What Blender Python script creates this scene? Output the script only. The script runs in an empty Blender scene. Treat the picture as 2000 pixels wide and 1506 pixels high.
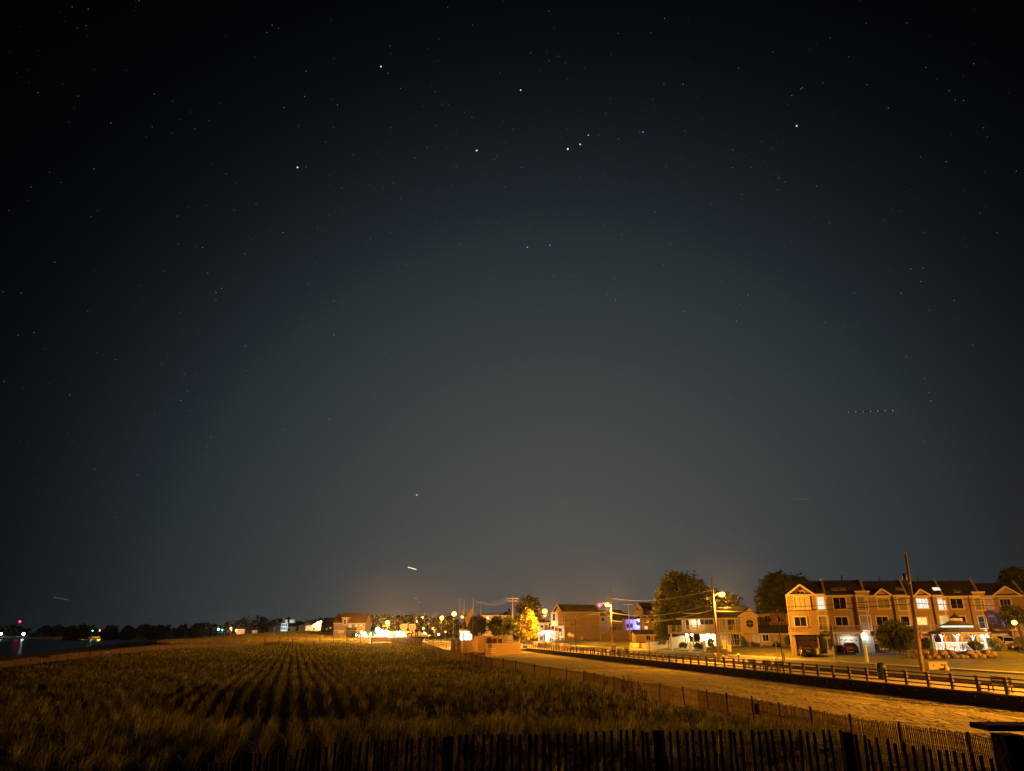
import bpy, math, random
import numpy as np
from mathutils import Vector
R = math.radians
random.seed(7); rng = np.random.default_rng(11)
SC = bpy.context.scene
COL = SC.collection
# ------------------------------------------------------------------ camera, sky, exposure
CZ = 4.8; F = 1400.0; PITCH = 19.0
cd = bpy.data.cameras.new("camera"); cam = bpy.data.objects.new("camera", cd); COL.objects.link(cam)
cam.location = (0, 0, CZ); cam.rotation_euler = (R(90+PITCH), 0, 0)
cd.sensor_width = 36; cd.lens = F/2000*36; cd.clip_start = .05; cd.clip_end = 20000
SC.camera = cam
W_ = bpy.data.worlds.new("World"); SC.world = W_; W_.use_nodes = True
nt = W_.node_tree; nt.nodes.clear()
wo = nt.nodes.new("ShaderNodeOutputWorld"); bg = nt.nodes.new("ShaderNodeBackground")
tc = nt.nodes.new("ShaderNodeTexCoord")
vn = nt.nodes.new("ShaderNodeVectorMath"); vn.operation = 'NORMALIZE'
vm = nt.nodes.new("ShaderNodeVectorMath"); vm.operation = 'DOT_PRODUCT'
gx = (1090-1000)/F; G = Vector((gx, 1.05, .03)).normalized()   # the town's light dome over the horizon
vm.inputs[1].default_value = G
ac = nt.nodes.new("ShaderNodeMath"); ac.operation = 'ARCCOSINE'
mr = nt.nodes.new("ShaderNodeMapRange"); mr.inputs[1].default_value = 0; mr.inputs[2].default_value = R(75)
ramp = nt.nodes.new("ShaderNodeValToRGB")
sky_stops = [(0, (.078,.077,.072)), (5, (.077,.078,.073)), (9, (.069,.073,.069)), (14, (.054,.061,.061)), (20, (.040,.049,.052)),
             (29, (.018,.025,.030)), (34, (.0105,.0145,.0180)), (39, (.0048,.0070,.0092)), (44, (.0020,.0032,.0045)), (49, (.0008,.0015,.0023)), (56, (.0004,.0006,.0010)), (75, (.0003,.0004,.0006))]
cr = ramp.color_ramp; cr.interpolation = 'B_SPLINE' if False else 'EASE'
while len(cr.elements) < len(sky_stops): cr.elements.new(.5)
for e, (a, c) in zip(cr.elements, sky_stops): e.position = a/75; e.color = (*c, 1)
cr.interpolation = 'B_SPLINE'
L = nt.links.new
L(tc.outputs['Generated'], vn.inputs[0]); L(vn.outputs[0], vm.inputs[0]); L(vm.outputs['Value'], ac.inputs[0])
L(ac.outputs[0], mr.inputs[0]); L(mr.outputs[0], ramp.inputs[0]); L(ramp.outputs[0], bg.inputs[0]); L(bg.outputs[0], wo.inputs[0])
bg.inputs[1].default_value = 1.0
SC.view_settings.view_transform = 'Standard'; SC.view_settings.look = 'None'
SC.view_settings.exposure = 0; SC.view_settings.gamma = 1
SC.cycles.sample_clamp_indirect = 1.5; SC.cycles.max_bounces = 5; SC.cycles.volume_bounces = 0
SC.cycles.use_light_tree = True
# ------------------------------------------------------------------ pixel <-> world
cp, sp = math.cos(R(PITCH)), math.sin(R(PITCH))
def ray(px, py):
    xc = (px-1000)/F; yc = (753-py)/F
    return Vector((xc, cp-yc*sp, sp+yc*cp))
def at(px, py, Y):
    d = ray(px, py); k = Y/d.y
    return Vector((d.x*k, Y, CZ+d.z*k))
def vz(py, Y): return at(1000, py, Y).z
def onz(px, py, z):
    d = ray(px, py); k = (z-CZ)/d.z
    return Vector((d.x*k, d.y*k, z))
def sst(x, a, b):
    t = np.clip((np.asarray(x, float)-a)/(b-a), 0, 1); return t*t*(3-2*t)
# along / across the boardwalk railing
R0 = (33.5, 51.6); RD = (-.189, .982); RN = (.982, .189)
def sw(x, y): return (x-R0[0])*RN[0]+(y-R0[1])*RN[1], (x-R0[0])*RD[0]+(y-R0[1])*RD[1]
def SW(s, w): return R0[0]+s*RN[0]+w*RD[0], R0[1]+s*RN[1]+w*RD[1]
def nz(x, y, k=1.0):
    return (np.sin(x*.9*k+1.3)*np.cos(y*.7*k+.4)+.5*np.sin(x*2.1*k+y*1.7*k)+.35*np.sin(x*.31*k-y*.43*k+2))*.5
def H(x, y):
    x = np.asarray(x, float); y = np.asarray(y, float)
    s, w = sw(x, y)
    q = -.927*(x+114)-.375*(y-170)
    # inland
    inl = .78+.22*sst(s, 5.2, 7)+.3*sst(s, 7, 14)+.45*(1-np.exp(-np.clip(s-14, 0, 200)/6))+.7*sst(y, 100, 128)*sst(s, 14, 20)
    # field
    fm = sst(s, -22.4, -26)
    fld = .5+.45*np.exp(-((y-30)/5.5)**2)-.7*np.exp(-((y-42)/5.5)**2)+.3*np.exp(-((y-60)/10)**2)+.10*nz(x*.25, y*.25)
    fld = fld-1.7*sst(-x, 6, 17)*(1-sst(y, 43, 54))  # hollow shaped into the near-left field to shade its grass
    fld = fld+1.0*sst(y, 190, 300)
    low = .05*nz(x*.6, y*.6)*sst(s, 0, -4)+fld*fm
    low = low+sst(y, 21, 12)*(2.1-low)*sst(s, -6, -16)
    lb = sst(q, -58, -34)                                   # down to the beach
    low = low*(1-lb)+lb*(.9-1.5*sst(q, -34, 0)-1.4*sst(q, 0, 14))
    low = low+3.4*np.exp(-((x+88)/42)**2-((y-345)/55)**2)   # big dune
    st = sst(s, 1.0, 4.4)
    h = low*(1-st)+inl*st
    town = sst(y, 225, 260)*sst(s, -45, -20)
    h = h*(1-town)+town*np.maximum(h, 1.7)
    far = sst(y, 600, 650)
    h = h*(1-far)+far*1.2
    mid = sst(y, 430, 470)*sst(-q, 20, 60)
    h = h*(1-mid)+mid*1.4
    return h
def h1(x, y): return float(H(x, y))
# ------------------------------------------------------------------ scene bookkeeping
WL = {}
def tag(o, label=None, cat=None, group=None, kind=None):
    if label: o['label'] = label
    if cat: o['category'] = cat
    if group: o['group'] = group
    if kind: o['kind'] = kind
    return o
def T(name, label, cat, loc, group=None):
    o = bpy.data.objects.new(name, None); COL.objects.link(o); o.location = loc; o.empty_display_size = .3
    WL[o.name] = Vector(loc); return tag(o, label, cat, group)
def link_mesh(name, me, mat, parent=None, loc=None):
    o = bpy.data.objects.new(name, me); COL.objects.link(o)
    if mat: me.materials.append(mat)
    if parent is not None: o.parent = parent; WL[o.name] = WL[parent.name]
    else: WL[o.name] = Vector(loc or (0, 0, 0)); o.location = WL[o.name]
    return o
class MB:
    def __init__(s): s.v = []; s.f = []
    def quad(s, *p):
        n = len(s.v); s.v += [tuple(q) for q in p]; s.f.append(tuple(range(n, n+len(p))))
    def hexa(s, p):            # 4 bottom (ccw), 4 top
        n = len(s.v); s.v += [tuple(q) for q in p]
        for a in ((3,2,1,0),(4,5,6,7),(0,1,5,4),(1,2,6,5),(2,3,7,6),(3,0,4,7)): s.f.append(tuple(n+i for i in a))
    def box(s, x0, x1, y0, y1, z0, z1):
        s.hexa([(x0,y0,z0),(x1,y0,z0),(x1,y1,z0),(x0,y1,z0),(x0,y0,z1),(x1,y0,z1),(x1,y1,z1),(x0,y1,z1)])
    def beam(s, a, b, w, h, up=(0,0,1)):
        a = Vector(a); b = Vector(b); d = (b-a).normalized(); u = Vector(up)
        if abs(d.dot(u)) > .98: u = Vector((0,1,0))
        r = d.cross(u).normalized()*(w/2); u2 = r.cross(d).normalized()*(h/2)
        s.hexa([a-r-u2, a+r-u2, b+r-u2, b-r-u2, a-r+u2, a+r+u2, b+r+u2, b-r+u2])
    def cyl(s, a, b, r0, r1=None, n=8, cap=True):
        r1 = r0 if r1 is None else r1
        a = Vector(a); b = Vector(b); d = (b-a).normalized(); u = Vector((0,0,1)) if abs(d.z) < .95 else Vector((1,0,0))
        x = d.cross(u).normalized(); y = d.cross(x).normalized(); m = len(s.v)
        for p, r in ((a, r0), (b, r1)):
            for i in range(n):
                t = 2*math.pi*i/n; s.v.append(tuple(p+x*(r*math.cos(t))+y*(r*math.sin(t))))
        for i in range(n):
            j = (i+1) % n; s.f.append((m+i, m+n+i, m+n+j, m+j))
        if cap: s.f.append(tuple(m+i for i in range(n))); s.f.append(tuple(m+n+n-1-i for i in range(n)))
    def tube(s, pts, r, n=6):
        for i in range(len(pts)-1):
            rr = r if not isinstance(r, (list, tuple)) else r[i]; r2 = rr if not isinstance(r, (list, tuple)) else r[i+1]
            s.cyl(pts[i], pts[i+1], rr, r2, n)
    def ball(s, c, r, n=10, m=6, sz=1.0, jit=0):
        c = Vector(c); base = len(s.v)
        for j in range(m+1):
            ph = math.pi*j/m
            for i in range(n):
                t = 2*math.pi*i/n; k = 1+(random.uniform(-jit, jit) if jit else 0)
                s.v.append((c.x+r*k*math.sin(ph)*math.cos(t), c.y+r*k*math.sin(ph)*math.sin(t), c.z+r*sz*k*math.cos(ph)))
        for j in range(m):
            for i in range(n):
                i2 = (i+1) % n
                s.f.append((base+j*n+i, base+(j+1)*n+i, base+(j+1)*n+i2, base+j*n+i2))
    def prism(s, poly, off):   # poly: list of points, off: extrusion vector
        n = len(poly); m = len(s.v); off = Vector(off)
        s.v += [tuple(p) for p in poly]+[tuple(Vector(p)+off) for p in poly]
        s.f.append(tuple(range(m, m+n))); s.f.append(tuple(m+n+n-1-i for i in range(n)))
        for i in range(n):
            j = (i+1) % n; s.f.append((m+i, m+n+i, m+n+j, m+j))
    def lathe(s, c, prof, n=12):
        m = len(s.v); c = Vector(c)
        for r, z in prof:
            for i in range(n):
                t = 2*math.pi*i/n; s.v.append((c.x+r*math.cos(t), c.y+r*math.sin(t), c.z+z))
        for j in range(len(prof)-1):
            for i in range(n):
                i2 = (i+1) % n; s.f.append((m+j*n+i, m+j*n+i2, m+(j+1)*n+i2, m+(j+1)*n+i))
    def build(s, name, mat, parent=None, loc=None, smooth=False, bevel=0):
        base = WL[parent.name] if parent is not None else Vector(loc or (0,0,0))
        me = bpy.data.meshes.new(name); me.from_pydata([(x-base.x, y-base.y, z-base.z) for x, y, z in s.v], [], s.f)
        me.update()
        if smooth: me.shade_smooth()
        o = link_mesh(name, me, mat, parent, loc)
        if bevel:
            b = o.modifiers.new("bevel", 'BEVEL'); b.width = bevel; b.segments = 2; b.limit_method = 'ANGLE'
        return o
def np_mesh(name, V, loops, starts, totals, mat, parent=None, loc=None):
    me = bpy.data.meshes.new(name)
    me.vertices.add(len(V)); me.vertices.foreach_set("co", np.ascontiguousarray(V, dtype=np.float32).ravel())
    me.loops.add(len(loops)); me.loops.foreach_set("vertex_index", np.ascontiguousarray(loops, dtype=np.int32))
    me.polygons.add(len(starts)); me.polygons.foreach_set("loop_start", np.ascontiguousarray(starts, dtype=np.int32))
    me.update(calc_edges=True); me.validate()
    return link_mesh(name, me, mat, parent, loc)
def grid_mesh(name, X, Y, Z, mat, smooth=True):
    ny, nx = X.shape
    V = np.stack([X, Y, Z], -1).reshape(-1, 3)
    i = np.arange(nx-1)[None]+np.arange(ny-1)[:, None]*nx
    q = np.stack([i, i+1, i+1+nx, i+nx], -1).reshape(-1)
    n = (nx-1)*(ny-1)
    o = np_mesh(name, V, q, np.arange(n)*4, None, mat)
    if smooth: o.data.shade_smooth()
    return o
def copy_tree(o, parent=None):
    c = o.copy(); COL.objects.link(c)
    if parent is not None: c.parent = parent
    for ch in list(o.children): copy_tree(ch, c)
    return c
def place(o, loc, rz=0, label=None, first=False, group=None):
    c = o if first else copy_tree(o)
    c.location = loc; c.rotation_euler = (0, 0, rz)
    if label: c['label'] = label
    if group: c['group'] = group
    return c
# ------------------------------------------------------------------ materials
MATS = {}
def mat(name, col, rough=.8, var=.25, scale=3.0, bump=0.0, bscale=None, metal=0, spec=.3, stripes=None, trans=0, col2=None):
    m = bpy.data.materials.new(name); m.use_nodes = True; n = m.node_tree.nodes; l = m.node_tree.links.new
    b = n['Principled BSDF']; b.inputs['Roughness'].default_value = rough; b.inputs['Metallic'].default_value = metal
    b.inputs['Specular IOR Level'].default_value = spec
    tcn = n.new('ShaderNodeTexCoord'); no = n.new('ShaderNodeTexNoise'); no.inputs['Scale'].default_value = scale; no.inputs['Detail'].default_value = 5
    l(tcn.outputs['Object'], no.inputs['Vector'])
    mx = n.new('ShaderNodeMix'); mx.data_type = 'RGBA'
    c1 = tuple(c*(1-var) for c in col); c2 = col2 or tuple(min(1, c*(1+var)) for c in col)
    mx.inputs[6].default_value = (*c1, 1); mx.inputs[7].default_value = (*c2, 1)
    mp = n.new('ShaderNodeMapRange'); mp.inputs[1].default_value = .3; mp.inputs[2].default_value = .7
    l(no.outputs['Fac'], mp.inputs[0]); l(mp.outputs[0], mx.inputs[0]); l(mx.outputs[2], b.inputs['Base Color'])
    h = None
    if bump:
        nb = n.new('ShaderNodeTexNoise'); nb.inputs['Scale'].default_value = bscale or scale*6; nb.inputs['Detail'].default_value = 6
        l(tcn.outputs['Object'], nb.inputs['Vector']); h = nb.outputs['Fac']
    if stripes:               # (axis, period, strength): boards or clapboards as real relief
        ax, per, stg = stripes
        sx = n.new('ShaderNodeSeparateXYZ'); l(tcn.outputs['Object'], sx.inputs[0])
        src = sx.outputs['Z']
        if ax == 'H':         # along the horizontal direction x+y
            ad = n.new('ShaderNodeMath'); ad.operation = 'ADD'; l(sx.outputs['X'], ad.inputs[0]); l(sx.outputs['Y'], ad.inputs[1]); src = ad.outputs[0]
        dv = n.new('ShaderNodeMath'); dv.operation = 'DIVIDE'; dv.inputs[1].default_value = per; l(src, dv.inputs[0])
        fr = n.new('ShaderNodeMath'); fr.operation = 'FRACT'; l(dv.outputs[0], fr.inputs[0])
        gt = n.new('ShaderNodeMapRange'); gt.inputs[1].default_value = 0; gt.inputs[2].default_value = .14; l(fr.outputs[0], gt.inputs[0])
        h2 = gt.outputs[0]
        bp2 = n.new('ShaderNodeBump'); bp2.inputs['Strength'].default_value = stg; bp2.inputs['Distance'].default_value = .03
        l(h2, bp2.inputs['Height'])
        if h is not None:
            bp = n.new('ShaderNodeBump'); bp.inputs['Strength'].default_value = bump; bp.inputs['Distance'].default_value = .02
            l(h, bp.inputs['Height']); l(bp2.outputs[0], bp.inputs['Normal']); l(bp.outputs[0], b.inputs['Normal'])
        else: l(bp2.outputs[0], b.inputs['Normal'])
    elif h is not None:
        bp = n.new('ShaderNodeBump'); bp.inputs['Strength'].default_value = bump; bp.inputs['Distance'].default_value = .05
        l(h, bp.inputs['Height']); l(bp.outputs[0], b.inputs['Normal'])
    if trans:
        b.inputs['Subsurface Weight'].default_value = 0
        tr = n.new('ShaderNodeBsdfTranslucent'); l(mx.outputs[2], tr.inputs['Color'])
        ms = n.new('ShaderNodeMixShader'); ms.inputs[0].default_value = trans
        l(b.outputs[0], ms.inputs[1]); l(tr.outputs[0], ms.inputs[2]); l(ms.outputs[0], n['Material Output'].inputs[0])
    MATS[name] = m; return m
def emis(name, col, st, var=0.0, scale=6, samp=False):
    m = bpy.data.materials.new(name); m.use_nodes = True; n = m.node_tree.nodes; l = m.node_tree.links.new
    n.clear(); e = n.new('ShaderNodeEmission'); o = n.new('ShaderNodeOutputMaterial'); l(e.outputs[0], o.inputs[0])
    e.inputs[0].default_value = (*col, 1); e.inputs[1].default_value = st
    if var:
        tcn = n.new('ShaderNodeTexCoord'); no = n.new('ShaderNodeTexNoise'); no.inputs['Scale'].default_value = scale
        mpg = n.new('ShaderNodeMapping'); mpg.inputs['Scale'].default_value = (1, 1, .25)
        mp = n.new('ShaderNodeMapRange'); mp.inputs[1].default_value = .35; mp.inputs[2].default_value = .65
        mp.inputs[3].default_value = st*(1-var); mp.inputs[4].default_value = st
        l(tcn.outputs['Object'], mpg.inputs[0]); l(mpg.outputs[0], no.inputs['Vector']); l(no.outputs['Fac'], mp.inputs[0]); l(mp.outputs[0], e.inputs[1])
    m.cycles.emission_sampling = 'AUTO' if samp else 'NONE'
    MATS[name] = m; return m
# materials in use
M = MATS
SOD = (1.0, .39, .03)
mat('siding_tan', (.285,.195,.115), .7, .06, 1.2, stripes=('H', .4, .5))
mat('siding_brown', (.33,.22,.14), .75, .08, 1.0, stripes=('Z', .16, .5))
mat('siding_grey', (.20,.18,.17), .8, .08, 1.0, stripes=('Z', .2, .5))
mat('siding_cream', (.55,.46,.33), .8, .06, 1.0, stripes=('Z', .18, .5))
mat('siding_rose', (.50,.33,.24), .8, .06, 1.0, stripes=('Z', .18, .5))
mat('siding_white', (.7,.68,.62), .8, .05, 1.0, stripes=('Z', .18, .5))
mat('stucco', (.42,.34,.25), .85, .08, .8, .2)
mat('trim', (.52,.43,.32), .6, .06, 3)
mat('white_paint', (.8,.79,.75), .5, .04, 3)
mat('shingle', (.045,.033,.028), .9, .35, 8, .4, 30)
mat('shingle_brown', (.15,.085,.055), .9, .3, 6, .4, 30)
mat('shingle_grey', (.13,.12,.11), .85, .3, 6, .4, 30)
mat('glass_dark', (.010,.010,.012), .05, .2, 3, spec=.25)
mat('curtain', (.42,.38,.32), .8, .12, 5)
mat('curtain_dim', (.20,.17,.13), .8, .25, 5)
mat('door_paint', (.55,.42,.28), .6, .05, 2)
mat('garage_door', (.62,.50,.34), .6, .05, 2, stripes=('Z', .55, .5))
mat('garage_red', (.62,.10,.05), .6, .1, 2, stripes=('Z', .55, .5))
mat('deck_wood', (.30,.23,.16), .85, .25, 3, .3, 20)
mat('rail_wood', (.15,.115,.08), .85, .3, 4, .3, 20)
mat('orange_wood', (.40,.26,.12), .8, .5, 5, .2, stripes=('H', .28, .8))
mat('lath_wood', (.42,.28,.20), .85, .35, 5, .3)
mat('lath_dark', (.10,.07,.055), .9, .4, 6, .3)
mat('post_wood', (.10,.075,.055), .9, .3, 4, .5, 20)
mat('pole_wood', (.30,.20,.12), .9, .3, 2, .5, 12)
mat('bulkhead', (.035,.030,.026), .9, .3, 2, .4, stripes=('H', .5, .6))
mat('steel', (.35,.34,.32), .45, .15, 4, metal=.7)
mat('dark_metal', (.04,.038,.035), .5, .2, 4)
mat('black_plastic', (.015,.015,.015), .5, .2, 4)
mat('cabinet_paint', (.34,.28,.20), .6, .08, 4)
mat('wire', (.06,.05,.042), .5, .1, 4, metal=.3)
mat('wire_dark', (.02,.018,.016), .6, .1, 4)
mat('asphalt', (.10,.093,.085), .9, .2, .7, .4, 40)
mat('concrete', (.40,.37,.32), .9, .14, .8, .3, 20)
mat('boards', (.34,.27,.20), .85, .2, .6, .3, stripes=('H', .3, .5))
mat('lawn', (.15,.145,.028), .95, .4, .8, .9, 30)
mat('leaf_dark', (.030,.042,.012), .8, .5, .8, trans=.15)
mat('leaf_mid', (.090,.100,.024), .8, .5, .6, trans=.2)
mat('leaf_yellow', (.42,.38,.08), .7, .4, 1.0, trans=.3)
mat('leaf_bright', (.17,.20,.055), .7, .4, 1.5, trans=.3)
mat('bark', (.10,.07,.05), .95, .3, 4, .5)
mat('grass_blade', (.24,.25,.055), .85, .45, .35, trans=.2, col2=(.48,.47,.11))
_n = M['grass_blade'].node_tree; _m = [x for x in _n.nodes if x.type == 'MIX'][0]
_v = _n.nodes.new('ShaderNodeVertexColor'); _v.layer_name = 'tone'; _q = _n.nodes.new('ShaderNodeMix'); _q.data_type = 'RGBA'; _q.blend_type = 'MULTIPLY'; _q.inputs[0].default_value = 1
_to = [l_.to_socket for l_ in _m.outputs[2].links]; _n.links.new(_m.outputs[2], _q.inputs[6]); _n.links.new(_v.outputs[0], _q.inputs[7])
for t_ in _to: _n.links.new(_q.outputs[2], t_)
mat('grass_gold', (.50,.42,.10), .85, .35, .15, trans=.25)
mat('rock', (.22,.155,.10), .95, .5, 1.6, .9, 5)
mat('canvas_white', (.8,.78,.72), .7, .05, 2, trans=.3)
mat('canvas_teal', (.08,.35,.33), .7, .1, 2)
mat('flag', (.45,.30,.06), .8, .2, 2, trans=.3)
mat('paint_black', (.012,.012,.014), .2, .1, 2, spec=.6)
mat('paint_red', (.22,.015,.012), .22, .1, 2, spec=.6)
mat('paint_white', (.62,.62,.64), .25, .04, 2, spec=.6)
mat('paint_maroon', (.20,.06,.03), .25, .1, 2, spec=.6)
mat('tyre', (.015,.015,.015), .85, .2, 4)
mat('sign_face', (.42,.37,.29), .5, .05, 3)
mat('coral_tinsel', (.42,.20,.12), .6, .3, 6)
mat('retaining', (.36,.26,.17), .9, .25, 1.0, .5, 8, stripes=('Z', .3, .5))
emis('sodium_bulb', (1,.43,.085), 7); emis('white_bulb', (.92,.97,1), 30); emis('warm_bulb', (1,.86,.55), 30)
emis('lit_white', (1,.88,.70), 1.25, .35, 5); emis('lit_warm', (1,.60,.18), 1.7, .35, 4); emis('lit_yellow', (1,.72,.25), .95, .4, 3)
emis('lit_violet', (.45,.25,.75), .55, .4, 4); emis('lit_orange', (.95,.30,.08), .6, .5, 6); emis('lit_dim', (.35,.30,.22), .35, .5, 4)
emis('lit_green', (.10,.22,.16), .35, .9, 8); emis('red_lamp', (1,.03,.05), 14); emis('blue_lamp', (.03,.10,1), 9); emis('green_lamp', (.1,.9,.55), 5)
emis('tube_white', (1,1,1), 3); emis('tail_lamp', (.35,.01,.005), .25); emis('lit_strip', (.95,1,.92), 2.2)
def sand_mat():
    m = bpy.data.materials.new('sand'); m.use_nodes = True; n = m.node_tree.nodes; l = m.node_tree.links.new
    b = n['Principled BSDF']; b.inputs['Roughness'].default_value = .95; b.inputs['Specular IOR Level'].default_value = .1
    g = n.new('ShaderNodeNewGeometry')
    a = n.new('ShaderNodeTexNoise'); a.inputs['Scale'].default_value = .35; a.inputs['Detail'].default_value = 8
    mpg = n.new('ShaderNodeMapping'); mpg.inputs['Rotation'].default_value = (0, 0, R(-11)); mpg.inputs['Scale'].default_value = (1.6, .35, 1)
    l(g.outputs['Position'], mpg.inputs[0]); l(mpg.outputs[0], a.inputs['Vector'])
    mx = n.new('ShaderNodeMix'); mx.data_type = 'RGBA'; mx.inputs[6].default_value = (.26,.205,.10,1); mx.inputs[7].default_value = (.58,.47,.25,1)
    l(a.outputs['Fac'], mx.inputs[0])
    f = n.new('ShaderNodeTexNoise'); f.inputs['Scale'].default_value = 3.5; f.inputs['Detail'].default_value = 6; l(g.outputs['Position'], f.inputs['Vector'])
    mul = n.new('ShaderNodeMix'); mul.data_type = 'RGBA'; mul.blend_type = 'MULTIPLY'; mul.inputs[0].default_value = .75
    l(mx.outputs[2], mul.inputs[6]); l(f.outputs['Fac'], mul.inputs[7])
    vc = n.new('ShaderNodeVertexColor'); vc.layer_name = 'litter'; ml = n.new('ShaderNodeMix'); ml.data_type = 'RGBA'; ml.inputs[7].default_value = (.075,.058,.032,1)
    l(vc.outputs[0], ml.inputs[0]); l(mul.outputs[2], ml.inputs[6]); l(ml.outputs[2], b.inputs['Base Color'])
    # footprints and tyre ruts
    v = n.new('ShaderNodeTexVoronoi'); v.inputs['Scale'].default_value = 1.5; v.inputs['Randomness'].default_value = 1
    wn = n.new('ShaderNodeTexNoise'); wn.inputs['Scale'].default_value = 2.2; l(g.outputs['Position'], wn.inputs['Vector'])
    va = n.new('ShaderNodeVectorMath'); va.operation = 'MULTIPLY_ADD'; va.inputs[1].default_value = (.6, .6, .6)
    l(wn.outputs['Color'], va.inputs[0]); l(g.outputs['Position'], va.inputs[2]); l(va.outputs[0], v.inputs['Vector'])
    dp = n.new('ShaderNodeMapRange'); dp.inputs[1].default_value = .05; dp.inputs[2].default_value = .3; l(v.outputs['Distance'], dp.inputs[0])
    big = n.new('ShaderNodeTexNoise'); big.inputs['Scale'].default_value = .22; l(g.outputs['Position'], big.inputs['Vector'])
    bm = n.new('ShaderNodeMapRange'); bm.inputs[1].default_value = .48; bm.inputs[2].default_value = .58; l(big.outputs['Fac'], bm.inputs[0])
    mm = n.new('ShaderNodeMath'); mm.operation = 'MULTIPLY'; l(dp.outputs[0], mm.inputs[0]); l(bm.outputs[0], mm.inputs[1])
    bp = n.new('ShaderNodeBump'); bp.inputs['Strength'].default_value = .7; bp.inputs['Distance'].default_value = .30; l(mm.outputs[0], bp.inputs['Height'])
    rt = n.new('ShaderNodeTexNoise'); rt.inputs['Scale'].default_value = 2.5; rt.inputs['Detail'].default_value = 4; l(mpg.outputs[0], rt.inputs['Vector'])
    b2 = n.new('ShaderNodeBump'); b2.inputs['Strength'].default_value = .6; b2.inputs['Distance'].default_value = .40; l(rt.outputs['Fac'], b2.inputs['Height']); l(bp.outputs[0], b2.inputs['Normal'])
    b3 = n.new('ShaderNodeBump'); b3.inputs['Strength'].default_value = .5; b3.inputs['Distance'].default_value = .10; l(f.outputs['Fac'], b3.inputs['Height']); l(b2.outputs[0], b3.inputs['Normal'])
    l(b3.outputs[0], b.inputs['Normal']); M['sand'] = m; return m
sand_mat()
# ------------------------------------------------------------------ setting
def axis(segs):
    out = []
    for a, b, st in segs: out += list(np.arange(a, b, st))
    return np.array(out+[segs[-1][1]])
ys = axis([(-1500,-100,200),(-100,-20,10),(-20,70,.7),(70,180,1.3),(180,440,3),(440,700,10),(700,1500,80),(1500,9000,1500)])
xs = axis([(-9000,-1500,1500),(-1500,-400,60),(-400,-130,6),(-130,-70,2),(-70,50,.9),(50,140,2.2),(140,400,10),(400,1500,80),(1500,9000,1500)])
X, Y = np.meshgrid(xs, ys)
gnd = tag(grid_mesh('ground', X, Y, H(X, Y), M['sand']), kind='structure')
_s, _w = sw(X, Y); _l = sst(_s, -22.6, -25)*sst(Y, 20, 24)*(1-sst(Y, 244, 256))*(1-sst(-.927*(X+114)-.375*(Y-170), -40, -28))
ca = gnd.data.color_attributes.new('litter', 'FLOAT_COLOR', 'POINT'); ca.data.foreach_set('color', np.repeat(_l.reshape(-1, 1), 4, 1).astype(np.float32).ravel())
mw = mat('water', (.006,.008,.010), .28, .2, .2, .35, 1.5, spec=.5)
w = MB(); w.quad((-9000,-1500,-.62),(-20,-1500,-.62),(-20,700,-.62),(-9000,700,-.62)); tag(w.build('water', mw), kind='structure')
def strip(name, s0, s1, w0, w1, dz, m, ds, dw):
    S, Wd = np.meshgrid(np.linspace(s0, s1, ds), np.linspace(w0, w1, dw)); X, Y = SW(S, Wd)
    return tag(grid_mesh(name, X, Y, H(X, Y)+dz, m), kind='structure')
strip('road', 6.6, 13.5, -70, 330, .02, M['asphalt'], 12, 300)
lw = strip('lawn', 14.9, 130, -70, 215, .05, M['lawn'], 90, 220)
def ribbon(name, s0, s1, w0, w1, z0off, z1off, m, n=200):
    b = MB(); ws = np.linspace(w0, w1, n)
    for i in range(n-1):
        P = []
        for zo in (z0off, z1off):
            for (s, ww) in ((s0, ws[i]), (s1, ws[i]), (s1, ws[i+1]), (s0, ws[i+1])):
                x, y = SW(s, ww); P.append((x, y, h1(*SW((s0+s1)/2, ww))+zo))
        b.hexa(P)
    return b.build(name, m)
tag(ribbon('pavement', 13.5, 14.9, -70, 330, -.3, .14, M['concrete']), kind='structure')
tag(ribbon('kerb', 6.15, 6.6, -70, 330, -.3, .15, M['concrete']), kind='structure')
# boardwalk: deck on a bulkhead wall with bolt heads
bk = T('boardwalk', 'long timber boardwalk on a black bulkhead above the sand', 'boardwalk', (*SW(0, 0), 0))
d = MB(); a = SW(-.12, -70); c = SW(5.3, -70); e = SW(5.3, 178); f = SW(-.12, 178)
d.hexa([(a[0],a[1],.74),(c[0],c[1],.74),(e[0],e[1],.74),(f[0],f[1],.74),(a[0],a[1],.85),(c[0],c[1],.85),(e[0],e[1],.85),(f[0],f[1],.85)])
d.build('deck', M['boards'], bk)
d = MB(); a = SW(0, -70); c = SW(.3, -70); e = SW(.3, 178); f = SW(0, 178)
d.hexa([(a[0],a[1],-.8),(c[0],c[1],-.8),(e[0],e[1],-.8),(f[0],f[1],-.8),(a[0],a[1],.738),(c[0],c[1],.738),(e[0],e[1],.738),(f[0],f[1],.738)])
d.build('bulkhead', M['bulkhead'], bk)
for i in range(92):
    d = MB(); x, y = SW(-.02, -14+i*1.95); x2, y2 = SW(-.09, -14+i*1.95); d.cyl((x,y,.52), (x2,y2,.52), .06, n=6); d.build('bolt_head', M['steel'], bk)
# railing
rl = T('boardwalk_railing', 'dark timber railing with four thin rails along the boardwalk edge', 'railing', (*SW(.12, 0), .85))
rot = math.atan2(RD[1], RD[0])
pw = []; i = 0; ww = -33.0
while ww < 176: pw.append(ww); ww += 2.42
for ww in pw:
    b = MB()
    for dw in (-.08, .08):
        x, y = SW(.12, ww+dw); b.beam((x, y, .4 if False else .85), (x, y, 1.93), .14, .13, up=(RD[0], RD[1], 0))
    b.build('post', M['rail_wood'], rl)
for k, z in enumerate((1.08, 1.33, 1.58, 1.82)):
    b = MB(); a = SW(.0, -34); c = SW(.0, 176.5); b.beam((*a, z), (*c, z), .05, .085); b.build('rail', M['rail_wood'], rl)
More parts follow.
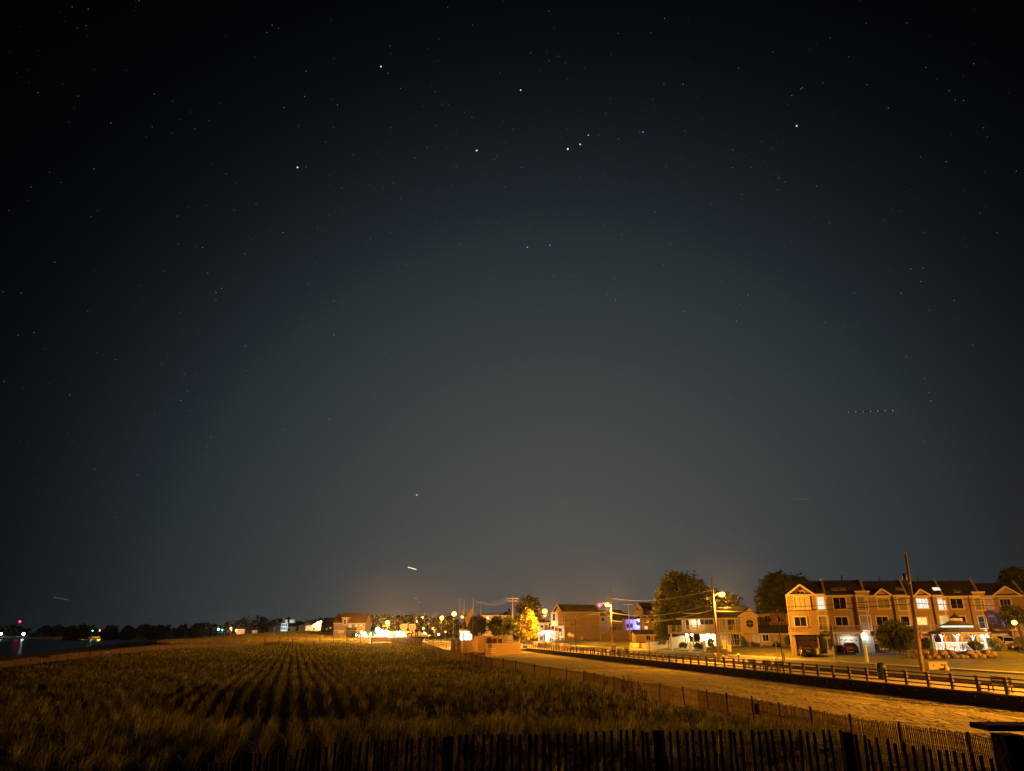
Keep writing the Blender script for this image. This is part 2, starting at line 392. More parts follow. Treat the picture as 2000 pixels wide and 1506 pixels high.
# ------------------------------------------------------------------ snow fences
def poly_pts(P, step):
    out = []; acc = 0.0; rem = 0.0
    for (a, b) in zip(P[:-1], P[1:]):
        a = Vector(a); b = Vector(b); L_ = (b-a).length; t = rem
        while t < L_: out.append(tuple(a+(b-a)*(t/L_))); t += step
        rem = t-L_
    return out
def snow_fence(name, label, P, hgt, lw_, gap, postgap, pm, lm, wires=3, tilt=.03, extra=None, postw=.09, rise=.22):
    base = (P[0][0], P[0][1], h1(*P[0])); root = T(name, label, 'fence', base, None)
    b = MB(); pts = poly_pts([(x, y, 0) for x, y in P], gap)
    for i, p in enumerate(pts):
        q = pts[min(i+1, len(pts)-1)]; p2 = pts[max(i-1, 0)]; dx, dy = q[0]-p2[0], q[1]-p2[1]; L_ = math.hypot(dx, dy) or 1; dx /= L_; dy /= L_
        z = h1(p[0], p[1]); t = random.gauss(0, tilt); hh = hgt*random.uniform(.97, 1.03); hw = lw_/2
        nx_, ny_ = -dy*.008, dx*.008
        a = [(p[0]-dx*hw+nx_*s_, p[1]-dy*hw+ny_*s_, z-.1) for s_ in (1, -1)]+[(p[0]+dx*hw+nx_*s_, p[1]+dy*hw+ny_*s_, z-.1) for s_ in (-1, 1)]
        top = [(x+dx*t, y+dy*t, z+hh) for x, y, _ in a]
        b.hexa(a+top)
    b.build('picket_panel', lm, root)
    if wires:
        sm = poly_pts([(x, y, 0) for x, y in P], postgap)
        for k in range(wires):
            zz = hgt*(.12+.78*k/(wires-1)); w_ = MB()
            w_.tube([(x, y, h1(x, y)+zz) for x, y, _ in sm], .009 if postgap < 4 else .02, 4); w_.build('wire', M['wire_dark'], root)
    for p in poly_pts([(x, y, 0) for x, y in P], postgap)[:99]:
        z = h1(p[0], p[1]); b = MB(); t = random.gauss(0, .04)
        b.cyl((p[0], p[1]+.06, z-.2), (p[0]+t, p[1]+.06, z+hgt+random.uniform(.3, 1.4)*rise), postw/2*random.uniform(.8, 1.3), n=7); b.build('post', pm, root)
    return root
# the near fence: crest at the foot of the viewing deck
def near_ground(x): return 2.1
sidepx = [(1937,1442),(1854,1427),(1736,1412),(1635,1395),(1554,1380),(1477,1366),(1417,1356),(1361,1346),(1314,1341),(1270,1334),(1236,1331),(1196,1322),(1140,1312),(1115,1309),(1052,1300),(1004,1292),(960,1285),(925,1279)]
side = []
for px, py in sidepx:
    zt = 1.25
    for _ in range(4):
        p = onz(px, py, zt); zt = h1(p.x, p.y)+1.22
    side.append((p.x, p.y))
side = [(16.6, 20.5)]+side+[(-9.5, 125), (-15.5, 160), (-21, 195), (-27, 228)]
snow_fence('snow_fence', 'reddish lath snow fence between the dune grass and the open sand', side[:14], 1.22, .038, .088, 3.05, M['post_wood'], M['lath_wood'], rise=.12, postw=.10, tilt=.010)
snow_fence('snow_fence', 'far stretch of lath snow fence curving back from the sand to the wood enclosure', side[13:], 1.22, .07, .17, 4.0, M['post_wood'], M['lath_wood'], wires=2, rise=.15, postw=.12)
# rubbish tied to the fence post
nb = MB(); nx = side[6]; nb.box(nx[0]-.16, nx[0]+.12, nx[1]-.12, nx[1]-.04, h1(*nx)+.45, h1(*nx)+1.0)
tag(nb.build('sign_board', M['dark_metal'], None, (nx[0], nx[1], h1(*nx)), bevel=.02), 'small dark board hung on the snow fence post', 'board')
leftf = [(-44, 40), (-58, 75), (-69.5, 106), (-76, 136), (-84, 186), (-86, 215), (-78, 240)]
snow_fence('snow_fence', 'low snow fence along the left edge of the dune grass beside the beach', leftf, 1.05, .07, .22, 5.2, M['post_wood'], M['lath_wood'], wires=2, rise=.5)
backf = [(-78, 240), (-66, 246), (-56, 248), (-46.5, 249)]
snow_fence('snow_fence', 'far snow fence with rails closing the dune grass in front of the bright mound', backf, 1.15, .08, .3, 4.3, M['post_wood'], M['post_wood'], wires=3, rise=1.6, postw=.2)
pinkf = [(-46, 249), (-40, 252), (-34, 246), (-27, 229)]
snow_fence('snow_fence', 'glowing orange snow fence panels in front of the white-lit pavilion', pinkf, 2.1, .09, .115, 5.2, M['post_wood'], M['lath_wood'], wires=3, rise=1.2, postw=.26)
# near fence: pixel row of its top, at real distance
ntop = [(380,1500),(500,1472),(600,1458),(700,1451),(780,1442),(880,1436),(1000,1434),(1150,1430),(1280,1427),(1450,1427),(1560,1428),(1640,1428),(1700,1440),(1800,1458),(1900,1473),(1990,1486)]
def near_y(px): return 10.4 if px < 1640 else 10.4-(px-1640)/360*1.6
npts = [at(px, py, near_y(px)) for px, py in ntop]
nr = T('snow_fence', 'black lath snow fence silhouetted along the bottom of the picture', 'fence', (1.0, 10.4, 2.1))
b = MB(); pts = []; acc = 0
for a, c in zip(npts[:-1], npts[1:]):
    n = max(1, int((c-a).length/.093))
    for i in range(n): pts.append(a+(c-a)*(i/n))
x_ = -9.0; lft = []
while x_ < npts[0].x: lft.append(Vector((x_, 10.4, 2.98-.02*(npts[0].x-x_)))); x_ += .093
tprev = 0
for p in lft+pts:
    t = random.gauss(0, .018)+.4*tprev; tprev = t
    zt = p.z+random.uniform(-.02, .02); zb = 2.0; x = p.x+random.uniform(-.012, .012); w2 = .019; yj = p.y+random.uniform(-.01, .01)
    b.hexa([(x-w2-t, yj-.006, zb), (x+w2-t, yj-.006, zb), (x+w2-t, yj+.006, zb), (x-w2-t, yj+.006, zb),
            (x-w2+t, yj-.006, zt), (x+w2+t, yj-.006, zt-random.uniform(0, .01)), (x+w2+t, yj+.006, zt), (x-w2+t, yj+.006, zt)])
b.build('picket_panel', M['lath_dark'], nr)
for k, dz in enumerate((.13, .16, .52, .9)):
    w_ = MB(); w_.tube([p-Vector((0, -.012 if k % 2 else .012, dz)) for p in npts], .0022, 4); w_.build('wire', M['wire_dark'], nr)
for px, py, r in ((880,1437,.06),(1284,1426,.062),(1654,1430,.075),(490,1470,.055),(2040,1490,.06)):
    p = at(px, py, near_y(px)-.07); b = MB(); b.lathe((p.x, p.y, 1.9), [(r,0),(r*1.02,.5),(r*.97,p.z-1.93),(r*.9,p.z-1.905),(r*.6,p.z-1.9),(0,p.z-1.9)], 14); b.build('post', M['post_wood'], nr, smooth=False)
# ------------------------------------------------------------------ viewing deck with corner rail
vd = T('viewing_deck', 'black timber viewing deck corner with a flat handrail at the lower right', 'deck', (2.6, 2.2, 3.2))
b = MB(); b.box(-3.2, 9, -4.5, 3.2, 3.04, 3.2); b.build('floor', M['boards'], vd)
for x in (-3.0, 2.9, 8.7):
    for y in (-4.2, 3.0):
        b = MB(); b.box(x-.07, x+.07, y-.07, y+.07, h1(x, y)-.3, 3.03); b.build('pile', M['post_wood'], vd)
cpt = at(1962, 1414, 3.15); ex = Vector((1.0, -.16, 0)).normalized()
b = MB(); b.box(cpt.x-.038, cpt.x+.038, 3.105, 3.195, 3.2, cpt.z-.036); b.build('post', M['post_wood'], vd)
a = Vector((cpt.x-.10, 3.16, cpt.z-.010)); e2 = Vector((9, 3.02, cpt.z-.015))
b = MB(); b.beam(a, e2, .13, .022); b.build('handrail', M['post_wood'], vd, bevel=.004)
for z in (-.17, -.33, -.5, -.66, -.83, -.98):
    b = MB(); hh = .20 if z == -.17 else .09
    b.beam((cpt.x+.05, 3.15, cpt.z+z), (9, 3.01, cpt.z+z), .035, hh); b.build('rail', M['post_wood'], vd)
for k in range(1, 4):
    b = MB(); x = cpt.x+k*1.9; b.box(x-.045, x+.045, 3.04, 3.13, 3.2, cpt.z-.036); b.build('post', M['post_wood'], vd)
# ------------------------------------------------------------------ dune grass in planted rows
rd = np.array([-.276, .961]); rn_ = np.array([.961, .276])
def fence_x(y):
    P = np.array(side); o = np.argsort(P[:, 1]); return np.interp(y, P[o, 1], P[o, 0])
def left_x(y):
    P = np.array(leftf); return np.interp(y, P[:, 1], P[:, 0], left=-40)
def blades(bx, by, hgt, spread, nb, seg2, wid, lean=.35, z0=None):
    """bx,by clump centres; nb blades each -> vertices, loops, starts"""
    n = len(bx); N = n*nb
    cx = np.repeat(bx, nb); cy = np.repeat(by, nb); hh = np.repeat(hgt, nb)*rng.uniform(.55, 1.1, N)
    sx = cx+rng.normal(0, spread, N); sy = cy+rng.normal(0, spread, N)
    z = H(sx, sy)-.03
    an = rng.uniform(0, 2*np.pi, N); ln = np.abs(rng.normal(0, lean, N))*hh
    dx = np.cos(an)*ln+.12*hh; dy = np.sin(an)*ln            # sea breeze lean
    wa = rng.uniform(0, np.pi, N); wx = np.cos(wa)*wid/2; wy = np.sin(wa)*wid/2
    if seg2:
        V = np.empty((N, 5, 3))
        V[:, 0] = np.stack([sx-wx, sy-wy, z], -1); V[:, 1] = np.stack([sx+wx, sy+wy, z], -1)
        mx, my, mz = sx+dx*.35, sy+dy*.35, z+hh*.62
        V[:, 2] = np.stack([mx+wx*.8, my+wy*.8, mz], -1); V[:, 3] = np.stack([mx-wx*.8, my-wy*.8, mz], -1)
        V[:, 4] = np.stack([sx+dx, sy+dy, z+hh*(1-.25*np.minimum(1, ln/hh))], -1)
        b_ = np.arange(N)[:, None]*5
        lo = (b_+np.array([0, 1, 2, 3, 3, 2, 4])).reshape(-1)
        st = (np.arange(N)[:, None]*7+np.array([0, 4])).reshape(-1)
    else:
        V = np.empty((N, 3, 3))
        V[:, 0] = np.stack([sx-wx, sy-wy, z], -1); V[:, 1] = np.stack([sx+wx, sy+wy, z], -1)
        V[:, 2] = np.stack([sx+dx, sy+dy, z+hh], -1)
        lo = np.arange(N*3); st = np.arange(N)*3
    return V.reshape(-1, 3), lo, st
def grass(name, label, sets, m):
    Vs, Ls, Ss = [], [], []; vo = lo_ = 0
    for V, lo, st in sets:
        Vs.append(V); Ls.append(lo+vo); Ss.append(st+lo_); vo += len(V); lo_ += len(lo)
    o = np_mesh(name, np.concatenate(Vs), np.concatenate(Ls), np.concatenate(Ss), None, m)
    return tag(o, label, 'grass', kind='stuff')
def tone(o, sets, nbs):
    vals = []
    for (V, lo, st), (nb, k) in zip(sets, nbs):
        N = len(V)//k; n = N//nb; cl = rng.choice([.6, .85, 1.0, 1.3, 1.7], n, p=[.15, .25, .3, .2, .1]); bl = rng.choice([.35, .8, 1.1, 2.1], N, p=[.25, .3, .25, .2])
        vals.append(np.repeat(np.repeat(cl, nb)*bl, k))
    v = np.concatenate(vals); ca = o.data.color_attributes.new('tone', 'FLOAT_COLOR', 'POINT'); ca.data.foreach_set('color', np.repeat(v[:, None], 4, 1).astype(np.float32).ravel())
rows = np.arange(-120, 45, 1.02)
sets = []
def inview(x, y): return np.abs(x) < .80*y+6
for (y0, y1, step, nb, seg, wid, spr) in ((23, 46, .43, 36, True, .019, .095), (46, 80, .5, 22, True, .030, .12), (80, 130, .62, 9, False, .08, .12), (130, 255, .85, 6, False, .14, .15)):
    a = np.arange(10, 330, step)
    Rr, Aa = np.meshgrid(rows, a); Rr = Rr.ravel(); Aa = Aa.ravel()
    Aa = Aa+rng.uniform(-.5, .5, len(Aa))*step; Rr = Rr+rng.normal(0, .07, len(Rr))
    x = Rr*rn_[0]+Aa*rd[0]; y = Rr*rn_[1]+Aa*rd[1]
    # away from the tended middle the planting has spread and the rows dissolve
    pxh = 1000+x/y*1480
    wild = np.clip(np.abs(pxh-620)/420-.35, 0, 1)
    wild = np.where(pxh > 620, np.clip((pxh-690)/130, 0, 1), np.clip((330-pxh)/200, 0, 1))
    x = x+rng.normal(0, .38, len(x))*wild; y = y+rng.normal(0, .38, len(y))*wild
    keep = (y >= y0) & (y < y1) & (x < fence_x(y)-.4) & (x > left_x(y)+1.6) & inview(x, y) & (y < 249) & (rng.random(len(x)) > .12)
    sparse = (pxh > 1000) & (y < 40) & (rng.random(len(x)) < .35)
    keep &= ~sparse
    x = x[keep]; y = y[keep]; wl = wild[keep]
    big = .75+.35*nz(x*.5, y*.5)*.8
    hg = np.clip(big*rng.uniform(.7, 1.25, len(x)), .35, 1.35)*(1-.1*wl)
    hg = hg*np.where(y < 40, 1.0, np.where(y < 60, .8, .68)); hg = hg*(.45+.55*np.clip((x-left_x(y))/14, 0, 1))
    sets.append(blades(x, y, hg, spr, nb, seg, wid))
og = grass('dune_grass', 'dune grass planted in long rows, dim olive gold', sets, M['grass_blade']); tone(og, sets, ((36,5),(22,5),(9,3),(6,3)))
gx_, gy_ = np.meshgrid(np.linspace(0, 1, 14), np.linspace(0, 1, 14)); gx2 = (-25+10*gy_-0)+gx_*(13-3*gy_)-9*gy_; gy2 = 178+gy_*52
tag(grid_mesh('grass_verge', gx2-2*gy_, gy2, H(gx2-2*gy_, gy2)+.06, M['lawn']), kind='structure')
# golden grass on the big mound and beyond the back fence
n = 26000; x = rng.uniform(-185, -25, n); y = rng.uniform(252, 372, n)
k = (x < -48+ (y-250)*-.05) & (-.927*(x+114)-.375*(y-170) < -14) & (H(x, y) > 1.0)
x = x[k]; y = y[k]
grass('mound_grass', 'bright golden grass covering the big dune mound', [blades(x, y, np.full(len(x), .8)*rng.uniform(.6, 1.3, len(x)), .3, 6, False, .16, .3)], M['grass_gold'])
# trampled sand: clods and scuffed footprints in wandering tracks
V_, F_ = [], []
def clod(x, y, r, h_, a):
    z = h1(x, y); n0 = len(V_); ca_, sa_ = math.cos(a), math.sin(a)
    for (rr, zz) in ((1, -.01), (.62, .75)):
        for k in range(6):
            t = k*math.pi/3; u, v = math.cos(t)*r*1.5*rr*random.uniform(.8, 1.2), math.sin(t)*r*rr*random.uniform(.8, 1.2); V_.append((x+u*ca_-v*sa_, y+u*sa_+v*ca_, z+h_*zz))
    V_.append((x, y, z+h_))
    for k in range(6): j = (k+1) % 6; F_.append((n0+k, n0+j, n0+6+j, n0+6+k)); F_.append((n0+6+k, n0+6+j, n0+12))
for _ in range(34):
    s_, w_ = random.uniform(-20, -2), random.uniform(-26, 70)*random.random()**.6; a = random.gauss(math.pi/2+.19, .5); dr = random.choice((1, -1))
    for k in range(random.randint(8, 26)):
        x, y = SW(s_, w_); 
        if -20.4 < s_ < -1.2: clod(x+random.gauss(0, .12), y+random.gauss(0, .12), random.uniform(.07, .14), random.uniform(.015, .045), random.uniform(0, 3.1))
        s_ += math.cos(a)*.62*dr; w_ += math.sin(a)*.62*dr; a += random.gauss(0, .12)
for _ in range(450):
    s_ = random.choice((random.gauss(-17.5, 1.6), random.gauss(-9, 2.5), random.gauss(-2.8, .8))); w_ = random.uniform(-28, 60)
    if -20.4 < s_ < -1.0: x, y = SW(s_, w_); clod(x, y, random.uniform(.05, .12), random.uniform(.012, .04), random.uniform(0, 3.1))
me = bpy.data.meshes.new('trampled_sand'); me.from_pydata(V_, [], F_); me.update(); tag(link_mesh('trampled_sand', me, M['sand']), 'scuffed footprints and clods on the open sand path', 'footprints', kind='stuff')
# sparse tufts on the lawns
n = 9000; s_ = rng.uniform(15.2, 60, n); w_ = rng.uniform(-5, 120, n); x, y = SW(s_, w_)
grass('lawn_tufts', 'short uneven blades of the roadside lawn', [blades(x, y, np.full(n, .10), .25, 9, False, .035, .5)], M['lawn'])
# seed-headed weeds
def weed(px, py, Y, hgt, lab, n=26, m='leaf_dark', w=.35):
    p = at(px, py, Y); z = h1(p.x, p.y); r = T('weed_plant', lab, 'weed', (p.x, p.y, z), 'tall weeds in the dune grass')
    st = MB(); lf = MB()
    for i in range(7):
        a = random.uniform(0, 6.28); q = Vector((p.x, p.y, z)); t = q+Vector((math.cos(a)*w*random.random(), math.sin(a)*w*random.random(), hgt*random.uniform(.6, 1)))
        st.tube([q, (q+t)/2+Vector((random.gauss(0, .03), 0, 0)), t], [.008, .006, .003], 4)
        for j in range(n):
            u = random.uniform(.25, 1); c = q+(t-q)*u; a2 = random.uniform(0, 6.28); l_ = random.uniform(.04, .11)
            d_ = Vector((math.cos(a2)*l_, math.sin(a2)*l_, random.uniform(.0, .07))); e_ = Vector((-d_.y, d_.x, 0))*.35
            lf.quad(c, c+d_*.5+e_, c+d_, c+d_*.5-e_)
    st.build('stem', M['bark'], r); lf.build('foliage', M[m], r)
weed(708,1440,31,1.35,'seed-headed weed standing among the near grass clumps left of the first fence post',m='grass_blade')
weed(905,1400,33,1.3,'pair of pale weed spikes rising behind the near fence by the thick post',m='grass_blade')
weed(578,1425,32,1.2,'faint weed at the near end of the grass rows',m='grass_blade')
weed(1238,1372,51,1.6,'dark tall weed clump against the snow fence',n=60,w=.9)
weed(1262,1374,50,1.4,'dark weed clump right of the tallest one at the snow fence',n=60,w=.8)
weed(1218,1370,53,1.2,'low dark weed clump left of the tallest one at the snow fence',n=60,w=.8)
weed(1180,1350,62,1.2,'dark straggly weed halfway along the snow fence',n=50,w=.7)
weed(1335,1392,43,1.1,'dark weed at the foot of the fence where the grass ends',n=50,w=.7)
weed(1420,1400,40,1.0,'small dark weed by the fence nearest the right side',n=50,w=.6)
# ------------------------------------------------------------------ trees
def leaf_cloud(c, r, n, ls, nclump=60, shell=.55, seed=0, flat=1.0):
    g = np.random.default_rng(seed); c = np.array(c); r = np.array(r)
    d = g.normal(0, 1, (nclump, 3)); d /= np.linalg.norm(d, axis=1)[:, None]
    rad = g.uniform(shell, 1.0, nclump)**.8; rad *= 1+.12*np.sin(d[:, 0]*5+seed)*np.cos(d[:, 2]*4+seed)
    cc = c+d*rad[:, None]*r*.86
    cc = cc[(d[:, 2] > -.75)]; nclump = len(cc)
    idx = g.integers(0, nclump, n); cs = g.uniform(.09, .2, nclump)[idx][:, None]*r
    P = cc[idx]+g.normal(0, 1, (n, 3))*cs*.85
    u = g.normal(0, 1, (n, 3)); u[:, 2] *= .6; u /= np.linalg.norm(u, axis=1)[:, None]
    v = np.cross(u, g.normal(0, 1, (n, 3))); v /= np.linalg.norm(v, axis=1)[:, None]
    l_ = (ls*g.uniform(.6, 1.4, n))[:, None]
    V = np.stack([P-u*l_, P+v*l_*.5, P+u*l_, P-v*l_*.5], 1)
    return V.reshape(-1, 3), np.arange(4*n), np.arange(n)*4
TI = [0]
def tree(name, label, cx, cy, rx, ry, Y, pyb, m, n=5000, ls=.3, cat='tree', group=None, deep=1.0, trunk=True, extra=(), clump=60, tr=None):
    TI[0] += 1
    c = at(cx, cy, Y); k = (c-Vector((0, 0, CZ))).dot(Vector((0, cp, sp)))/F
    zb = h1(c.x, c.y) if pyb is None else vz(pyb, Y)
    root = T(name, label, cat, (c.x, c.y, zb), group)
    sets = [leaf_cloud(c, (rx*k, rx*k*deep, ry*k), n, ls, clump, seed=TI[0]*3+1)]
    for (ex, ey, erx, ery, en) in extra:
        e = at(ex, ey, Y); sets.append(leaf_cloud(e, (erx*k, erx*k*deep, ery*k), en, ls, clump//2+8, seed=TI[0]*3+2))
    Vs, Ls, Ss = [], [], []; vo = 0; lo_ = 0
    for V, lo, st in sets: Vs.append(V); Ls.append(lo+vo); Ss.append(st+lo_); vo += len(V); lo_ += len(lo)
    V = np.concatenate(Vs)-np.array(root.location)
    V[:, 2] = np.maximum(V[:, 2], .05)
    np_mesh('crown', V, np.concatenate(Ls), np.concatenate(Ss), None, m, root)
    if trunk:
        b = MB(); R_ = tr or max(.05, rx*k*.06); base = Vector((c.x, c.y, zb-.2)); fork = Vector((c.x, c.y, c.z-ry*k*.45))
        if fork.z < zb+.3: fork.z = zb+.3
        b.tube([base, (base+fork)/2+Vector((R_*.5, 0, 0)), fork], [R_*1.3, R_, R_*.85], 8)
        for i in range(7):
            a = i*.9+random.random(); t = fork+Vector((math.cos(a)*rx*k*.6, math.sin(a)*rx*k*.6*deep, ry*k*random.uniform(.5, 1.1)))
            b.tube([fork, fork*.5+t*.5+Vector((0, 0, ry*k*.12)), t], [R_*.6, R_*.35, R_*.1], 5)
        b.build('trunk', M['bark'], root)
    return root
tree('tree', 'large round broadleaf tree rising behind the balconied house', 1326, 1168, 48, 46, 168, None, M['leaf_mid'], 15000, .34, clump=110, extra=((1300,1195,26,26,4000),(1366,1160,24,30,3500)))
tree('tree', 'dim broadleaf tree glowing orange behind the tall street lamp', 1408, 1180, 38, 26, 175, None, M['leaf_mid'], 7000, .36, clump=70)
tree('tree', 'large dark broadleaf tree behind the left end of the townhouse row', 1530, 1160, 48, 40, 150, None, M['leaf_dark'], 13000, .33, clump=100, extra=((1500,1185,22,22,3000),(1575,1150,20,16,2500)))
tree('tree', 'dark pine-like tree at the right edge above the end townhouse', 2000, 1160, 44, 48, 132, None, M['leaf_dark'], 9000, .3, clump=80, extra=((1985,1130,24,22,2500),))
tree('tree', 'small leafy tree by the lamp in front of the end townhouse', 1985, 1205, 30, 22, 116, None, M['leaf_mid'], 5000, .2, clump=60)
tree('round_shrub_tree', 'round clipped low tree on the lawn left of the gazebo', 1752, 1245, 38, 31, 99, 1279, M['leaf_mid'], 15000, .15, clump=130)
tree('shrub', 'dark shrub spilling over the back yard left of the balconied house', 1296, 1232, 20, 22, 160, None, M['leaf_mid'], 4000, .25)
tree('tree', 'dark bushy tree right of the three flag poles', 932, 1222, 19, 20, 222, None, M['leaf_mid'], 4500, .38)
tree('tree', 'dark spreading tree left of the bright yellow tree', 984, 1224, 28, 20, 205, None, M['leaf_mid'], 6500, .38, extra=((970,1215,12,12,1200),(1004,1228,14,16,1500)))
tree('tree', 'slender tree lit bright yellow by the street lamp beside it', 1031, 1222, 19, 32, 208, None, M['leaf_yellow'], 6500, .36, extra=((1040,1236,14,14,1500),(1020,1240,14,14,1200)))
tree('tree', 'tall dark tree behind the bright yellow tree', 1034, 1192, 26, 26, 250, None, M['leaf_dark'], 6000, .45)
tree('tree', 'dim tree left of the three flag poles behind the lamps', 862, 1222, 22, 16, 330, None, M['leaf_mid'], 4000, .55)
tree('tree', 'round dark tree right of the dark shingled house', 734, 1214, 13, 13, 340, None, M['leaf_mid'], 3000, .5)
tree('tree', 'round dark tree above the leftmost orange lamp', 757, 1212, 10, 12, 350, None, M['leaf_dark'], 2500, .5)
for i, (cx, cy, rx, ry) in enumerate(((785,1216,13,11),(803,1214,12,12),(712,1224,8,9),(876,1216,12,14),(1090,1215,10,14))):
    tree('tree', ['low dark tree behind the floodlit pavilion, right of the leftmost orange lamp','dark tree just left of the tallest wooden pole','small dark tree at the right gable of the dark shingled house','dark tree between the two brightest street lamps','dim tree just left of the brown gabled house'][i], cx, cy, rx, ry, 370 if i != 4 else 280, None, M['leaf_dark'], 2200, .55)
def bush(px, py, rx, ry, Y, lab, m='leaf_mid', n=2200, ls=.12, pyb=None, cat='bush'):
    return tree('bush', lab, px, py, rx, ry, Y, pyb, M[m], n, ls, cat=cat, trunk=False, clump=34)
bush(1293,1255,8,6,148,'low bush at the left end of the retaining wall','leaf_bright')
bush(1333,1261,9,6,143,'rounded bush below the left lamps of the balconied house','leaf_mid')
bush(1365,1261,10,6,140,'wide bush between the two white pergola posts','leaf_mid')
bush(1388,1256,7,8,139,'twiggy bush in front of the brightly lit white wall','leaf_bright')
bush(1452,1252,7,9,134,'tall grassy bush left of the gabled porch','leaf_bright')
bush(1475,1262,11,8,131,'bush at the foot of the gabled porch','leaf_mid')
bush(1497,1267,9,6,130,'low bush under the one-storey wing window','leaf_mid')
bush(1518,1262,9,7,130,'dark hedge clump behind the round road sign','leaf_dark')
bush(1541,1252,9,11,116,'dark bush at the corner of the end townhouse','leaf_dark')
bush(1608,1272,7,5,106,'small bush beside the first townhouse entry','leaf_mid',ls=.1)
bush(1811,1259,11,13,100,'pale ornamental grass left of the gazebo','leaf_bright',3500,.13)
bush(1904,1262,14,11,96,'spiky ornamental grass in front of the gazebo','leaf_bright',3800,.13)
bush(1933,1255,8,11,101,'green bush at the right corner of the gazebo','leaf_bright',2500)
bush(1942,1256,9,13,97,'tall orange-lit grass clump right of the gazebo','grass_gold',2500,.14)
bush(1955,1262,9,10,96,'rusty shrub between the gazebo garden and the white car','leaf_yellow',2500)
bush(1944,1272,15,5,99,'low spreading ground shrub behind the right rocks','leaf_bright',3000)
bush(1800,1270,12,5,99,'low shrub behind the left rocks','leaf_mid',2200)
bush(1845,1272,14,3,97,'low green planting below the gazebo lattice','leaf_mid',2500)
bush(1992,1252,8,8,110,'dark potted shrub by the lamp at the right edge','leaf_mid')
for i, (px, w_) in enumerate(((806,8),(822,7),(842,10),(858,9))):
    bush(px, 1246, w_, 4, 262, ['hedge clump below the canopy tent, leftmost of four','second hedge clump below the canopy tent','third hedge clump, right of the tent','rightmost hedge clump by the white rail fence'][i], 'leaf_dark', 900, .4)
# far woods: a single dark mass each side of the water
def woods(name, lab, X0, X1, Yf, hmin, hmax, n, ls, seed):
    g = np.random.default_rng(seed); sets = []; vo = lo_ = 0; Vs, Ls, Ss = [], [], []
    x = X0
    while x < X1:
        h_ = g.uniform(hmin, hmax); r_ = h_*g.uniform(.45, .8); y = Yf+g.uniform(-12, 30); z = h1(x, y)
        V, lo, st = leaf_cloud((x, y, z+h_*.5), (r_, r_*.6, h_*.55), n, ls, 26, .3, int(g.integers(1, 9999)))
        V[:, 2] = np.maximum(V[:, 2], z)
        Vs.append(V); Ls.append(lo+vo); Ss.append(st+lo_); vo += len(V); lo_ += len(lo); x += r_*.8
    return tag(np_mesh(name, np.concatenate(Vs), np.concatenate(Ls), np.concatenate(Ss), None, M['leaf_dark']), lab, 'woods', kind='stuff')
woods('far_woods', 'black line of woods on the far shore behind the water', -700, -250, 690, 7, 11, 420, 1.3, 5)
woods('far_woods', 'black woods behind the beach and the dune mound', -330, -120, 560, 7, 11.5, 500, 1.2, 6)
woods('far_woods', 'dark woods behind the distant houses left of the lamps', -190, -70, 520, 10, 15, 500, 1.1, 7)
woods('far_woods', 'dark tree belt far behind the town centre', -75, 60, 460, 10, 16, 520, 1.0, 8)
woods('far_woods', 'dark tree belt behind the houses right of the brown gabled house', 60, 130, 330, 7, 11, 500, .8, 9)
# ------------------------------------------------------------------ lamps
def light(parent, loc, P, col, r=.15, name='lamp_light'):
    ld = bpy.data.lights.new(name, 'POINT'); ld.energy = P; ld.color = col; ld.shadow_soft_size = r
    o = bpy.data.objects.new(name, ld); COL.objects.link(o)
    if parent is not None: o.parent = parent; o.location = Vector(loc)-WL[parent.name]
    else: o.location = loc
    return o
def globe(lab, px, py, Y, P, col=SOD, m='sodium_bulb', r=.34, pybase=None, poleR=.07, name='street_lamp', zoff=.0, grp='street lamps along the shore road'):
    c = at(px, py, Y); z = h1(c.x, c.y); t = T(name, lab, 'street lamp', (c.x, c.y, z), grp)
    b = MB(); b.lathe((c.x, c.y, z-.3), [(poleR*2,0),(poleR*2,.7),(poleR*1.1,.9),(poleR*.8,c.z-z-r*.9),(0,c.z-z-r*.9)], 8); b.build('pole', M['dark_metal'], t)
    b = MB(); b.ball(c, r, 12, 8, .95); b.build('lamp_globe', M[m], t, smooth=True)
    b = MB(); b.lathe(c, [(r*.5,r*.88),(r*.45,r*1.02),(r*.15,r*1.15),(0,r*1.2)], 10); b.build('lamp_hood', M['dark_metal'], t)
    light(t, (c.x, c.y, c.z-r-.28), P, col)
    return t
def pole(lab, pxb, pyb, pxt, pyt, Y, r=.15, arms=(), m='pole_wood', zb=None):
    a = at(pxb, pyb, Y); t_ = at(pxt, pyt, Y); z = h1(a.x, a.y); t_.x = a.x+(t_.x-a.x); base = Vector((a.x, a.y, z))
    t = T('utility_pole', lab, 'utility pole', base, 'wooden utility poles')
    b = MB(); b.cyl(base-Vector((0,0,.4)), t_, r, r*.62, 12); b.build('shaft', M[m], t, smooth=True)
    for (py_, w_, ang) in arms:
        f = (vz(py_, Y)-z)/(t_.z-z); c = base+(t_-base)*f; dx, dy = math.cos(ang)*w_/2, math.sin(ang)*w_/2
        b = MB(); b.beam((c.x-dx, c.y-dy-.1, c.z), (c.x+dx, c.y+dy-.1, c.z), .1, .12); b.build('crossarm', M[m], t)
        b = MB()
        for k in (-.95, -.6, .6, .95): b.lathe((c.x+dx*k, c.y+dy*k-.1, c.z+.06), [(.035,0),(.06,.05),(.03,.1),(.05,.14),(0,.17)], 7)
        b.build('insulator', M['steel'], t)
    WL[t.name+'top'] = t_
    t['top'] = 0; del t['top']
    return t, base, t_
def onpole(pp, py, Y):
    _, b, t_ = pp; f = (vz(py, Y)-b.z)/(t_.z-b.z); return b+(t_-b)*f
P1 = pole('tall weathered pole leaning beside the utility cabinet, nearest of all', 1803,1316, 1768,1080, 75, .19)
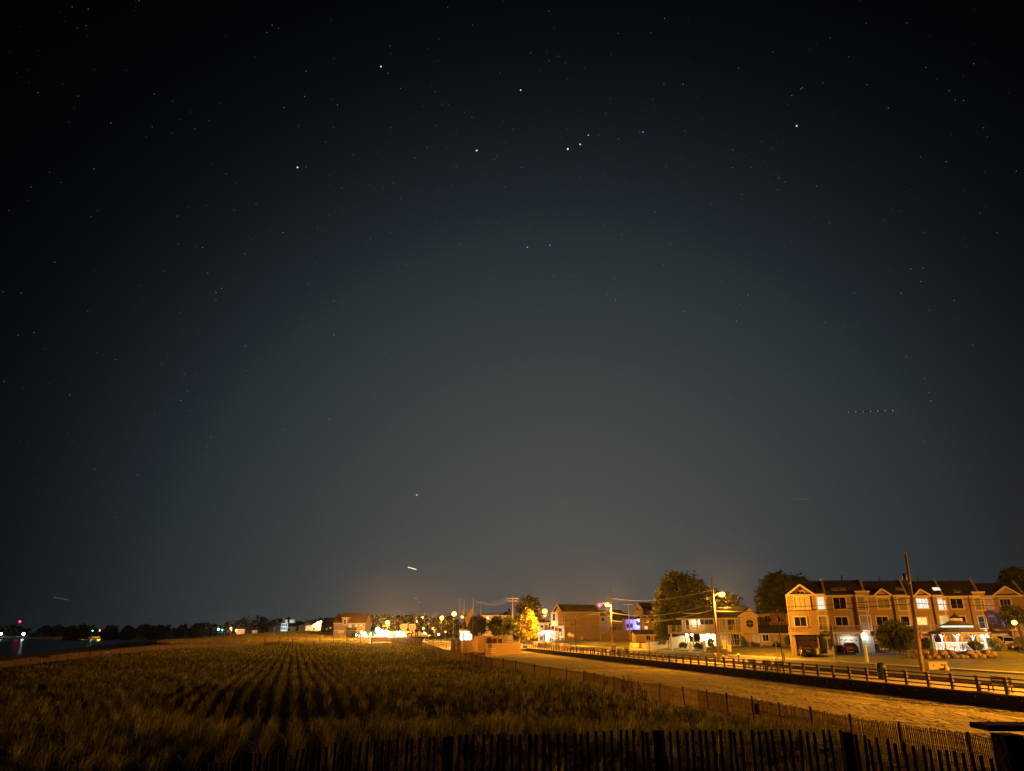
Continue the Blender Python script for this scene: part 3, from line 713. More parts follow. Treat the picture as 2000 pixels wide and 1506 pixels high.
PA = pole('tall pole carrying the bright street lamp on a curved arm', 1404,1292, 1390,1127, 109, .17)
P3 = pole('pole right of the brown gabled house with a lamp and a traffic beacon', 1196,1268, 1193,1152, 165, .17)
P4 = pole('slim pole in front of the house washed in blue light', 1232,1264, 1227,1178, 186, .16, arms=((1181,2.4,.1),))
P5 = pole('pole with a broad crossarm beside the bright yellow tree', 1001,1262, 1001,1166, 205, .16, arms=((1169,3.4,.15),(1174,2.6,.15)))
P6 = pole('pole with a crossarm right of the flag poles', 938,1262, 940,1174, 250, .17, arms=((1176,3.6,.1),))
P7 = pole('tallest dark pole in front of the canopy tent', 815,1256, 817,1168, 235, .16, m='post_wood')
P8 = pole('thin pole with a crossarm right of the tallest dark pole', 826,1240, 830,1195, 330, .17, arms=((1199,3.2,0),))
P9 = pole('short leaning pole with a crossarm left of the brightest lamps', 848,1240, 854,1193, 330, .17, arms=((1196,3.0,.2),))
P10 = pole('thin distant pole left of the tallest dark pole', 781,1240, 782,1200, 360, .17)
P11 = pole('distant pole with a transformer, just left of the tallest dark pole', 808,1240, 811,1202, 350, .18)
P12 = pole('distant pole at the foot of the dark trees beyond the mound', 441,1236, 442,1222, 420, .2)
# transformer and street lamp gear
def pole_lamp(pp, Y, pyj, pxl, pyl, P, r=.3, m='sodium_bulb', arm='lamp_arm'):
    j = onpole(pp, pyj, Y); e = at(pxl, pyl, Y); b = MB(); dx = e.x-j.x
    pts = [j, j+Vector((dx*.25, 0, (e.z-j.z)*.6+.1)), j+Vector((dx*.6, 0, (e.z-j.z)*.95+.12)), Vector((e.x, e.y, e.z+r*.8))]
    b.tube(pts, .045, 8); b.build(arm, M['steel'], pp[0])
    b = MB(); sg = 1 if dx > 0 else -1
    b.lathe((e.x, e.y, e.z), [(r*.75,r*.5),(r*.7,r*.75),(r*.4,r*.95),(0,r)], 12); hd = b.build('lamp_head', M['steel'], pp[0], smooth=True)
    b = MB(); b.ball((e.x, e.y, e.z-.03), r, 14, 8, .85); b.build('lens', M[m], hd, smooth=True)
    light(pp[0], (e.x, e.y, e.z-.03-r*.85-.3), P, SOD)
pole_lamp(PA, 109, 1166, 1410, 1160.5, 32000, r=.45)
pole_lamp(P3, 165, 1186, 1185.5, 1181, 40000, r=.48)
# camera boxes and a shield on the lamp pole
j = onpole(PA, 1168, 109); b = MB(); b.box(j.x-.95, j.x-.55, j.y-.15, j.y+.15, j.z-.25, j.z+.1); b.beam((j.x-.6, j.y, j.z-.05), (j.x, j.y, j.z-.05), .05, .05); b.build('floodlight_box', M['steel'], PA[0])
for k in (-.55, .35):
    pass
j = onpole(P1, 1132, 75)
b = MB(); b.lathe((j.x-.48, j.y-.1, j.z-.1), [(0,0),(.2,0),(.22,.08),(.22,.6),(.15,.68),(0,.7)], 12); b.build('transformer', M['dark_metal'], P1[0], smooth=True)
b = MB(); b.beam((j.x-.5, j.y-.1, j.z-.3), (j.x, j.y, j.z-.6), .06, .06); b.build('bracket', M['steel'], P1[0]); b = MB(); b.ball((j.x-.16, j.y-.25, j.z-.35), .09, 8, 5); b.build('insulator', M['steel'], P1[0])
b = MB(); j2 = onpole(P1, 1082, 75); b.lathe(j2+Vector((-.12,-.02,.05)), [(.0,-.05),(.1,-.05),(.1,.05),(0,.06)], 8); b.build('pole_cap', M['steel'], P1[0])
b = MB(); b.tube([onpole(P1, 1168, 75)+Vector((-.2,0,0)), onpole(P1, 1215, 75)+Vector((-.21,0,0)), onpole(P1, 1300, 75)+Vector((-.22,0,0))], .035, 6); b.build('conduit', M['wire_dark'], P1[0])
j = onpole(P11, 1205, 350); b = MB(); b.lathe((j.x+.5, j.y-.2, j.z-1.2), [(0,0),(.4,0),(.4,1.3),(0,1.4)], 10); b.build('transformer', M['steel'], P11[0])
for pp, Y, py_, w_ in ((P7, 235, 1172, -.9), (P7, 235, 1179, .3)):
    j = onpole(pp, py_, Y); b = MB(); b.tube([j, j+Vector((w_*.6,0,.5)), j+Vector((w_*1.3,0,.55))], .06, 6); b.ball(j+Vector((w_*1.4,0,.5)), .2, 8, 5, .6); b.build('unlit_lamp', M['steel'], pp[0])
j = onpole(P8, 1206, 330); b = MB(); b.tube([onpole(P8,1212,330), onpole(P8,1208,330)+Vector((1.5,0,.4)), at(840,1209,330)], .1, 6); b.ball(at(840,1209.5,330), .35, 8, 5, .5); b.build('unlit_lamp', M['steel'], P8[0])
# sodium and other lamps
globe('blazing sodium lamp left of the brown gabled house', 1064,1194,200, 60000, r=.64)
globe('brightest sodium lamp of the left cluster, just left of the flag poles', 887,1199,235, 26000, r=.74)
globe('large sodium lamp below and left of the brightest one', 863,1207,265, 26000, r=.7)
globe('sodium lamp low above the hedge, right one of a close pair', 846,1227,330, 8000, r=.62)
globe('sodium lamp low above the tent, left one of a close pair', 827,1227.5,345, 8000, r=.55)
globe('small sodium lamp by the crossarm of a distant pole', 825.5,1206,400, 8000, r=.5)
globe('sodium lamp glowing between the two left flag poles', 903,1205,270, 12000, r=.5)
globe('leftmost sodium lamp, above the floodlit pavilion', 757,1216,268, 180000, r=.75)
globe('small warm post lamp in front of the end townhouse', 1981,1216,104, 4200, r=.34, poleR=.05)
globe('tiny bright lamp by the distant pole with a transformer', 813.5,1214,370, 6000, r=.26, m='warm_bulb', col=(1,.8,.5))
globe('tiny pale lamp in the dark trees above the canopy tent', 802.5,1213,380, 5000, r=.26, m='warm_bulb', col=(1,.8,.5))
globe('sodium lamp on the far shore across the water', 167,1232,642, 9000, r=1.15, grp='lamps on the far shore')
globe('green lamp on the far shore', 181,1231.5,642, 500, (.1,1,.6), 'green_lamp', r=.7, grp='lamps on the far shore')
globe('small yellow lamp on the far shore, right of the green one', 195.5,1231.5,642, 8000, r=.7, grp='lamps on the far shore')
globe('white lamp on the far shore below the red beacon', 46,1238,655, 2500, (.8,.95,1), 'white_bulb', r=1.0, grp='lamps on the far shore')
globe('white lamp at the far left edge of the far shore', 2,1238,655, 2000, (.9,1,.85), 'white_bulb', r=.9, grp='lamps on the far shore')
globe('pale green lamp beyond the dune mound', 426.5,1229,470, 3000, (.8,1,.5), 'warm_bulb', r=.42, grp='lamps beyond the dune mound')
globe('cyan lamp beyond the dune mound', 434,1230.5,470, 4000, (.4,1,.8), 'green_lamp', r=.5, grp='lamps beyond the dune mound')
globe('orange lamp beyond the dune mound', 451,1227.5,470, 14000, (1,.35,.1), 'sodium_bulb', r=.68, grp='lamps beyond the dune mound')
globe('pinkish lamp beyond the dune mound, lowest of four', 461.5,1231.5,460, 9000, (1,.6,.5), 'sodium_bulb', r=.6, grp='lamps beyond the dune mound')
for lab, px, py, Y, P, m, r in (('tiny warm lamp among the poles left of the tallest dark pole',793,1228,330,1500,'sodium_bulb',.34),('tiny warm lamp low by the ornament pole near the tent',803,1236,300,1200,'sodium_bulb',.3),('tiny warm lamp under the trees between the lamp pairs',838,1219,350,1500,'sodium_bulb',.34),('tiny warm lamp at the foot of the tree left of the flag poles',870,1234,280,1200,'sodium_bulb',.3),('tiny white lamp low beside the tree left of the flag poles',857,1239,270,1200,'warm_bulb',.28),('tiny white lamp beside the rightmost flag pole',929,1209,270,600,'warm_bulb',.25),('tiny warm lamp under the dark tree right of the flag poles',936,1233,240,900,'sodium_bulb',.28),('tiny white lamp right of the lit kiosk',945,1232,240,900,'white_bulb',.3)):
    globe(lab, px, py, Y, P, SOD if m == 'sodium_bulb' else (1,.95,.85), m, r=r, poleR=.05)
# red beacon mast on the far shore
c = at(39,1214,700); t = T('radio_mast', 'slim mast topped by a red beacon on the far shore', 'mast', (c.x, c.y, 1.2))
b = MB()
for k in range(3):
    a = k*2.09; b.cyl((c.x+math.cos(a)*.8, c.y+math.sin(a)*.8, 1), (c.x+math.cos(a)*.15, c.y+math.sin(a)*.15, c.z-.5), .12, .08, 5)
b.build('lattice', M['steel'], t); b = MB(); b.ball(c, .75, 10, 6); b.build('beacon', M['red_lamp'], t); light(t, c-Vector((0,0,1.4)), 250, (1,.02,.03))
# road lamp beyond the right edge of the picture
for lx, ly, LP, LL in ((52, 50, 125000, 'street lamp beyond the right edge lighting the near boardwalk'), (72, 74, 66000, 'street lamp beyond the right edge lighting the townhouse fronts')):
    t = T('street_lamp', LL, 'street lamp', (lx, ly, h1(lx, ly)), 'street lamps along the shore road')
    b = MB(); b.cyl((lx,ly,1), (lx,ly,10.4), .12, .07, 10); b.build('pole', M['steel'], t); b = MB(); b.tube([(lx,ly,10.3),(lx-.7,ly,10.6),(lx-1.6,ly,10.5)], .05, 6); b.build('lamp_arm', M['steel'], t)
    b = MB(); b.ball((lx-1.7,ly,10.35), .4, 12, 6, .5); b.build('lens', M['sodium_bulb'], t); ll = light(t, (lx-1.7,ly,9.8), LP, SOD)
    if lx == 52: ll.data.type = 'SPOT'; ll.data.spot_size = R(168); ll.data.spot_blend = .3      # cut-off cone shaped to keep the near-left field dark
# traffic beacon glowing red at the brown gable
c = at(1171,1182,169); t = T('traffic_beacon', 'red glowing beacon hung from a span arm at the right end of the brown roof', 'beacon', c)
b = MB(); b.box(c.x-.2, c.x+.2, c.y-.15, c.y+.2, c.z-.3, c.z+.3); b.build('housing', M['dark_metal'], t, bevel=.03)
b = MB(); b.ball(c-Vector((0,.22,0)), .36, 12, 6); b.build('lens', M['red_lamp'], t)
b = MB(); b.tube([c+Vector((0,.05,.3)), onpole(P3, 1176, 165)], .04, 6); b.build('span_arm', M['steel'], t)
light(t, c-Vector((0,.9,0)), 900, (1,.02,.05))
# ------------------------------------------------------------------ wires
def wire(lab, a, b, sag=.6, r=.022, m='wire', n=14):
    a = Vector(a); b = Vector(b); pts = []
    for i in range(n+1):
        u = i/n; p = a+(b-a)*u; p.z -= sag*4*u*(1-u); pts.append(p)
    w = MB(); w.tube(pts, r, 5); o = w.build('power_line', M[m], None, tuple(a)); tag(o, lab, 'power line', 'overhead power lines')
q1 = lambda py: onpole(P1, py, 75); qa = lambda py: onpole(PA, py, 109); q3 = lambda py: onpole(P3, py, 165)
wire('upper thin wire crossing the townhouse fronts to the lamp pole', q1(1168), qa(1187), .35, .028, 'wire_dark')
wire('lower thin wire crossing the townhouse fronts to the lamp pole', q1(1179), qa(1194), .3, .036, 'wire_dark')
wire('upper wire running right from the nearest pole', q1(1168), at(2120,1164,84), .25, .025, 'wire_dark')
wire('lower wire running right from the nearest pole', q1(1178), at(2120,1176,84), .3, .028, 'wire_dark')
wire('high wire from the lamp pole towards the pole by the brown house', qa(1152), q3(1168), 1.0, .03)
wire('middle wire from the lamp pole across the large round tree', qa(1178), q3(1196), 1.2, .03)
wire('low wire from the lamp pole across the large round tree', qa(1190), q3(1212), 1.0, .04)
wire('service wire from the lamp pole to the balconied house roof', qa(1190), at(1330,1196,150), .4, .025)
wire('pair wire, upper, across the brown house wall', q3(1214), at(1000,1213,230), .3, .035, 'wire_dark')
wire('pair wire, lower, across the brown house wall', q3(1222), at(1000,1221,230), .3, .045, 'wire_dark')
wire('slack wire above the pair on the brown house wall', q3(1192), at(1085,1203,240), .8, .03, 'wire_dark')
wire('wire from the slim pole to the pole by the brown house', onpole(P4,1181,186), q3(1190), .9, .03)
wire('wire from the slim pole into the large round tree', onpole(P4,1184,186), at(1300,1168,172), .5, .028)
for k, (dy_, z_) in enumerate(((1167,0),(1170,1),(1172,2))):
    wire(['uppermost','middle','lowest'][k]+' of three wires between the two crossarm poles by the yellow tree', onpole(P5,dy_,205)+Vector((-1.4+z_*.5,0,0)), onpole(P6,1176+k*1.5,250)+Vector((-1.2+z_,0,0)), .9, .03)
    wire(['first','second','third'][k]+' wire fanning right from the broad crossarm behind the yellow tree', onpole(P5,dy_,205)+Vector((.6+z_*.4,0,0)), at(1060+k*6,1176+k*9,215), .5, .028)
wire('wire dropping from the crossarm pole to the flag pole lamps', onpole(P6,1176,250), at(885,1196,300), .8, .04)
wire('wire across the lamp cluster left of the flag poles', onpole(P9,1196,330), at(886,1198,300), .8, .05)
# long pale wires reaching left from the hidden crossing
wire('wire above the balconied house roof, right of the lamp pole', qa(1192.5), at(1545,1188,150), .3, .03)
# ------------------------------------------------------------------ boardwalk ornament poles
def deco_pole(lab, pxb, pyb, pxt, pyt, Y, sc=1.0, dy=(1197,1221), kind=0):
    a = at(pxb, pyb, Y); t_ = at(pxt, pyt, Y); zb = max(h1(a.x, a.y), .85); t = T('ornament_pole', lab, 'ornament pole', (a.x, a.y, zb), 'thin poles with coral tinsel ornaments')
    b = MB(); b.cyl((a.x, a.y, zb-.1), t_, .055, .045, 8); b.build('shaft', M['dark_metal'], t)
    b = MB(); b.lathe(t_, [(0,-.05),(.12,0),(.1,.12),(0,.2)], 8); b.build('cap', M['trim'], t)
    z1, z0 = vz(dy[0], Y), vz(dy[1], Y); hh = z1-z0; f = ((z0+z1)/2-zb)/(t_.z-zb); c = Vector((a.x+(t_.x-a.x)*f, a.y-.05, (z0+z1)/2))
    for sg in (-1, 1):          # a leaping bell-and-star tinsel shape on each side
        b = MB(); cx = c.x+sg*hh*.42; r = hh*.07
        for (u0, v0, u1, v1) in ((-.25,.42,.25,.42),(-.25,.42,-.32,.15),(.25,.42,.3,.15),(-.32,.15,-.12,-.05),(.3,.15,.12,-.05),(-.12,-.05,-.25,-.3),(.12,-.05,.25,-.3),(-.3,-.36,.3,-.36),(-.3,-.45,.3,-.45),(-.2,.25,.2,.25),(0,.4,0,0),(-.1,.1,.15,-.2)):
            b.cyl((cx+u0*hh*sg, c.y, c.z+v0*hh), (cx+u1*hh*sg, c.y, c.z+v1*hh), r, n=6)
        b.build('ornament', M['coral_tinsel'], t)
    b = MB(); b.beam((c.x-hh*.8, c.y, z0), (c.x+hh*.8, c.y, z0), .05, .05); b.beam((c.x-hh*.6, c.y, z1), (c.x+hh*.6, c.y, z1), .04, .04); b.build('bracket', M['steel'], t)
deco_pole('thin black pole with coral ornaments in front of the one-storey wing', 1530,1300, 1518,1194, 78.5, dy=(1197,1220))
deco_pole('thin black pole without banner near the round bush, between rails', 1269,1277, 1264,1206, 126, dy=(1212,1216))
deco_pole('thin pole with coral ornaments in front of the brown house wall', 1125,1263, 1124,1207, 160, dy=(1208,1224))
deco_pole('thin pole with coral ornaments against the bright yellow tree', 1029,1258, 1028,1208, 195, dy=(1211,1227))
deco_pole('distant pole with coral ornaments beside the canopy tent', 797,1252, 797,1217, 290, dy=(1219,1240))
deco_pole('distant pole with coral ornaments at the shingled house corner', 706,1246, 706,1222, 290, dy=(1224,1234))
# ------------------------------------------------------------------ flag poles
for i, (pxb, pxt, pyt, Y, fl) in enumerate(((896,898.5,1171,215,0),(906,906.5,1173,214,1),(922,924.5,1170,212,1))):
    a = at(pxb, 1252, Y); t_ = at(pxt, pyt, Y); z = h1(a.x, a.y)
    t = T('flag_pole', ['flag pole on the left of the three, with no flag','middle flag pole with a limp narrow flag','flag pole on the right of the three, flying a hanging gold flag'][i], 'flag pole', (a.x, a.y, z), 'three pale flag poles')
    b = MB(); b.cyl((a.x, a.y, z), t_, .09, .05, 10); b.build('shaft', M['trim'], t); b = MB(); b.ball(t_+Vector((0,0,.1)), .12, 8, 6); b.build('finial', M['steel'], t)
    if fl:
        b = MB(); top = vz(1187 if i == 2 else 1190, Y); W2 = 2.3 if i == 2 else .5; Hh = 3.3 if i == 2 else 2.6; n = 9
        def fp(u, v):
            return (t_.x-.05-W2*u*(1-.25*v), a.y+.18*math.sin(u*9+v*3)*u, top-Hh*v*(.55+.25*u)-W2*u*1.15+.1*math.sin(u*7))
        for ii in range(n):
            for jj in range(5): b.quad(fp(ii/n,jj/5), fp((ii+1)/n,jj/5), fp((ii+1)/n,(jj+1)/5), fp(ii/n,(jj+1)/5))
        b.build('flag', M['flag'], t, smooth=True)
# ------------------------------------------------------------------ facades
class Fac:
    def __init__(s, pxA, YA, pxB, YB, py=1220):
        a = at(pxA, py, YA); b = at(pxB, py, YB); s.a = Vector((a.x, a.y)); s.b = Vector((b.x, b.y))
        s.d = (s.b-s.a).normalized(); s.n = Vector((s.d.y, -s.d.x)); s.L = (s.b-s.a).length
    def uz(s, px, py):
        r = ray(px, py); dn = r.x*s.n.x+r.y*s.n.y; k = (s.a.x*s.n.x+s.a.y*s.n.y)/dn
        x, y = r.x*k, r.y*k; return (x-s.a.x)*s.d.x+(y-s.a.y)*s.d.y, CZ+r.z*k
    def p(s, u, z, o=0.0): return Vector((s.a.x+s.d.x*u+s.n.x*o, s.a.y+s.d.y*u+s.n.y*o, z))
    def box(s, mb, u0, u1, z0, z1, o0, o1):
        if o0 > o1: o0, o1 = o1, o0
        mb.hexa([s.p(u0,z0,o1), s.p(u1,z0,o1), s.p(u1,z0,o0), s.p(u0,z0,o0), s.p(u0,z1,o1), s.p(u1,z1,o1), s.p(u1,z1,o0), s.p(u0,z1,o0)])
    def rect(s, x0, y0, x1, y1, o=0.0):
        cx, cy = (x0+x1)/2, (y0+y1)/2
        u0 = s.uz(x0, cy)[0]; u1 = s.uz(x1, cy)[0]; z1 = s.uz(cx, y0)[1]; z0 = s.uz(cx, y1)[1]
        return u0, u1, z0, z1
    def window(s, parent, R_, pane='glass_dark', mull=1, rail=0, o=0.0, fw=.09, name='window', sill=True, trim='trim', curtain=None):
        u0, u1, z0, z1 = R_; f = MB(); pr = .07
        s.box(f, u0-fw, u1+fw, z1, z1+fw, o+.003, o+pr); s.box(f, u0-fw, u0, z0, z1, o+.003, o+pr); s.box(f, u1, u1+fw, z0, z1, o+.003, o+pr)
        s.box(f, u0-fw-(.05 if sill else 0), u1+fw+(.05 if sill else 0), z0-fw, z0, o+.003, o+pr+(.05 if sill else 0))
        for k in range(1, mull+1):
            if mull: uc = u0+(u1-u0)*k/(mull+1); s.box(f, uc-.025, uc+.025, z0, z1, o+.022, o+.05)
        for k in range(1, rail+1): zc = z0+(z1-z0)*k/(rail+1); s.box(f, u0, u1, zc-.022, zc+.022, o+.022, o+.046)
        w = f.build(name, M[trim], parent)
        g = MB(); s.box(g, u0, u1, z0, z1, o+.004, o+.02)
        g.build('pane', M[pane], w)
        return w
    def arch(s, parent, cx, cy, rx, ry, pane, trim='trim', o=0.0, full=False, spokes=3):
        uc, zc = s.uz(cx, cy); r1 = s.uz(cx+rx, cy)[0]-uc; r2 = s.uz(cx, cy-ry)[1]-zc; n = 24 if full else 14
        A = 2*math.pi if full else math.pi; f = MB()
        for i in range(n):
            a0, a1 = A*i/n, A*(i+1)/n; k = 1+.09/r1
            q = [s.p(uc+math.cos(a)*r1*kk, zc+math.sin(a)*r2*kk, oo) for oo in (o+.003, o+.07) for a, kk in ((a0,1),(a0,k),(a1,k),(a1,1))]
            f.hexa(q)
        for i in range(spokes):
            a = (math.pi if not full else math.pi)*(i+(0 if full else 1))/(spokes+(0 if full else 1))
            p0 = s.p(uc-(math.cos(a)*r1 if full else 0), zc-(math.sin(a)*r2 if full else 0), o+.035); f.beam(p0, s.p(uc+math.cos(a)*r1, zc+math.sin(a)*r2, o+.035), .035, .035, up=(s.n.x, s.n.y, 0))
        if not full: s.box(f, uc-r1-.09, uc+r1+.09, zc-.09, zc, o+.003, o+.075)
        w = f.build('window', M[trim], parent)
        g = MB(); g.prism([s.p(uc+math.cos(A*i/n)*r1, zc+math.sin(A*i/n)*r2, o+.02) for i in range(n+(0 if full else 1))], (-s.n.x*.016, -s.n.y*.016, 0)); g.build('pane', M[pane], w)
    def gable(s, mb, u0, ua, u1, ze, za, o0, o1): mb.prism([s.p(u0,ze,o1), s.p(u1,ze,o1), s.p(ua,za,o1)], (s.n.x*(o0-o1), s.n.y*(o0-o1), 0))
    def rake(s, parent, u0, ua, u1, ze, za, o, w=.16, m='trim', back=None, roofm='shingle', over=.35):
        """barge boards plus the two roof slopes running back"""
        b = MB()
        for (a, c) in (((u0, ze), (ua, za)), ((ua, za), (u1, ze))):
            b.beam(s.p(a[0], a[1]+.02, o+over), s.p(c[0], c[1]+.02, o+over), .05, w, up=(0,0,1))
        b.build('barge_board', M[m], parent)
        if back is not None:
            r = MB()
            for (a, c) in (((u0-.15, ze-.1), (ua, za+.03)), ((u1+.15, ze-.1), (ua, za+.03))):
                A_, B_ = s.p(a[0], a[1]+.06, o+over), s.p(c[0], c[1]+.06, o+over); C_, D_ = s.p(c[0], c[1]+.06, o-back), s.p(a[0], a[1]+.06, o-back)
                up = Vector((0,0,.09)); r.hexa([A_, B_, C_, D_, A_+up, B_+up, C_+up, D_+up])
            r.build('gable_roof', M[roofm], parent)
def slab_roof(fc, parent, u0, u1, ze, zr, oe, orr, ob, m='shingle', th=.14, name='roof'):
    """two slopes: front eave oe -> ridge orr -> back ob"""
    b = MB(); v = Vector((0,0,th))
    for (o1, z1, o2, z2) in ((oe, ze, orr, zr), (ob, ze, orr, zr)):
        q = [fc.p(u0,z1,o1), fc.p(u1,z1,o1), fc.p(u1,z2,o2), fc.p(u0,z2,o2)]
        b.hexa(q+[p+v for p in q])
    return b.build(name, M[m], parent)
def house(lab, pxA, YA, pxB, YB, pyBase, pyEave, pyRidge, depth, wall='siding_cream', roof='shingle', wins=(), gable_end=True, name='house', over=.4, py=None, cat='house', dz=0, trim='trim'):
    fc = Fac(pxA, YA, pxB, YB, py or pyEave); L_ = fc.L; zb = fc.uz((pxA+pxB)/2, pyBase)[1]+dz; ze = fc.uz((pxA+pxB)/2, pyEave)[1]
    zr = vz(pyRidge, (YA+YB)/2+depth/2)
    c = fc.p(L_/2, zb, -depth/2); root = T(name, lab, cat, tuple(c))
    b = MB(); zz = zb-1.5; fc.box(b, 0, L_, zz, ze, -depth, 0)
    if gable_end:
        for u in (0, L_-.15): b.prism([fc.p(u,ze,0), fc.p(u,ze,-depth), fc.p(u,zr-.02,-depth/2)], (fc.d.x*.15, fc.d.y*.15, 0))
    b.build('wall', M[wall], root)
    slab_roof(fc, root, -over, L_+over, ze-.05, zr+.02, over, -depth/2, -depth-over, roof)
    t = MB(); fc.box(t, -over, L_+over, ze-.28, ze-.06, over-.06, over+.02)
    for u in (-.02, L_-.08): fc.box(t, u, u+.1, zb-.2, ze-.3, .003, .03)
    t.build('trim', M[trim], root)
    for w in wins:
        x0, y0, x1, y1 = w[:4]; pane = w[4] if len(w) > 4 else 'glass_dark'; ml = w[5] if len(w) > 5 else 1
        fc.window(root, fc.rect(x0, y0, x1, y1), pane, ml)
    return root, fc, zb, ze, zr
def railing(fc, parent, u0, u1, z0, z1, o, step=.14, posts=2.0, m='rail_paint', post=.1, name='balcony_rail', sides=None):
    b = MB(); fc.box(b, u0, u1, z1-.06, z1, o-.05, o+.05); fc.box(b, u0, u1, z0+.08, z0+.13, o-.03, o+.03)
    n = max(1, int((u1-u0)/step))
    for i in range(n+1): u = u0+(u1-u0)*i/n; fc.box(b, u-.018, u+.018, z0+.1, z1-.05, o-.018, o+.018)
    k = max(1, round((u1-u0)/posts))
    for i in range(k+1): u = u0+(u1-u0)*i/k; fc.box(b, u-post/2, u+post/2, z0, z1+.06, o-post/2-.003, o+post/2+.003)
    if sides:
        for u in (u0, u1):
            nn = max(1, int((o-sides)/step))
            for i in range(nn): oo = sides+(o-sides)*i/nn; fc.box(b, u-.016, u+.016, z0+.1, z1-.05, oo-.016, oo+.016)
            fc.box(b, u-.04, u+.04, z1-.055, z1-.005, sides, o-.06)
    return b.build(name, M[m], parent)
mat('rail_paint', (.42,.33,.24), .7, .1, 3)
# ------------------------------------------------------------------ townhouse row
FR0 = Fac(1541, 108, 1925, 127, 1220)
a1 = lambda x, y: (1470+x/6.274, 1060+y/6.274)
a2 = lambda x, y: (1700+x/6.273, 1060+y/6.273)
def Q(f, x0, y0, x1, y1):
    p = f(x0, y0); q = f(x1, y1); return FR.rect(p[0], p[1], q[0], q[1])
def scurtain(u0, u1): pass
UNITS = [
 dict(px=(1541,1617.5), lab='end townhouse at the left of the row with a tall arched picture window', gable=(a1,415,575,760,645,520), f=a1,
      wins=[((515,668,692,808),'curtain',2,0),((795,668,882,825),'lit_white',0,1),((515,912,655,1022),'glass_dark',1,0),((818,905,915,1070),'curtain_dim',0,1)],
      arch=(a1,590,660,72,66,'glass_dark'), balc=(440,812,1020,1125), gar=(565,1160,800,1335,'garage_door'), door=(872,1150,982,1338,'door_paint'), eave=(a1,850,632), posts=(470,510,800), ridge=1137, split=812),
 dict(px=(1618.5,1697), lab='second townhouse with the white-lit open garage and two skylights', gable=None, f=a1,
      wins=[((992,672,1142,808),'glass_dark',1,0),((1288,668,1400,828),'curtain_dim',0,1),((1020,912,1165,1015),'glass_dark',1,0),((1325,900,1440,1068),'curtain_dim',0,1)],
      balc=(970,1335,1012,1115), gar=(1068,1160,1305,1330,'garage_door'), door=(1395,1155,1475,1315,'door_paint'), eave=(a1,1100,645), bump=(a1,1255,1420,602), posts=(1000,1060,1320), sky=(a1,(1010,578),(1110,575)), ridge=1135.5, split=1300, lamp=(1345,1115)),
 dict(px=(1698,1779), lab='third townhouse, partly hidden by the round clipped tree', gable=(a2,40,132,262,640,570), f=a2,
      wins=[((92,678,230,805),'curtain_dim',1,0),((340,665,445,828),'curtain_dim',0,1),((78,908,215,1012),'glass_dark',1,0),((375,905,470,1010),'glass_dark',0,0)],
      archdeco=(a2,150,668,52,44), balc=(38,420,1010,1110), gar=(130,1150,380,1325,'garage_door'), door=(430,1150,500,1320,'door_paint'), eave=(a2,380,645), sky=(a2,(368,572)), posts=(60,110,400), ridge=1136.5, split=330),
 dict(px=(1780,1850.5), lab='fourth townhouse with white-lit upper windows and a coral garage door', gable=(a2,535,605,735,635,575), f=a2,
      wins=[((568,680,705,805),'lit_white',1,0),((825,680,915,825),'lit_white',0,1),((570,918,690,1010),'lit_warm',1,0),((848,900,945,1010),'lit_yellow',0,0)],
      archdeco=(a2,612,668,44,38), balc=(560,900,1004,1112), gar=(602,1140,850,1325,'garage_red'), door=(880,1150,940,1320,'door_paint'), eave=(a2,840,645), sky=(a2,(832,575,'lit_white')), posts=(575,620,890), ridge=1137, split=815),
 dict(px=(1851,1924.5), lab='fifth townhouse directly behind the gazebo, with a raised square bay', gable=None, f=a2,
      wins=[((985,685,1130,805),'glass_dark',1,0),((1275,680,1380,825),'curtain_dim',0,1),((1035,905,1165,990),'glass_dark',1,0),((1322,905,1408,1045),'lit_green',0,1)],
      balc=(950,1330,1004,1095), gar=(1050,1140,1300,1290,'garage_door'), door=(1395,1150,1455,1290,'white_paint'), eave=(a2,1060,655), bump=(a2,1235,1385,610), sky=(a2,(1075,607)), posts=(960,1010,1320), ridge=1136.5, split=1265, lamp=(1375,1112)),
 dict(px=(1925,2012), lab='last townhouse at the right with a wide gable and a white car outside', gable=(a2,1490,1640,1850,655,540), f=a2,
      wins=[((1418,680,1505,825),'lit_orange',0,1),((1455,905,1530,985),'curtain_dim',0,0),((1592,690,1718,800),'glass_dark',2,0),((1608,905,1652,1022),'lit_violet',0,0),((1700,910,1800,1000),'glass_dark',1,0)],
      balc=(1470,1830,1000,1080), gar=(1485,1118,1722,1265,'white_paint'), door=(1800,1110,1860,1270,'door_paint'), eave=(a2,1440,652), posts=(1475,1740,1880), ridge=1140.5, split=9999),
]
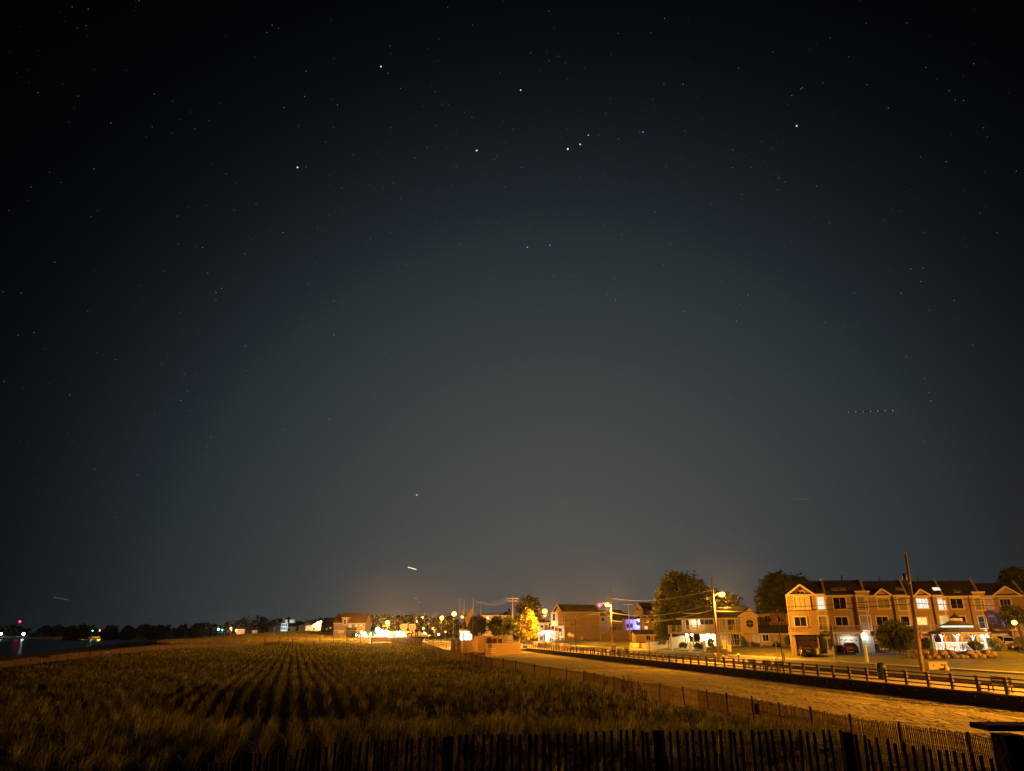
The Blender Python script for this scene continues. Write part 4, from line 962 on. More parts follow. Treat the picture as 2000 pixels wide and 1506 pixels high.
for k, U in enumerate(UNITS):
    Y0 = 109.3+3.35*k; XA = (U['px'][0]-1000)/F*Y0/1.054; t1_ = (Y0+.38*XA)/(1.054+.38*(U['px'][1]-1000)/F)   # each unit steps back behind its neighbour
    FR = U['F'] = Fac(U['px'][0], Y0, U['px'][1], t1_*1.054, 1220)
    f = U['f']; u0 = FR.uz(U['px'][0], 1220)[0]; u1 = FR.uz(U['px'][1], 1220)[0]
    ex, ey = U['eave'][0](*U['eave'][1:]); ze = FR.uz(ex, ey)[1]
    mid = (u0+u1)/2; pm = FR.p(mid, 0); zb = h1(pm.x, pm.y-1)-.02; zr = vz(U['ridge'], pm.y+5.2)
    root = T('townhouse', U['lab'], 'townhouse', tuple(FR.p(mid, zb, -5)), 'townhouses in one tan row')
    D = 10.5; b = MB(); z1st = FR.uz(*f((U['balc'][0]+U['balc'][1])/2, U['balc'][3]))[1]   # underside of balcony = garage head
    gx0, gx1 = Q(f, U['gar'][0], U['gar'][1], U['gar'][2], U['gar'][3])[:2]; gz1 = Q(f, *U['gar'][:4])[3]
    us = FR.uz(*f(U['split'], 1000))[0] if U['split'] < 9000 else u1
    gl = gx0-.35; gr = min(gx1+.35, us if U['split'] < 9000 else gx1+.35)
    rec = 1.6
    # upper body, then ground floor with the recessed garage
    FR.box(b, u0, u1, z1st, ze, -D, 0)
    FR.box(b, u0, max(gl, u0+.05), zb-1.5, z1st-.002, -D, -rec+1.2); FR.box(b, gr, u1, zb-1.5, z1st-.002, -D, -.002); FR.box(b, gl, gr, zb-1.5, z1st-.002, -D, -rec)
    if U['split'] < 9000: FR.box(b, us, u1-.02, z1st-.4 if False else zb-1.5, ze-.01, -.01, .45)      # projecting bay with the tall windows
    b.build('wall', M['siding_tan'], root)
    bo = .45
    slab_roof(FR, root, u0+.05, u1-.05, ze-.02, zr, .35, -D/2, -D-.35)
    t = MB(); FR.box(t, u0, us, ze-.2, ze+.02, .003, .40)
    if U['split'] < 9000: FR.box(t, us-.02, u1, ze-.2, ze+.04, .003, .62)
    FR.box(t, u0+.002, u0+.13, zb, ze-.2, .004, .035)
    if U['split'] < 9000: FR.box(t, u1-.15, u1-.03, zb, ze-.2, bo+.004, bo+.035)
    t.build('trim', M['trim'], root)
    # party wall parapet with pale cap
    pw_ = MB(); q = [FR.p(u1-.06, ze-.1, .55), FR.p(u1-.06, zr+.5, -D/2), FR.p(u1-.06, ze-.1, -D-.3)]
    pw_.prism(q+[FR.p(u1-.06, ze-.8, -D-.3), FR.p(u1-.06, ze-.8, .55)], (FR.d.x*.3, FR.d.y*.3, 0)); pw_.build('party_wall', M['stucco'], root)
    if U.get('gable'):
        g, xa, xp, xb, ye, yp = U['gable']; ga = FR.uz(*g(xa, ye)); gp = FR.uz(*g(xp, yp)); gb = FR.uz(*g(xb, ye))
        b = MB(); FR.gable(b, ga[0]+.25, gp[0], gb[0]-.25, min(ga[1], ze)-.05, gp[1]-.12, -2.5, .02); b.build('gable_wall', M['siding_tan'], root)
        FR.rake(root, ga[0], gp[0], gb[0], min(ga[1], ze)-.02, gp[1], .02, back=4.2, w=.24)
    if U.get('bump'):
        g, xa, xb, yt = U['bump']; A_ = FR.uz(*g(xa, yt)); B_ = FR.uz(*g(xb, yt)); b = MB(); FR.box(b, A_[0], B_[0], ze-.1, A_[1]-.12, -1.6, bo+.03); b.build('dormer_wall', M['siding_tan'], root)
        b = MB(); FR.box(b, A_[0]-.12, B_[0]+.12, A_[1]-.12, A_[1]+.1, -1.7, bo+.2); b.build('dormer_cap', M['trim'], root)
    for (R4, pane, ml, rl_) in U['wins']:
        R_ = Q(f, *R4); isbay = R_[0] > us-.2 and U['split'] < 9000
        if pane == 'curtain_dim': pass
        FR.window(root, R_, pane, ml, rl_, o=bo if isbay else 0, fw=.17)
    if U.get('arch'): g, cx, cy, rx, ry, pn = U['arch']; c_ = g(cx, cy); FR.arch(root, c_[0], c_[1], rx/6.27, ry/6.27, pn, o=.02)
    if U.get('archdeco'): g, cx, cy, rx, ry = U['archdeco']; c_ = g(cx, cy); FR.arch(root, c_[0], c_[1], rx/6.27, ry/6.27, 'siding_tan', o=.02, spokes=0)
    if U.get('sky'):
        g = U['sky'][0]
        for s_ in U['sky'][1:]:
            c_ = g(s_[0], s_[1]); u_, z_ = FR.uz(*c_); fr = min(.85, max(.25, (z_-ze)/(zr-ze)*1.0)); oc = .35-(D/2+.35)*fr; zc = ze+(zr-ze)*fr+.15
            b = MB(); sl = (zr-ze)/(D/2+.35); q = []
            for dz_ in (0, .1):
                q += [FR.p(u_-.5, zc-.5*sl+dz_, oc+.5), FR.p(u_+.5, zc-.5*sl+dz_, oc+.5), FR.p(u_+.5, zc+.5*sl+dz_, oc-.5), FR.p(u_-.5, zc+.5*sl+dz_, oc-.5)]
            b.hexa(q); b.build('skylight', M[s_[2] if len(s_) > 2 else 'curtain_dim'], root)
    # balcony
    bx0, bx1, by0, by1 = U['balc']; B_ = Q(f, bx0, by0, bx1, by1); bo2 = 1.35
    # shrink for being nearer than the wall plane
    zt, zf = B_[3]-.02, B_[2]; zfl = zf+.32
    b = MB(); FR.box(b, B_[0], B_[1], zf, zfl, .004, bo2); b.build('balcony_floor', M['deck_wood'], root)
    b = MB(); FR.box(b, B_[0]-.03, B_[1]+.03, zf-.03, zfl-.05, bo2+.003, bo2+.05); b.build('fascia', M['trim'], root)
    railing(FR, root, B_[0]+.06, B_[1]-.06, zfl, zt, bo2-.08, step=.17, posts=1.9, sides=.05, m='rail_paint')
    for xx in U['posts'][:3]:
        u_ = FR.uz(*f(xx, 1200))[0]; b = MB(); FR.box(b, u_-.09, u_+.09, zb-.3, zf-.03, bo2-.3, bo2-.12); b.build('balcony_post', M['trim'], root)
    # garage door, panels with a row of small fan lights
    GR = Q(f, *U['gar'][:4]); z0g = zb; g_ = MB(); FR.box(g_, GR[0], GR[1], z0g, gz1, -rec+.004, -rec+.05); gd = g_.build('garage_door', M[U['gar'][4]], root)
    fr_ = MB(); FR.box(fr_, GR[0]-.14, GR[0], z0g, gz1+.14, -rec+.003, -rec+.1); FR.box(fr_, GR[1], GR[1]+.14, z0g, gz1+.14, -rec+.003, -rec+.1); FR.box(fr_, GR[0], GR[1], gz1, gz1+.14, -rec+.003, -rec+.1); fr_.build('garage_frame', M['trim'], root)
    n = 4; wd = (GR[1]-GR[0])/n; fl = MB()
    for i in range(n):
        uc = GR[0]+wd*(i+.5); zc = gz1-.42; t_ = (1 if i < 2 else -1)
        fl.prism([FR.p(uc-.25, zc-.02-.07*t_, -rec+.056), FR.p(uc+.25, zc-.02+.07*t_, -rec+.056), FR.p(uc+.23, zc+.10+.02*t_, -rec+.056), FR.p(uc-.23, zc+.08-.02*t_, -rec+.056)], (-FR.n.x*.004, -FR.n.y*.004, 0))
    fl.build('fan_light', M['glass_dark'], gd)
    DR = Q(f, *U['door'][:4]); dob = bo if (DR[0] > us-.2 and U['split'] < 9000) else 0; d_ = MB(); FR.box(d_, DR[0], DR[1], zb, DR[3], dob+.004, dob+.05); dd = d_.build('door', M[U['door'][4]], root)
    fr_ = MB(); FR.box(fr_, DR[0]-.12, DR[0], zb, DR[3]+.12, dob+.003, dob+.08); FR.box(fr_, DR[1], DR[1]+.12, zb, DR[3]+.12, dob+.003, dob+.08); FR.box(fr_, DR[0], DR[1], DR[3], DR[3]+.12, dob+.003, dob+.08); fr_.build('door_frame', M['trim'], root)
    h_ = MB(); h_.ball(FR.p(DR[0]+.12, zb+1.0, dob+.08), .05, 8, 5); h_.build('handle', M['steel'], dd)
    # vent pipe on the ridge
    pv = FR.p(mid+(.3 if k % 2 else .1), 0, -D/2-.3); b = MB(); b.cyl((pv.x, pv.y, zr-.2), (pv.x, pv.y, zr+.9), .14, .14, 8)
    if k in (1, 2, 3, 4): b.build('flue', M['dark_metal'], root)
    if U.get('lamp'):
        u_, z_ = FR.uz(*f(*U['lamp'])); p_ = FR.p(u_, z_, bo+.25); b = MB(); b.ball(p_, .16, 10, 6); b.build('entry_lamp', M['white_bulb'], root)
        light(root, FR.p(u_, z_-.35, bo+.55), 110, (.80,.95,1.0) if k == 1 else (.95,.95,1.0), .08)
        if k == 1: light(root, FR.p((GR[0]+GR[1])/2, gz1-.15, -.5), 90, (.85,.95,1), .1, 'garage_light')
    elif k == 5:
        light(root, FR.p((B_[0]+B_[1])/2-1.5, zt+1.3, .7), 9, (.5,.3,1.0), .08)
# lit bits seen inside dark windows
# ------------------------------------------------------------------ driveways
def sheet(name, pts, dz, m, lab=None, nn=10):
    a, b_, c, d_ = [Vector((*p, 0)) for p in pts]; U_, V_ = np.meshgrid(np.linspace(0, 1, nn), np.linspace(0, 1, nn)); U_ = U_[..., None]; V_ = V_[..., None]
    P = (1-V_)*((1-U_)*np.array(a)+U_*np.array(b_))+V_*((1-U_)*np.array(d_)+U_*np.array(c))
    o = grid_mesh(name, P[..., 0], P[..., 1], H(P[..., 0], P[..., 1])+dz, m); return tag(o, kind='structure')
def xy(px, py, z=None):
    z = z if z is not None else 1.5
    for _ in range(5): p = onz(px, py, z); z = h1(p.x, p.y)
    return (p.x, p.y)
for i in range(6):
    U = UNITS[i]; FR = U['F']; f = U['f']; G_ = Q(f, *U['gar'][:4]); a_ = FR.p(G_[0]-.1, 0, -1.5); b_ = FR.p(G_[1]+.1, 0, -1.5)
    fw = 7.0 if i else 3.2
    c_ = FR.p(G_[1]+.1, 0, fw); d_ = FR.p(G_[0]-.1, 0, fw)
    sheet('driveway', [(d_.x, d_.y), (c_.x, c_.y), (b_.x, b_.y), (a_.x, a_.y)], .085, M['asphalt'] if i != 2 else M['concrete'])
FR = FR0
c0 = FR.p(1.5, 0, 5.0); c1 = FR.p(75, 0, 5.5); c2 = FR.p(75, 0, 8.6); c3 = FR.p(1.5, 0, 8.0)
sheet('side_street', [(c3.x, c3.y), (c2.x, c2.y), (c1.x, c1.y), (c0.x, c0.y)], .066, M['asphalt'], nn=24)
# ------------------------------------------------------------------ gazebo on its rock garden
GY = 99.5; gc = at(1872, 1240, GY); gz = vz(1271.5, GY-2.2)
gk = 1400/((Vector((gc.x, gc.y, gz))-Vector((0,0,CZ))).dot(Vector((0,cp,sp))))   # px per metre
root = T('gazebo', 'white lattice gazebo with a two-tier shingle roof, lit from inside', 'gazebo', (gc.x, gc.y, gz))
gang = .36; RX, RY = 3.75, 2.6
def gp(a, r=1.0, z=0.0, rx=None, ry=None):
    x = math.cos(a)*(rx or RX)*r; y = math.sin(a)*(ry or RY)*r
    return Vector((gc.x+x*math.cos(gang)-y*math.sin(gang), gc.y+x*math.sin(gang)+y*math.cos(gang), z))
NG = 10; AN = [2*math.pi*(i+.5)/NG for i in range(NG)]
zE = vz(1235.5, GY-2.4); zR1 = vz(1226, GY-1.2); zC1 = vz(1222, GY-1.2); zC2 = vz(1213, GY)
m_ = MB(); m_.prism([gp(a, 1.05, gz-1.2) for a in AN], (0, 0, 1.2)); m_.build('floor', M['concrete'], root)
for a in AN:
    b = MB(); p = gp(a); b.cyl((p.x, p.y, gz), (p.x, p.y, zE), .075, .065, 8); b.build('post', M['white_paint'], root)
rz_ = gz+.95; cl = MB(); rt_ = MB(); lt = MB()
for i in range(NG):
    a, c = gp(AN[i]), gp(AN[(i+1) % NG]); L_ = (c-a).length; d_ = (c-a).normalized()
    rt_.beam((a.x, a.y, rz_), (c.x, c.y, rz_), .07, .08); rt_.beam((a.x, a.y, gz+.1), (c.x, c.y, gz+.1), .05, .08); rt_.beam((a.x, a.y, zE-.12), (c.x, c.y, zE-.12), .08, .2)
    n = int(L_/.16)
    for j in range(n):
        u0 = j/n
        for (s0, s1) in ((0, 1), (1, 0)):
            p = a+(c-a)*u0; q = a+(c-a)*min(1, u0+.16); lt.beam((p.x, p.y, gz+.12+s0*.8), (q.x, q.y, gz+.12+s1*.8), .018, .03, up=(d_.y, -d_.x, 0))
    # curved arch brackets at each post
    for (p, sg) in ((a, 1), (c, -1)):
        br = MB()
        pts = [Vector((p.x, p.y, zE-1.05))+d_*sg*.06]
        for t_ in (.25, .5, .75, 1.0):
            th = t_*math.pi/2; pts.append(Vector((p.x, p.y, zE-1.05+math.sin(th)*.86))+d_*sg*(.06+(1-math.cos(th))*min(.7, L_*.48)))
        br.tube(pts, .035, 5)
        br.tube([Vector((p.x, p.y, zE-.75))+d_*sg*.05, Vector((p.x, p.y, zE-.25))+d_*sg*.45], .022, 5); br.build('bracket', M['white_paint'], root)
rt_.build('rail', M['white_paint'], root); lt.build('lattice', M['white_paint'], root)
def ring_roof(name, r0, z0, r1, z1, m):
    b = MB(); N_ = NG
    A2 = AN
    lo = [gp(a, 1, z0, RX*r0, RY*r0) for a in A2]; hi = [gp(a, 1, z1, RX*r1, RY*r1) for a in A2]
    for i in range(N_):
        j = (i+1) % N_; v = Vector((0,0,.07)); mid = lambda p, q: (p+q)/2-Vector((0,0,(z1-z0)*.14))
        m0, m1 = mid(lo[i], hi[i]), mid(lo[j], hi[j])
        b.hexa([lo[i], lo[j], m1, m0, lo[i]+v, lo[j]+v, m1+v, m0+v]); b.hexa([m0, m1, hi[j], hi[i], m0+v, m1+v, hi[j]+v, hi[i]+v])
    return b.build(name, m, root)
ring_roof('lower_roof', 1.19, zE-.04, .62, zR1, M['shingle_grey']); ring_roof('upper_roof', .70, zC1-.02, .22, zC2, M['shingle_grey'])
b = MB(); b.prism([gp(a, 1, zR1-.05, RX*.60, RY*.60) for a in AN], (0, 0, zC1-zR1+.02)); b.build('clerestory', M['lit_strip'], root)
b = MB()
for a in AN: p = gp(a, 1, 0, RX*.612, RY*.612); b.cyl((p.x, p.y, zR1-.05), (p.x, p.y, zC1), .03, n=5)
b.build('clerestory_post', M['white_paint'], root)
b = MB(); b.box(gc.x-.62, gc.x+.62, gc.y-.5, gc.y+.5, zC2-.12, zC2+.35); b.build('cupola', M['trim'], root)
b = MB(); b.lathe((gc.x, gc.y, zC2+.35), [(.75,0),(.5,.22),(.2,.42),(.05,.7),(0,.72)], 8); b.build('cupola_roof', M['shingle'], root)
b = MB(); bb = []
for i in range(NG):
    a, c = gp(AN[i], 1.19, zE-.05), gp(AN[(i+1) % NG], 1.19, zE-.05); b.beam(a, c, .04, .16)
b.build('eave_trim', M['trim'], root)
b = MB(); b.ball((gc.x, gc.y, zE-.12), .16, 10, 6); b.build('ceiling_lamp', M['white_bulb'], root); light(root, (gc.x, gc.y, zE-.6), 1000, (.98,1,.92), .12)
light(root, (gc.x, gc.y-.4, zC1+.0-.25+.02), 60, (.9,1,.9), .08, 'clerestory_light')
b = MB(); b.box(gc.x-1.2, gc.x+1.2, gc.y-.3, gc.y+.3, gz+.45, gz+.5); b.box(gc.x-.9, gc.x-.8, gc.y-.05, gc.y+.05, gz, gz+.45); b.box(gc.x+.8, gc.x+.9, gc.y-.05, gc.y+.05, gz, gz+.45); tag(b.build('bench', M['deck_wood'], None, (gc.x, gc.y, gz)), 'plain wooden bench standing inside the lit gazebo', 'bench')
# sloping garden bed
bd = MB(); n = 28; cB = Vector((gc.x-.6, gc.y-1.2, 0)); rings = []
for (r, zz) in ((1.0, -.05), (.86, .35), (.7, .62), (.45, .72)):
    rings.append([(cB.x+math.cos(t)*9.0*r, cB.y+math.sin(t)*4.2*r, 0, zz) for t in [2*math.pi*i/n for i in range(n)]])
V = [[(x, y, (h1(x, y)+zz) if zz < .6 else gz-.08+(.0 if zz < .7 else .02)) for x, y, _, zz in rg] for rg in rings]
for k in range(3):
    for i in range(n): j = (i+1) % n; bd.quad(V[k][i], V[k][j], V[k+1][j], V[k+1][i])
bd.quad(*V[3]); tag(bd.build('planting_bed', M['lawn'], None), kind='structure')
# rocks
def rock(px, py, r, lab, sq=.75, Y=94.4):
    c = at(px, py, Y); b = MB(); g = random.Random(int(px*7)); n, m = 14, 10; s_ = (g.uniform(.9, 1.25), g.uniform(.8, 1.1), sq)
    ax = [Vector((g.gauss(0,1), g.gauss(0,1), g.gauss(0,.8))).normalized() for _ in range(13)]; cut = [g.uniform(.6, .86) for _ in ax]
    base = 0
    for j in range(m+1):
        for i in range(n):
            ph = math.pi*j/m; t = 2*math.pi*i/n; v = Vector((math.sin(ph)*math.cos(t), math.sin(ph)*math.sin(t), math.cos(ph)))
            k = 1.0
            for a_, ct in zip(ax, cut):
                dd = v.dot(a_)
                if dd > ct: k = min(k, ct/dd)
            v = v*k*r*.9*(1+g.uniform(-.045, .045)); b.v.append((c.x+v.x*s_[0], c.y+v.y*s_[1], c.z+v.z*s_[2]))
    for j in range(m):
        for i in range(n): i2 = (i+1) % n; b.f.append((j*n+i, (j+1)*n+i, (j+1)*n+i2, j*n+i2))
    o = b.build('rock', M['rock'], None, tuple(c)); tag(o, lab, 'rock', 'boulders edging the gazebo garden')
rk = [(1787,1279,.95,'large pale boulder at the left end of the row'),(1796,1283,.6,'boulder beside the foot of the nearest pole'),(1806,1275,.6,'upper boulder under the pale ornamental grass'),(1813,1283,.55,'low boulder right of the nearest pole'),(1822,1277,.75,'tall rounded boulder third along the row'),(1830,1285,.5,'small low boulder in front of the tall rounded one'),(1842,1276,.7,'boulder on the upper tier below the left lattice'),(1848,1283,.65,'rounded front boulder below the left lattice'),(1856,1275,.7,'right boulder of the upper pair at the bed middle'),(1868,1283,.5,'small front boulder right of the bed middle'),(1877,1282,.55,'flat dark boulder in front of the spiky grass'),(1886,1283,.55,'squat boulder left of the wide grey one'),(1893,1275,.65,'upper boulder under the spiky ornamental grass'),(1900,1282,.75,'wide wedge-shaped boulder in the front row'),(1909,1277,.6,'upper boulder beside the wedge-shaped one'),(1917,1283,.65,'low long boulder right of the wedge-shaped one'),(1926,1274,.65,'upper boulder near the right end of the row'),(1935,1279,.8,'big angular boulder ending the row on the right')]
for px, py, r, l_ in rk: rock(px, py, r, l_)
# ------------------------------------------------------------------ balconied house
FM = Fac(1332, 146, 1447, 140, 1220)
hz = lambda x, y: (1280+x/10, 1180+y/10)
def Qm(x0, y0, x1, y1, F_=None): p = hz(x0, y0); q = hz(x1, y1); return (F_ or FM).rect(p[0], p[1], q[0], q[1])
L_ = FM.L; zb = h1(*FM.p(L_/2, 0)[:2])-.1; zE = FM.uz(1390, 1207.5)[1]; zD = FM.uz(1390, 1235)[1]; zR = vz(1186, 147)
root = T('house', 'tan house with a long lit balcony, a round window and a small gabled porch', 'house', tuple(FM.p(L_/2, zb, -4)))
b = MB(); FM.box(b, 0, L_, zD, zE, -9, -.0); FM.box(b, 3.5, L_, zb-1.5, zD-.002, -9, -.3); b.build('wall', M['siding_tan'], root)
slab_roof(FM, root, -.6, L_+.3, zE-.04, zR, 1.5, -4.5, -9.5, 'shingle')
b = MB(); FM.box(b, -.6, L_+.1, zE-.25, zE, 1.44, 1.52); b.build('fascia', M['trim'], root)
uL = FM.uz(1312, 1230)[0]; uRr = FM.uz(1456, 1230)[0]
b = MB(); FM.box(b, uL, uRr, zD-.25, zD, .004, 2.0); b.build('balcony_floor', M['deck_wood'], root)
b = MB(); FM.box(b, uL-.02, uRr+.02, zD-.32, zD+.02, 2.003, 2.05); b.build('deck_fascia', M['trim'], root)
railing(FM, root, uL+.05, uRr-.05, zD, FM.uz(1390,1221)[1], 1.92, step=.22, posts=1.55, m='trim', sides=.1, post=.12)
for xx in (38, 290, 305, 560):
    u_ = FM.uz(*hz(xx+0, 600))[0]
for x_ in (1317, 1345, 1360, 1395, 1409, 1428, 1450):
    u_ = FM.uz(x_, 1245)[0]; b = MB(); FM.box(b, u_-.1, u_+.1, zb-.8, zD-.33, 1.75, 1.95); b.build('deck_post', M['trim'], root)
for x_ in (1337, 1366, 1409, 1440):
    u_ = FM.uz(x_, 1213)[0]; b = MB(); FM.box(b, u_-.09, u_+.09, zD+.002, zE-.26, 1.36, 1.54); b.build('porch_post', M['trim'], root)
FM.window(root, Qm(872,290,1130,400), 'glass_dark', 2, 0, fw=.14); FM.window(root, Qm(1310,300,1375,500), 'curtain_dim', 0, 0, fw=.14); FM.window(root, Qm(1415,300,1565,505), 'glass_dark', 1, 0, fw=.18); FM.window(root, Qm(1620,290,1680,400), 'curtain_dim', 0, 0, fw=.12)
FM.window(root, Qm(742,285,825,440), 'lit_white', 0, 0, fw=.12, name='door')
FM.window(root, Qm(600,300,660,500), 'glass_dark', 0, 0, fw=.12)
# lower storey: pale lit wall, coral door with a mark
b = MB(); w0 = FM.uz(1368,1250)[0]; w1 = FM.uz(1399,1250)[0]; FM.box(b, w0, w1, zb-.5, zD-.35, -.28, .2); b.build('garden_wall', M['siding_white'], root)
FM.window(root, Qm(1465,575,1640,800), 'glass_dark', 2, 1, o=-.3, fw=.12)
d_ = MB(); u0_, u1_ = FM.uz(1416,1250)[0], FM.uz(1425,1250)[0]; FM.box(d_, u0_, u1_, zb, zD-.4, -.29, -.22); dr_ = d_.build('door', M['door_paint'], root)
d_ = MB(); zc = zD-1.0; cu = (u0_+u1_)/2
for (a0, b0, a1_, b1) in ((-.3,-.45,0,.45),(0,.45,.3,-.45),(-.18,-.1,.18,-.1),(-.3,.45,-.3,-.2),(.3,.45,.3,-.2)): d_.beam(FM.p(cu+a0, zc+b0, -.2), FM.p(cu+a1_, zc+b1, -.2), .05, .09, up=(FM.n.x, FM.n.y, 0))
d_.build('door_mark', M['garage_red'], dr_)
b = MB()
for off in (0, .9): b.beam(FM.p(FM.uz(1428+off*4,1240)[0], FM.uz(1430,1238)[1], .3), FM.p(FM.uz(1443+off*4,1268)[0], zb+.1, 3.2), .1, .28)
b.build('stair_stringer', M['trim'], root)
for (px, py, P, rr) in ((1358.5,1214,1200,.16),(1343,1240.5,1200,.20),(1353,1238.5,1500,.26),(1385,1241,1700,.27)):
    u_, z_ = FM.uz(px, py); o_ = .55; p_ = FM.p(u_, z_, o_); b = MB(); b.ball(p_, rr, 10, 7, 1.3); b.build('wall_lamp', M['warm_bulb'], root); light(root, FM.p(u_, z_-.1, o_+.55), P*.28, (1,.85,.45), .1)
# gabled bay with the round window
FG = Fac(1446, 137.5, 1480, 136.5, 1220); zGe = FG.uz(1463,1204)[1]; zGp = FG.uz(1463,1193.5)[1]
b = MB(); FG.box(b, 0, FG.L, zb-1.5, zGe, -9, 0); FG.gable(b, -.0, FG.L/2, FG.L, zGe, zGp-.1, -9, 0); b.build('bay_wall', M['siding_rose'], root)
FG.rake(root, -.35, FG.L/2, FG.L+.35, zGe-.1, zGp, 0, back=8.5, w=.26)
FG.arch(root, 1464.5, 1218, 7.6, 7.8, 'glass_dark', full=True, spokes=2, o=.01)
c_ = FG.uz(1463, 1190); b = MB(); FG.gable(b, c_[0]-.9, c_[0], c_[0]+.9, zGp-.1, zGp+.65, -6, -3.2); b.build('dormer', M['trim'], root)
b = MB()
for u_ in (.02, FG.L-.14): FG.box(b, u_, u_+.12, zb, zGe-.2, .003, .04)
b.build('corner_board', M['trim'], root)
# porch
pu0, pu1 = FG.uz(1458,1240)[0], FG.uz(1478.5,1240)[0]; zPe = FG.uz(1468,1237)[1]; zPp = FG.uz(1468,1230.5)[1]
FG.rake(root, pu0-.2, (pu0+pu1)/2, pu1+.2, zPe, zPp, 1.4, back=1.35, w=.2, over=.1)
b = MB(); FG.gable(b, pu0+.1, (pu0+pu1)/2, pu1-.1, zPe-.05, zPp-.15, 1.2, 1.35); b.build('porch_gable', M['trim'], root)
for u_ in (pu0+.15, pu0+.75, pu1-.3, pu1-.1):
    b = MB(); FG.box(b, u_-.07, u_+.07, zb-.5, zPe-.05, 1.15, 1.3); b.build('porch_post', M['trim'], root)
d_ = MB(); FG.box(d_, (pu0+pu1)/2-.1, (pu0+pu1)/2+.85, zb, zb+2.2, .004, .06); d_.build('front_door', M['trim'], root)
# one-storey wing with a tall low roof
FW = Fac(1480, 137, 1546, 134.5, 1245); zWe = FW.uz(1510,1237)[1]; zWb = zb; zWr = vz(1221.5, 139.5)
b = MB(); FW.box(b, 0, FW.L, zWb-1.5, zWe, -7, 0); b.build('wing_wall', M['siding_tan'], root)
slab_roof(FW, root, -.1, FW.L+.3, zWe-.04, zWr, .5, -3.4, -7.4, 'shingle', name='wing_roof')
b = MB(); FW.box(b, -.1, FW.L+.3, zWe-.22, zWe-.02, .46, .54); b.build('wing_fascia', M['trim'], root)
FW.window(root, FW.rect(1490,1240,1501,1252), 'glass_dark', 1, 0, fw=.14)
light(root, FG.p(pu1+.5, zb+1.2, 1.2), 30, (1,.7,.35), .05)
# raised storey behind the wing
hs = house('pale two-storey house with square windows behind the one-storey wing', 1480, 150, 1541, 147, 1240, 1198, 1186, 7, 'siding_rose', 'shingle', wins=((1494,1203,1506,1214),(1520,1203,1530,1214),(1484,1206,1488,1219,'curtain_dim',0)))
# yard in front: retaining wall, fences, posts
def wallstrip(name, lab, pts, hgt, th, m, cat, zoff=0, cap=None):
    b = MB(); base = pts[0]
    for (a, c) in zip(pts[:-1], pts[1:]):
        d_ = Vector((c[0]-a[0], c[1]-a[1], 0)).normalized(); n_ = Vector((-d_.y, d_.x, 0))*th/2; za, zc = h1(*a)+zoff, h1(*c)+zoff
        A = Vector((a[0], a[1], 0)); C_ = Vector((c[0], c[1], 0))
        b.hexa([A-n_+Vector((0,0,za-.5)), C_-n_+Vector((0,0,zc-.5)), C_+n_+Vector((0,0,zc-.5)), A+n_+Vector((0,0,za-.5)), A-n_+Vector((0,0,za+hgt)), C_-n_+Vector((0,0,zc+hgt)), C_+n_+Vector((0,0,zc+hgt)), A+n_+Vector((0,0,za+hgt))])
    return tag(b.build(name, m, None, (base[0], base[1], h1(*base))), lab, cat)
wallstrip('retaining_wall', 'long low orange-lit retaining wall below the left yard', [(at(a_,1270,b_).x, b_) for a_, b_ in ((1232,172),(1262,162),(1310,152),(1345,146),(1378,142))], .95, .3, M['retaining'], 'wall')
wallstrip('garden_fence', 'solid pale yellow-lit fence left of the balconied house', [(at(1307,1250,150).x, 150), (at(1347,1250,147).x, 147)], 1.9, .08, M['siding_white'], 'fence', .3)
def picket(lab, pxa, Ya, pxb, Yb, hgt, m='white_paint', step=.22, zo=0, name='picket_fence'):
    a = at(pxa, 1255, Ya); c = at(pxb, 1255, Yb); b = MB(); d_ = (Vector((c.x-a.x, c.y-a.y, 0))); L_ = d_.length; d_.normalize(); n = int(L_/step)
    for i in range(n):
        p = Vector((a.x, a.y, 0))+d_*i*step; z = h1(p.x, p.y)+zo; b.box(p.x-step*.32, p.x+step*.32, p.y-.015, p.y+.015, z, z+hgt)
    za, zc = h1(a.x, a.y)+zo, h1(c.x, c.y)+zo
    for f in (.25, .85): b.beam((a.x, a.y+.04, za+hgt*f), (c.x, c.y+.04, zc+hgt*f), .04, .09)
    return tag(b.build(name, M[m], None, (a.x, a.y, za)), lab, 'fence')
picket('white picket fence in front of the carport yard, left of the pale fence', 1262, 152, 1306, 150, 1.35, zo=.4)
for i, (px, pyb, pyt, Y, w_) in enumerate(((1349.5,1275,1256,135,.34),(1377.5,1275.5,1251,134,.34))):
    a = at(px, pyb, Y); b = MB(); z = h1(a.x, a.y); b.box(a.x-w_/2, a.x+w_/2, a.y-w_/2, a.y+w_/2, z-.2, vz(pyt, Y))
    if i: b.beam((a.x, a.y, vz(pyt, Y)-.2), (a.x-.7, a.y, vz(pyt, Y)+.5), .14, .14)
    tag(b.build('garden_post', M['trim'], None, (a.x, a.y, z)), ['square white garden post without an arm, left of the pair','square white garden post with a slanted arm, right of the pair'][i], 'post')
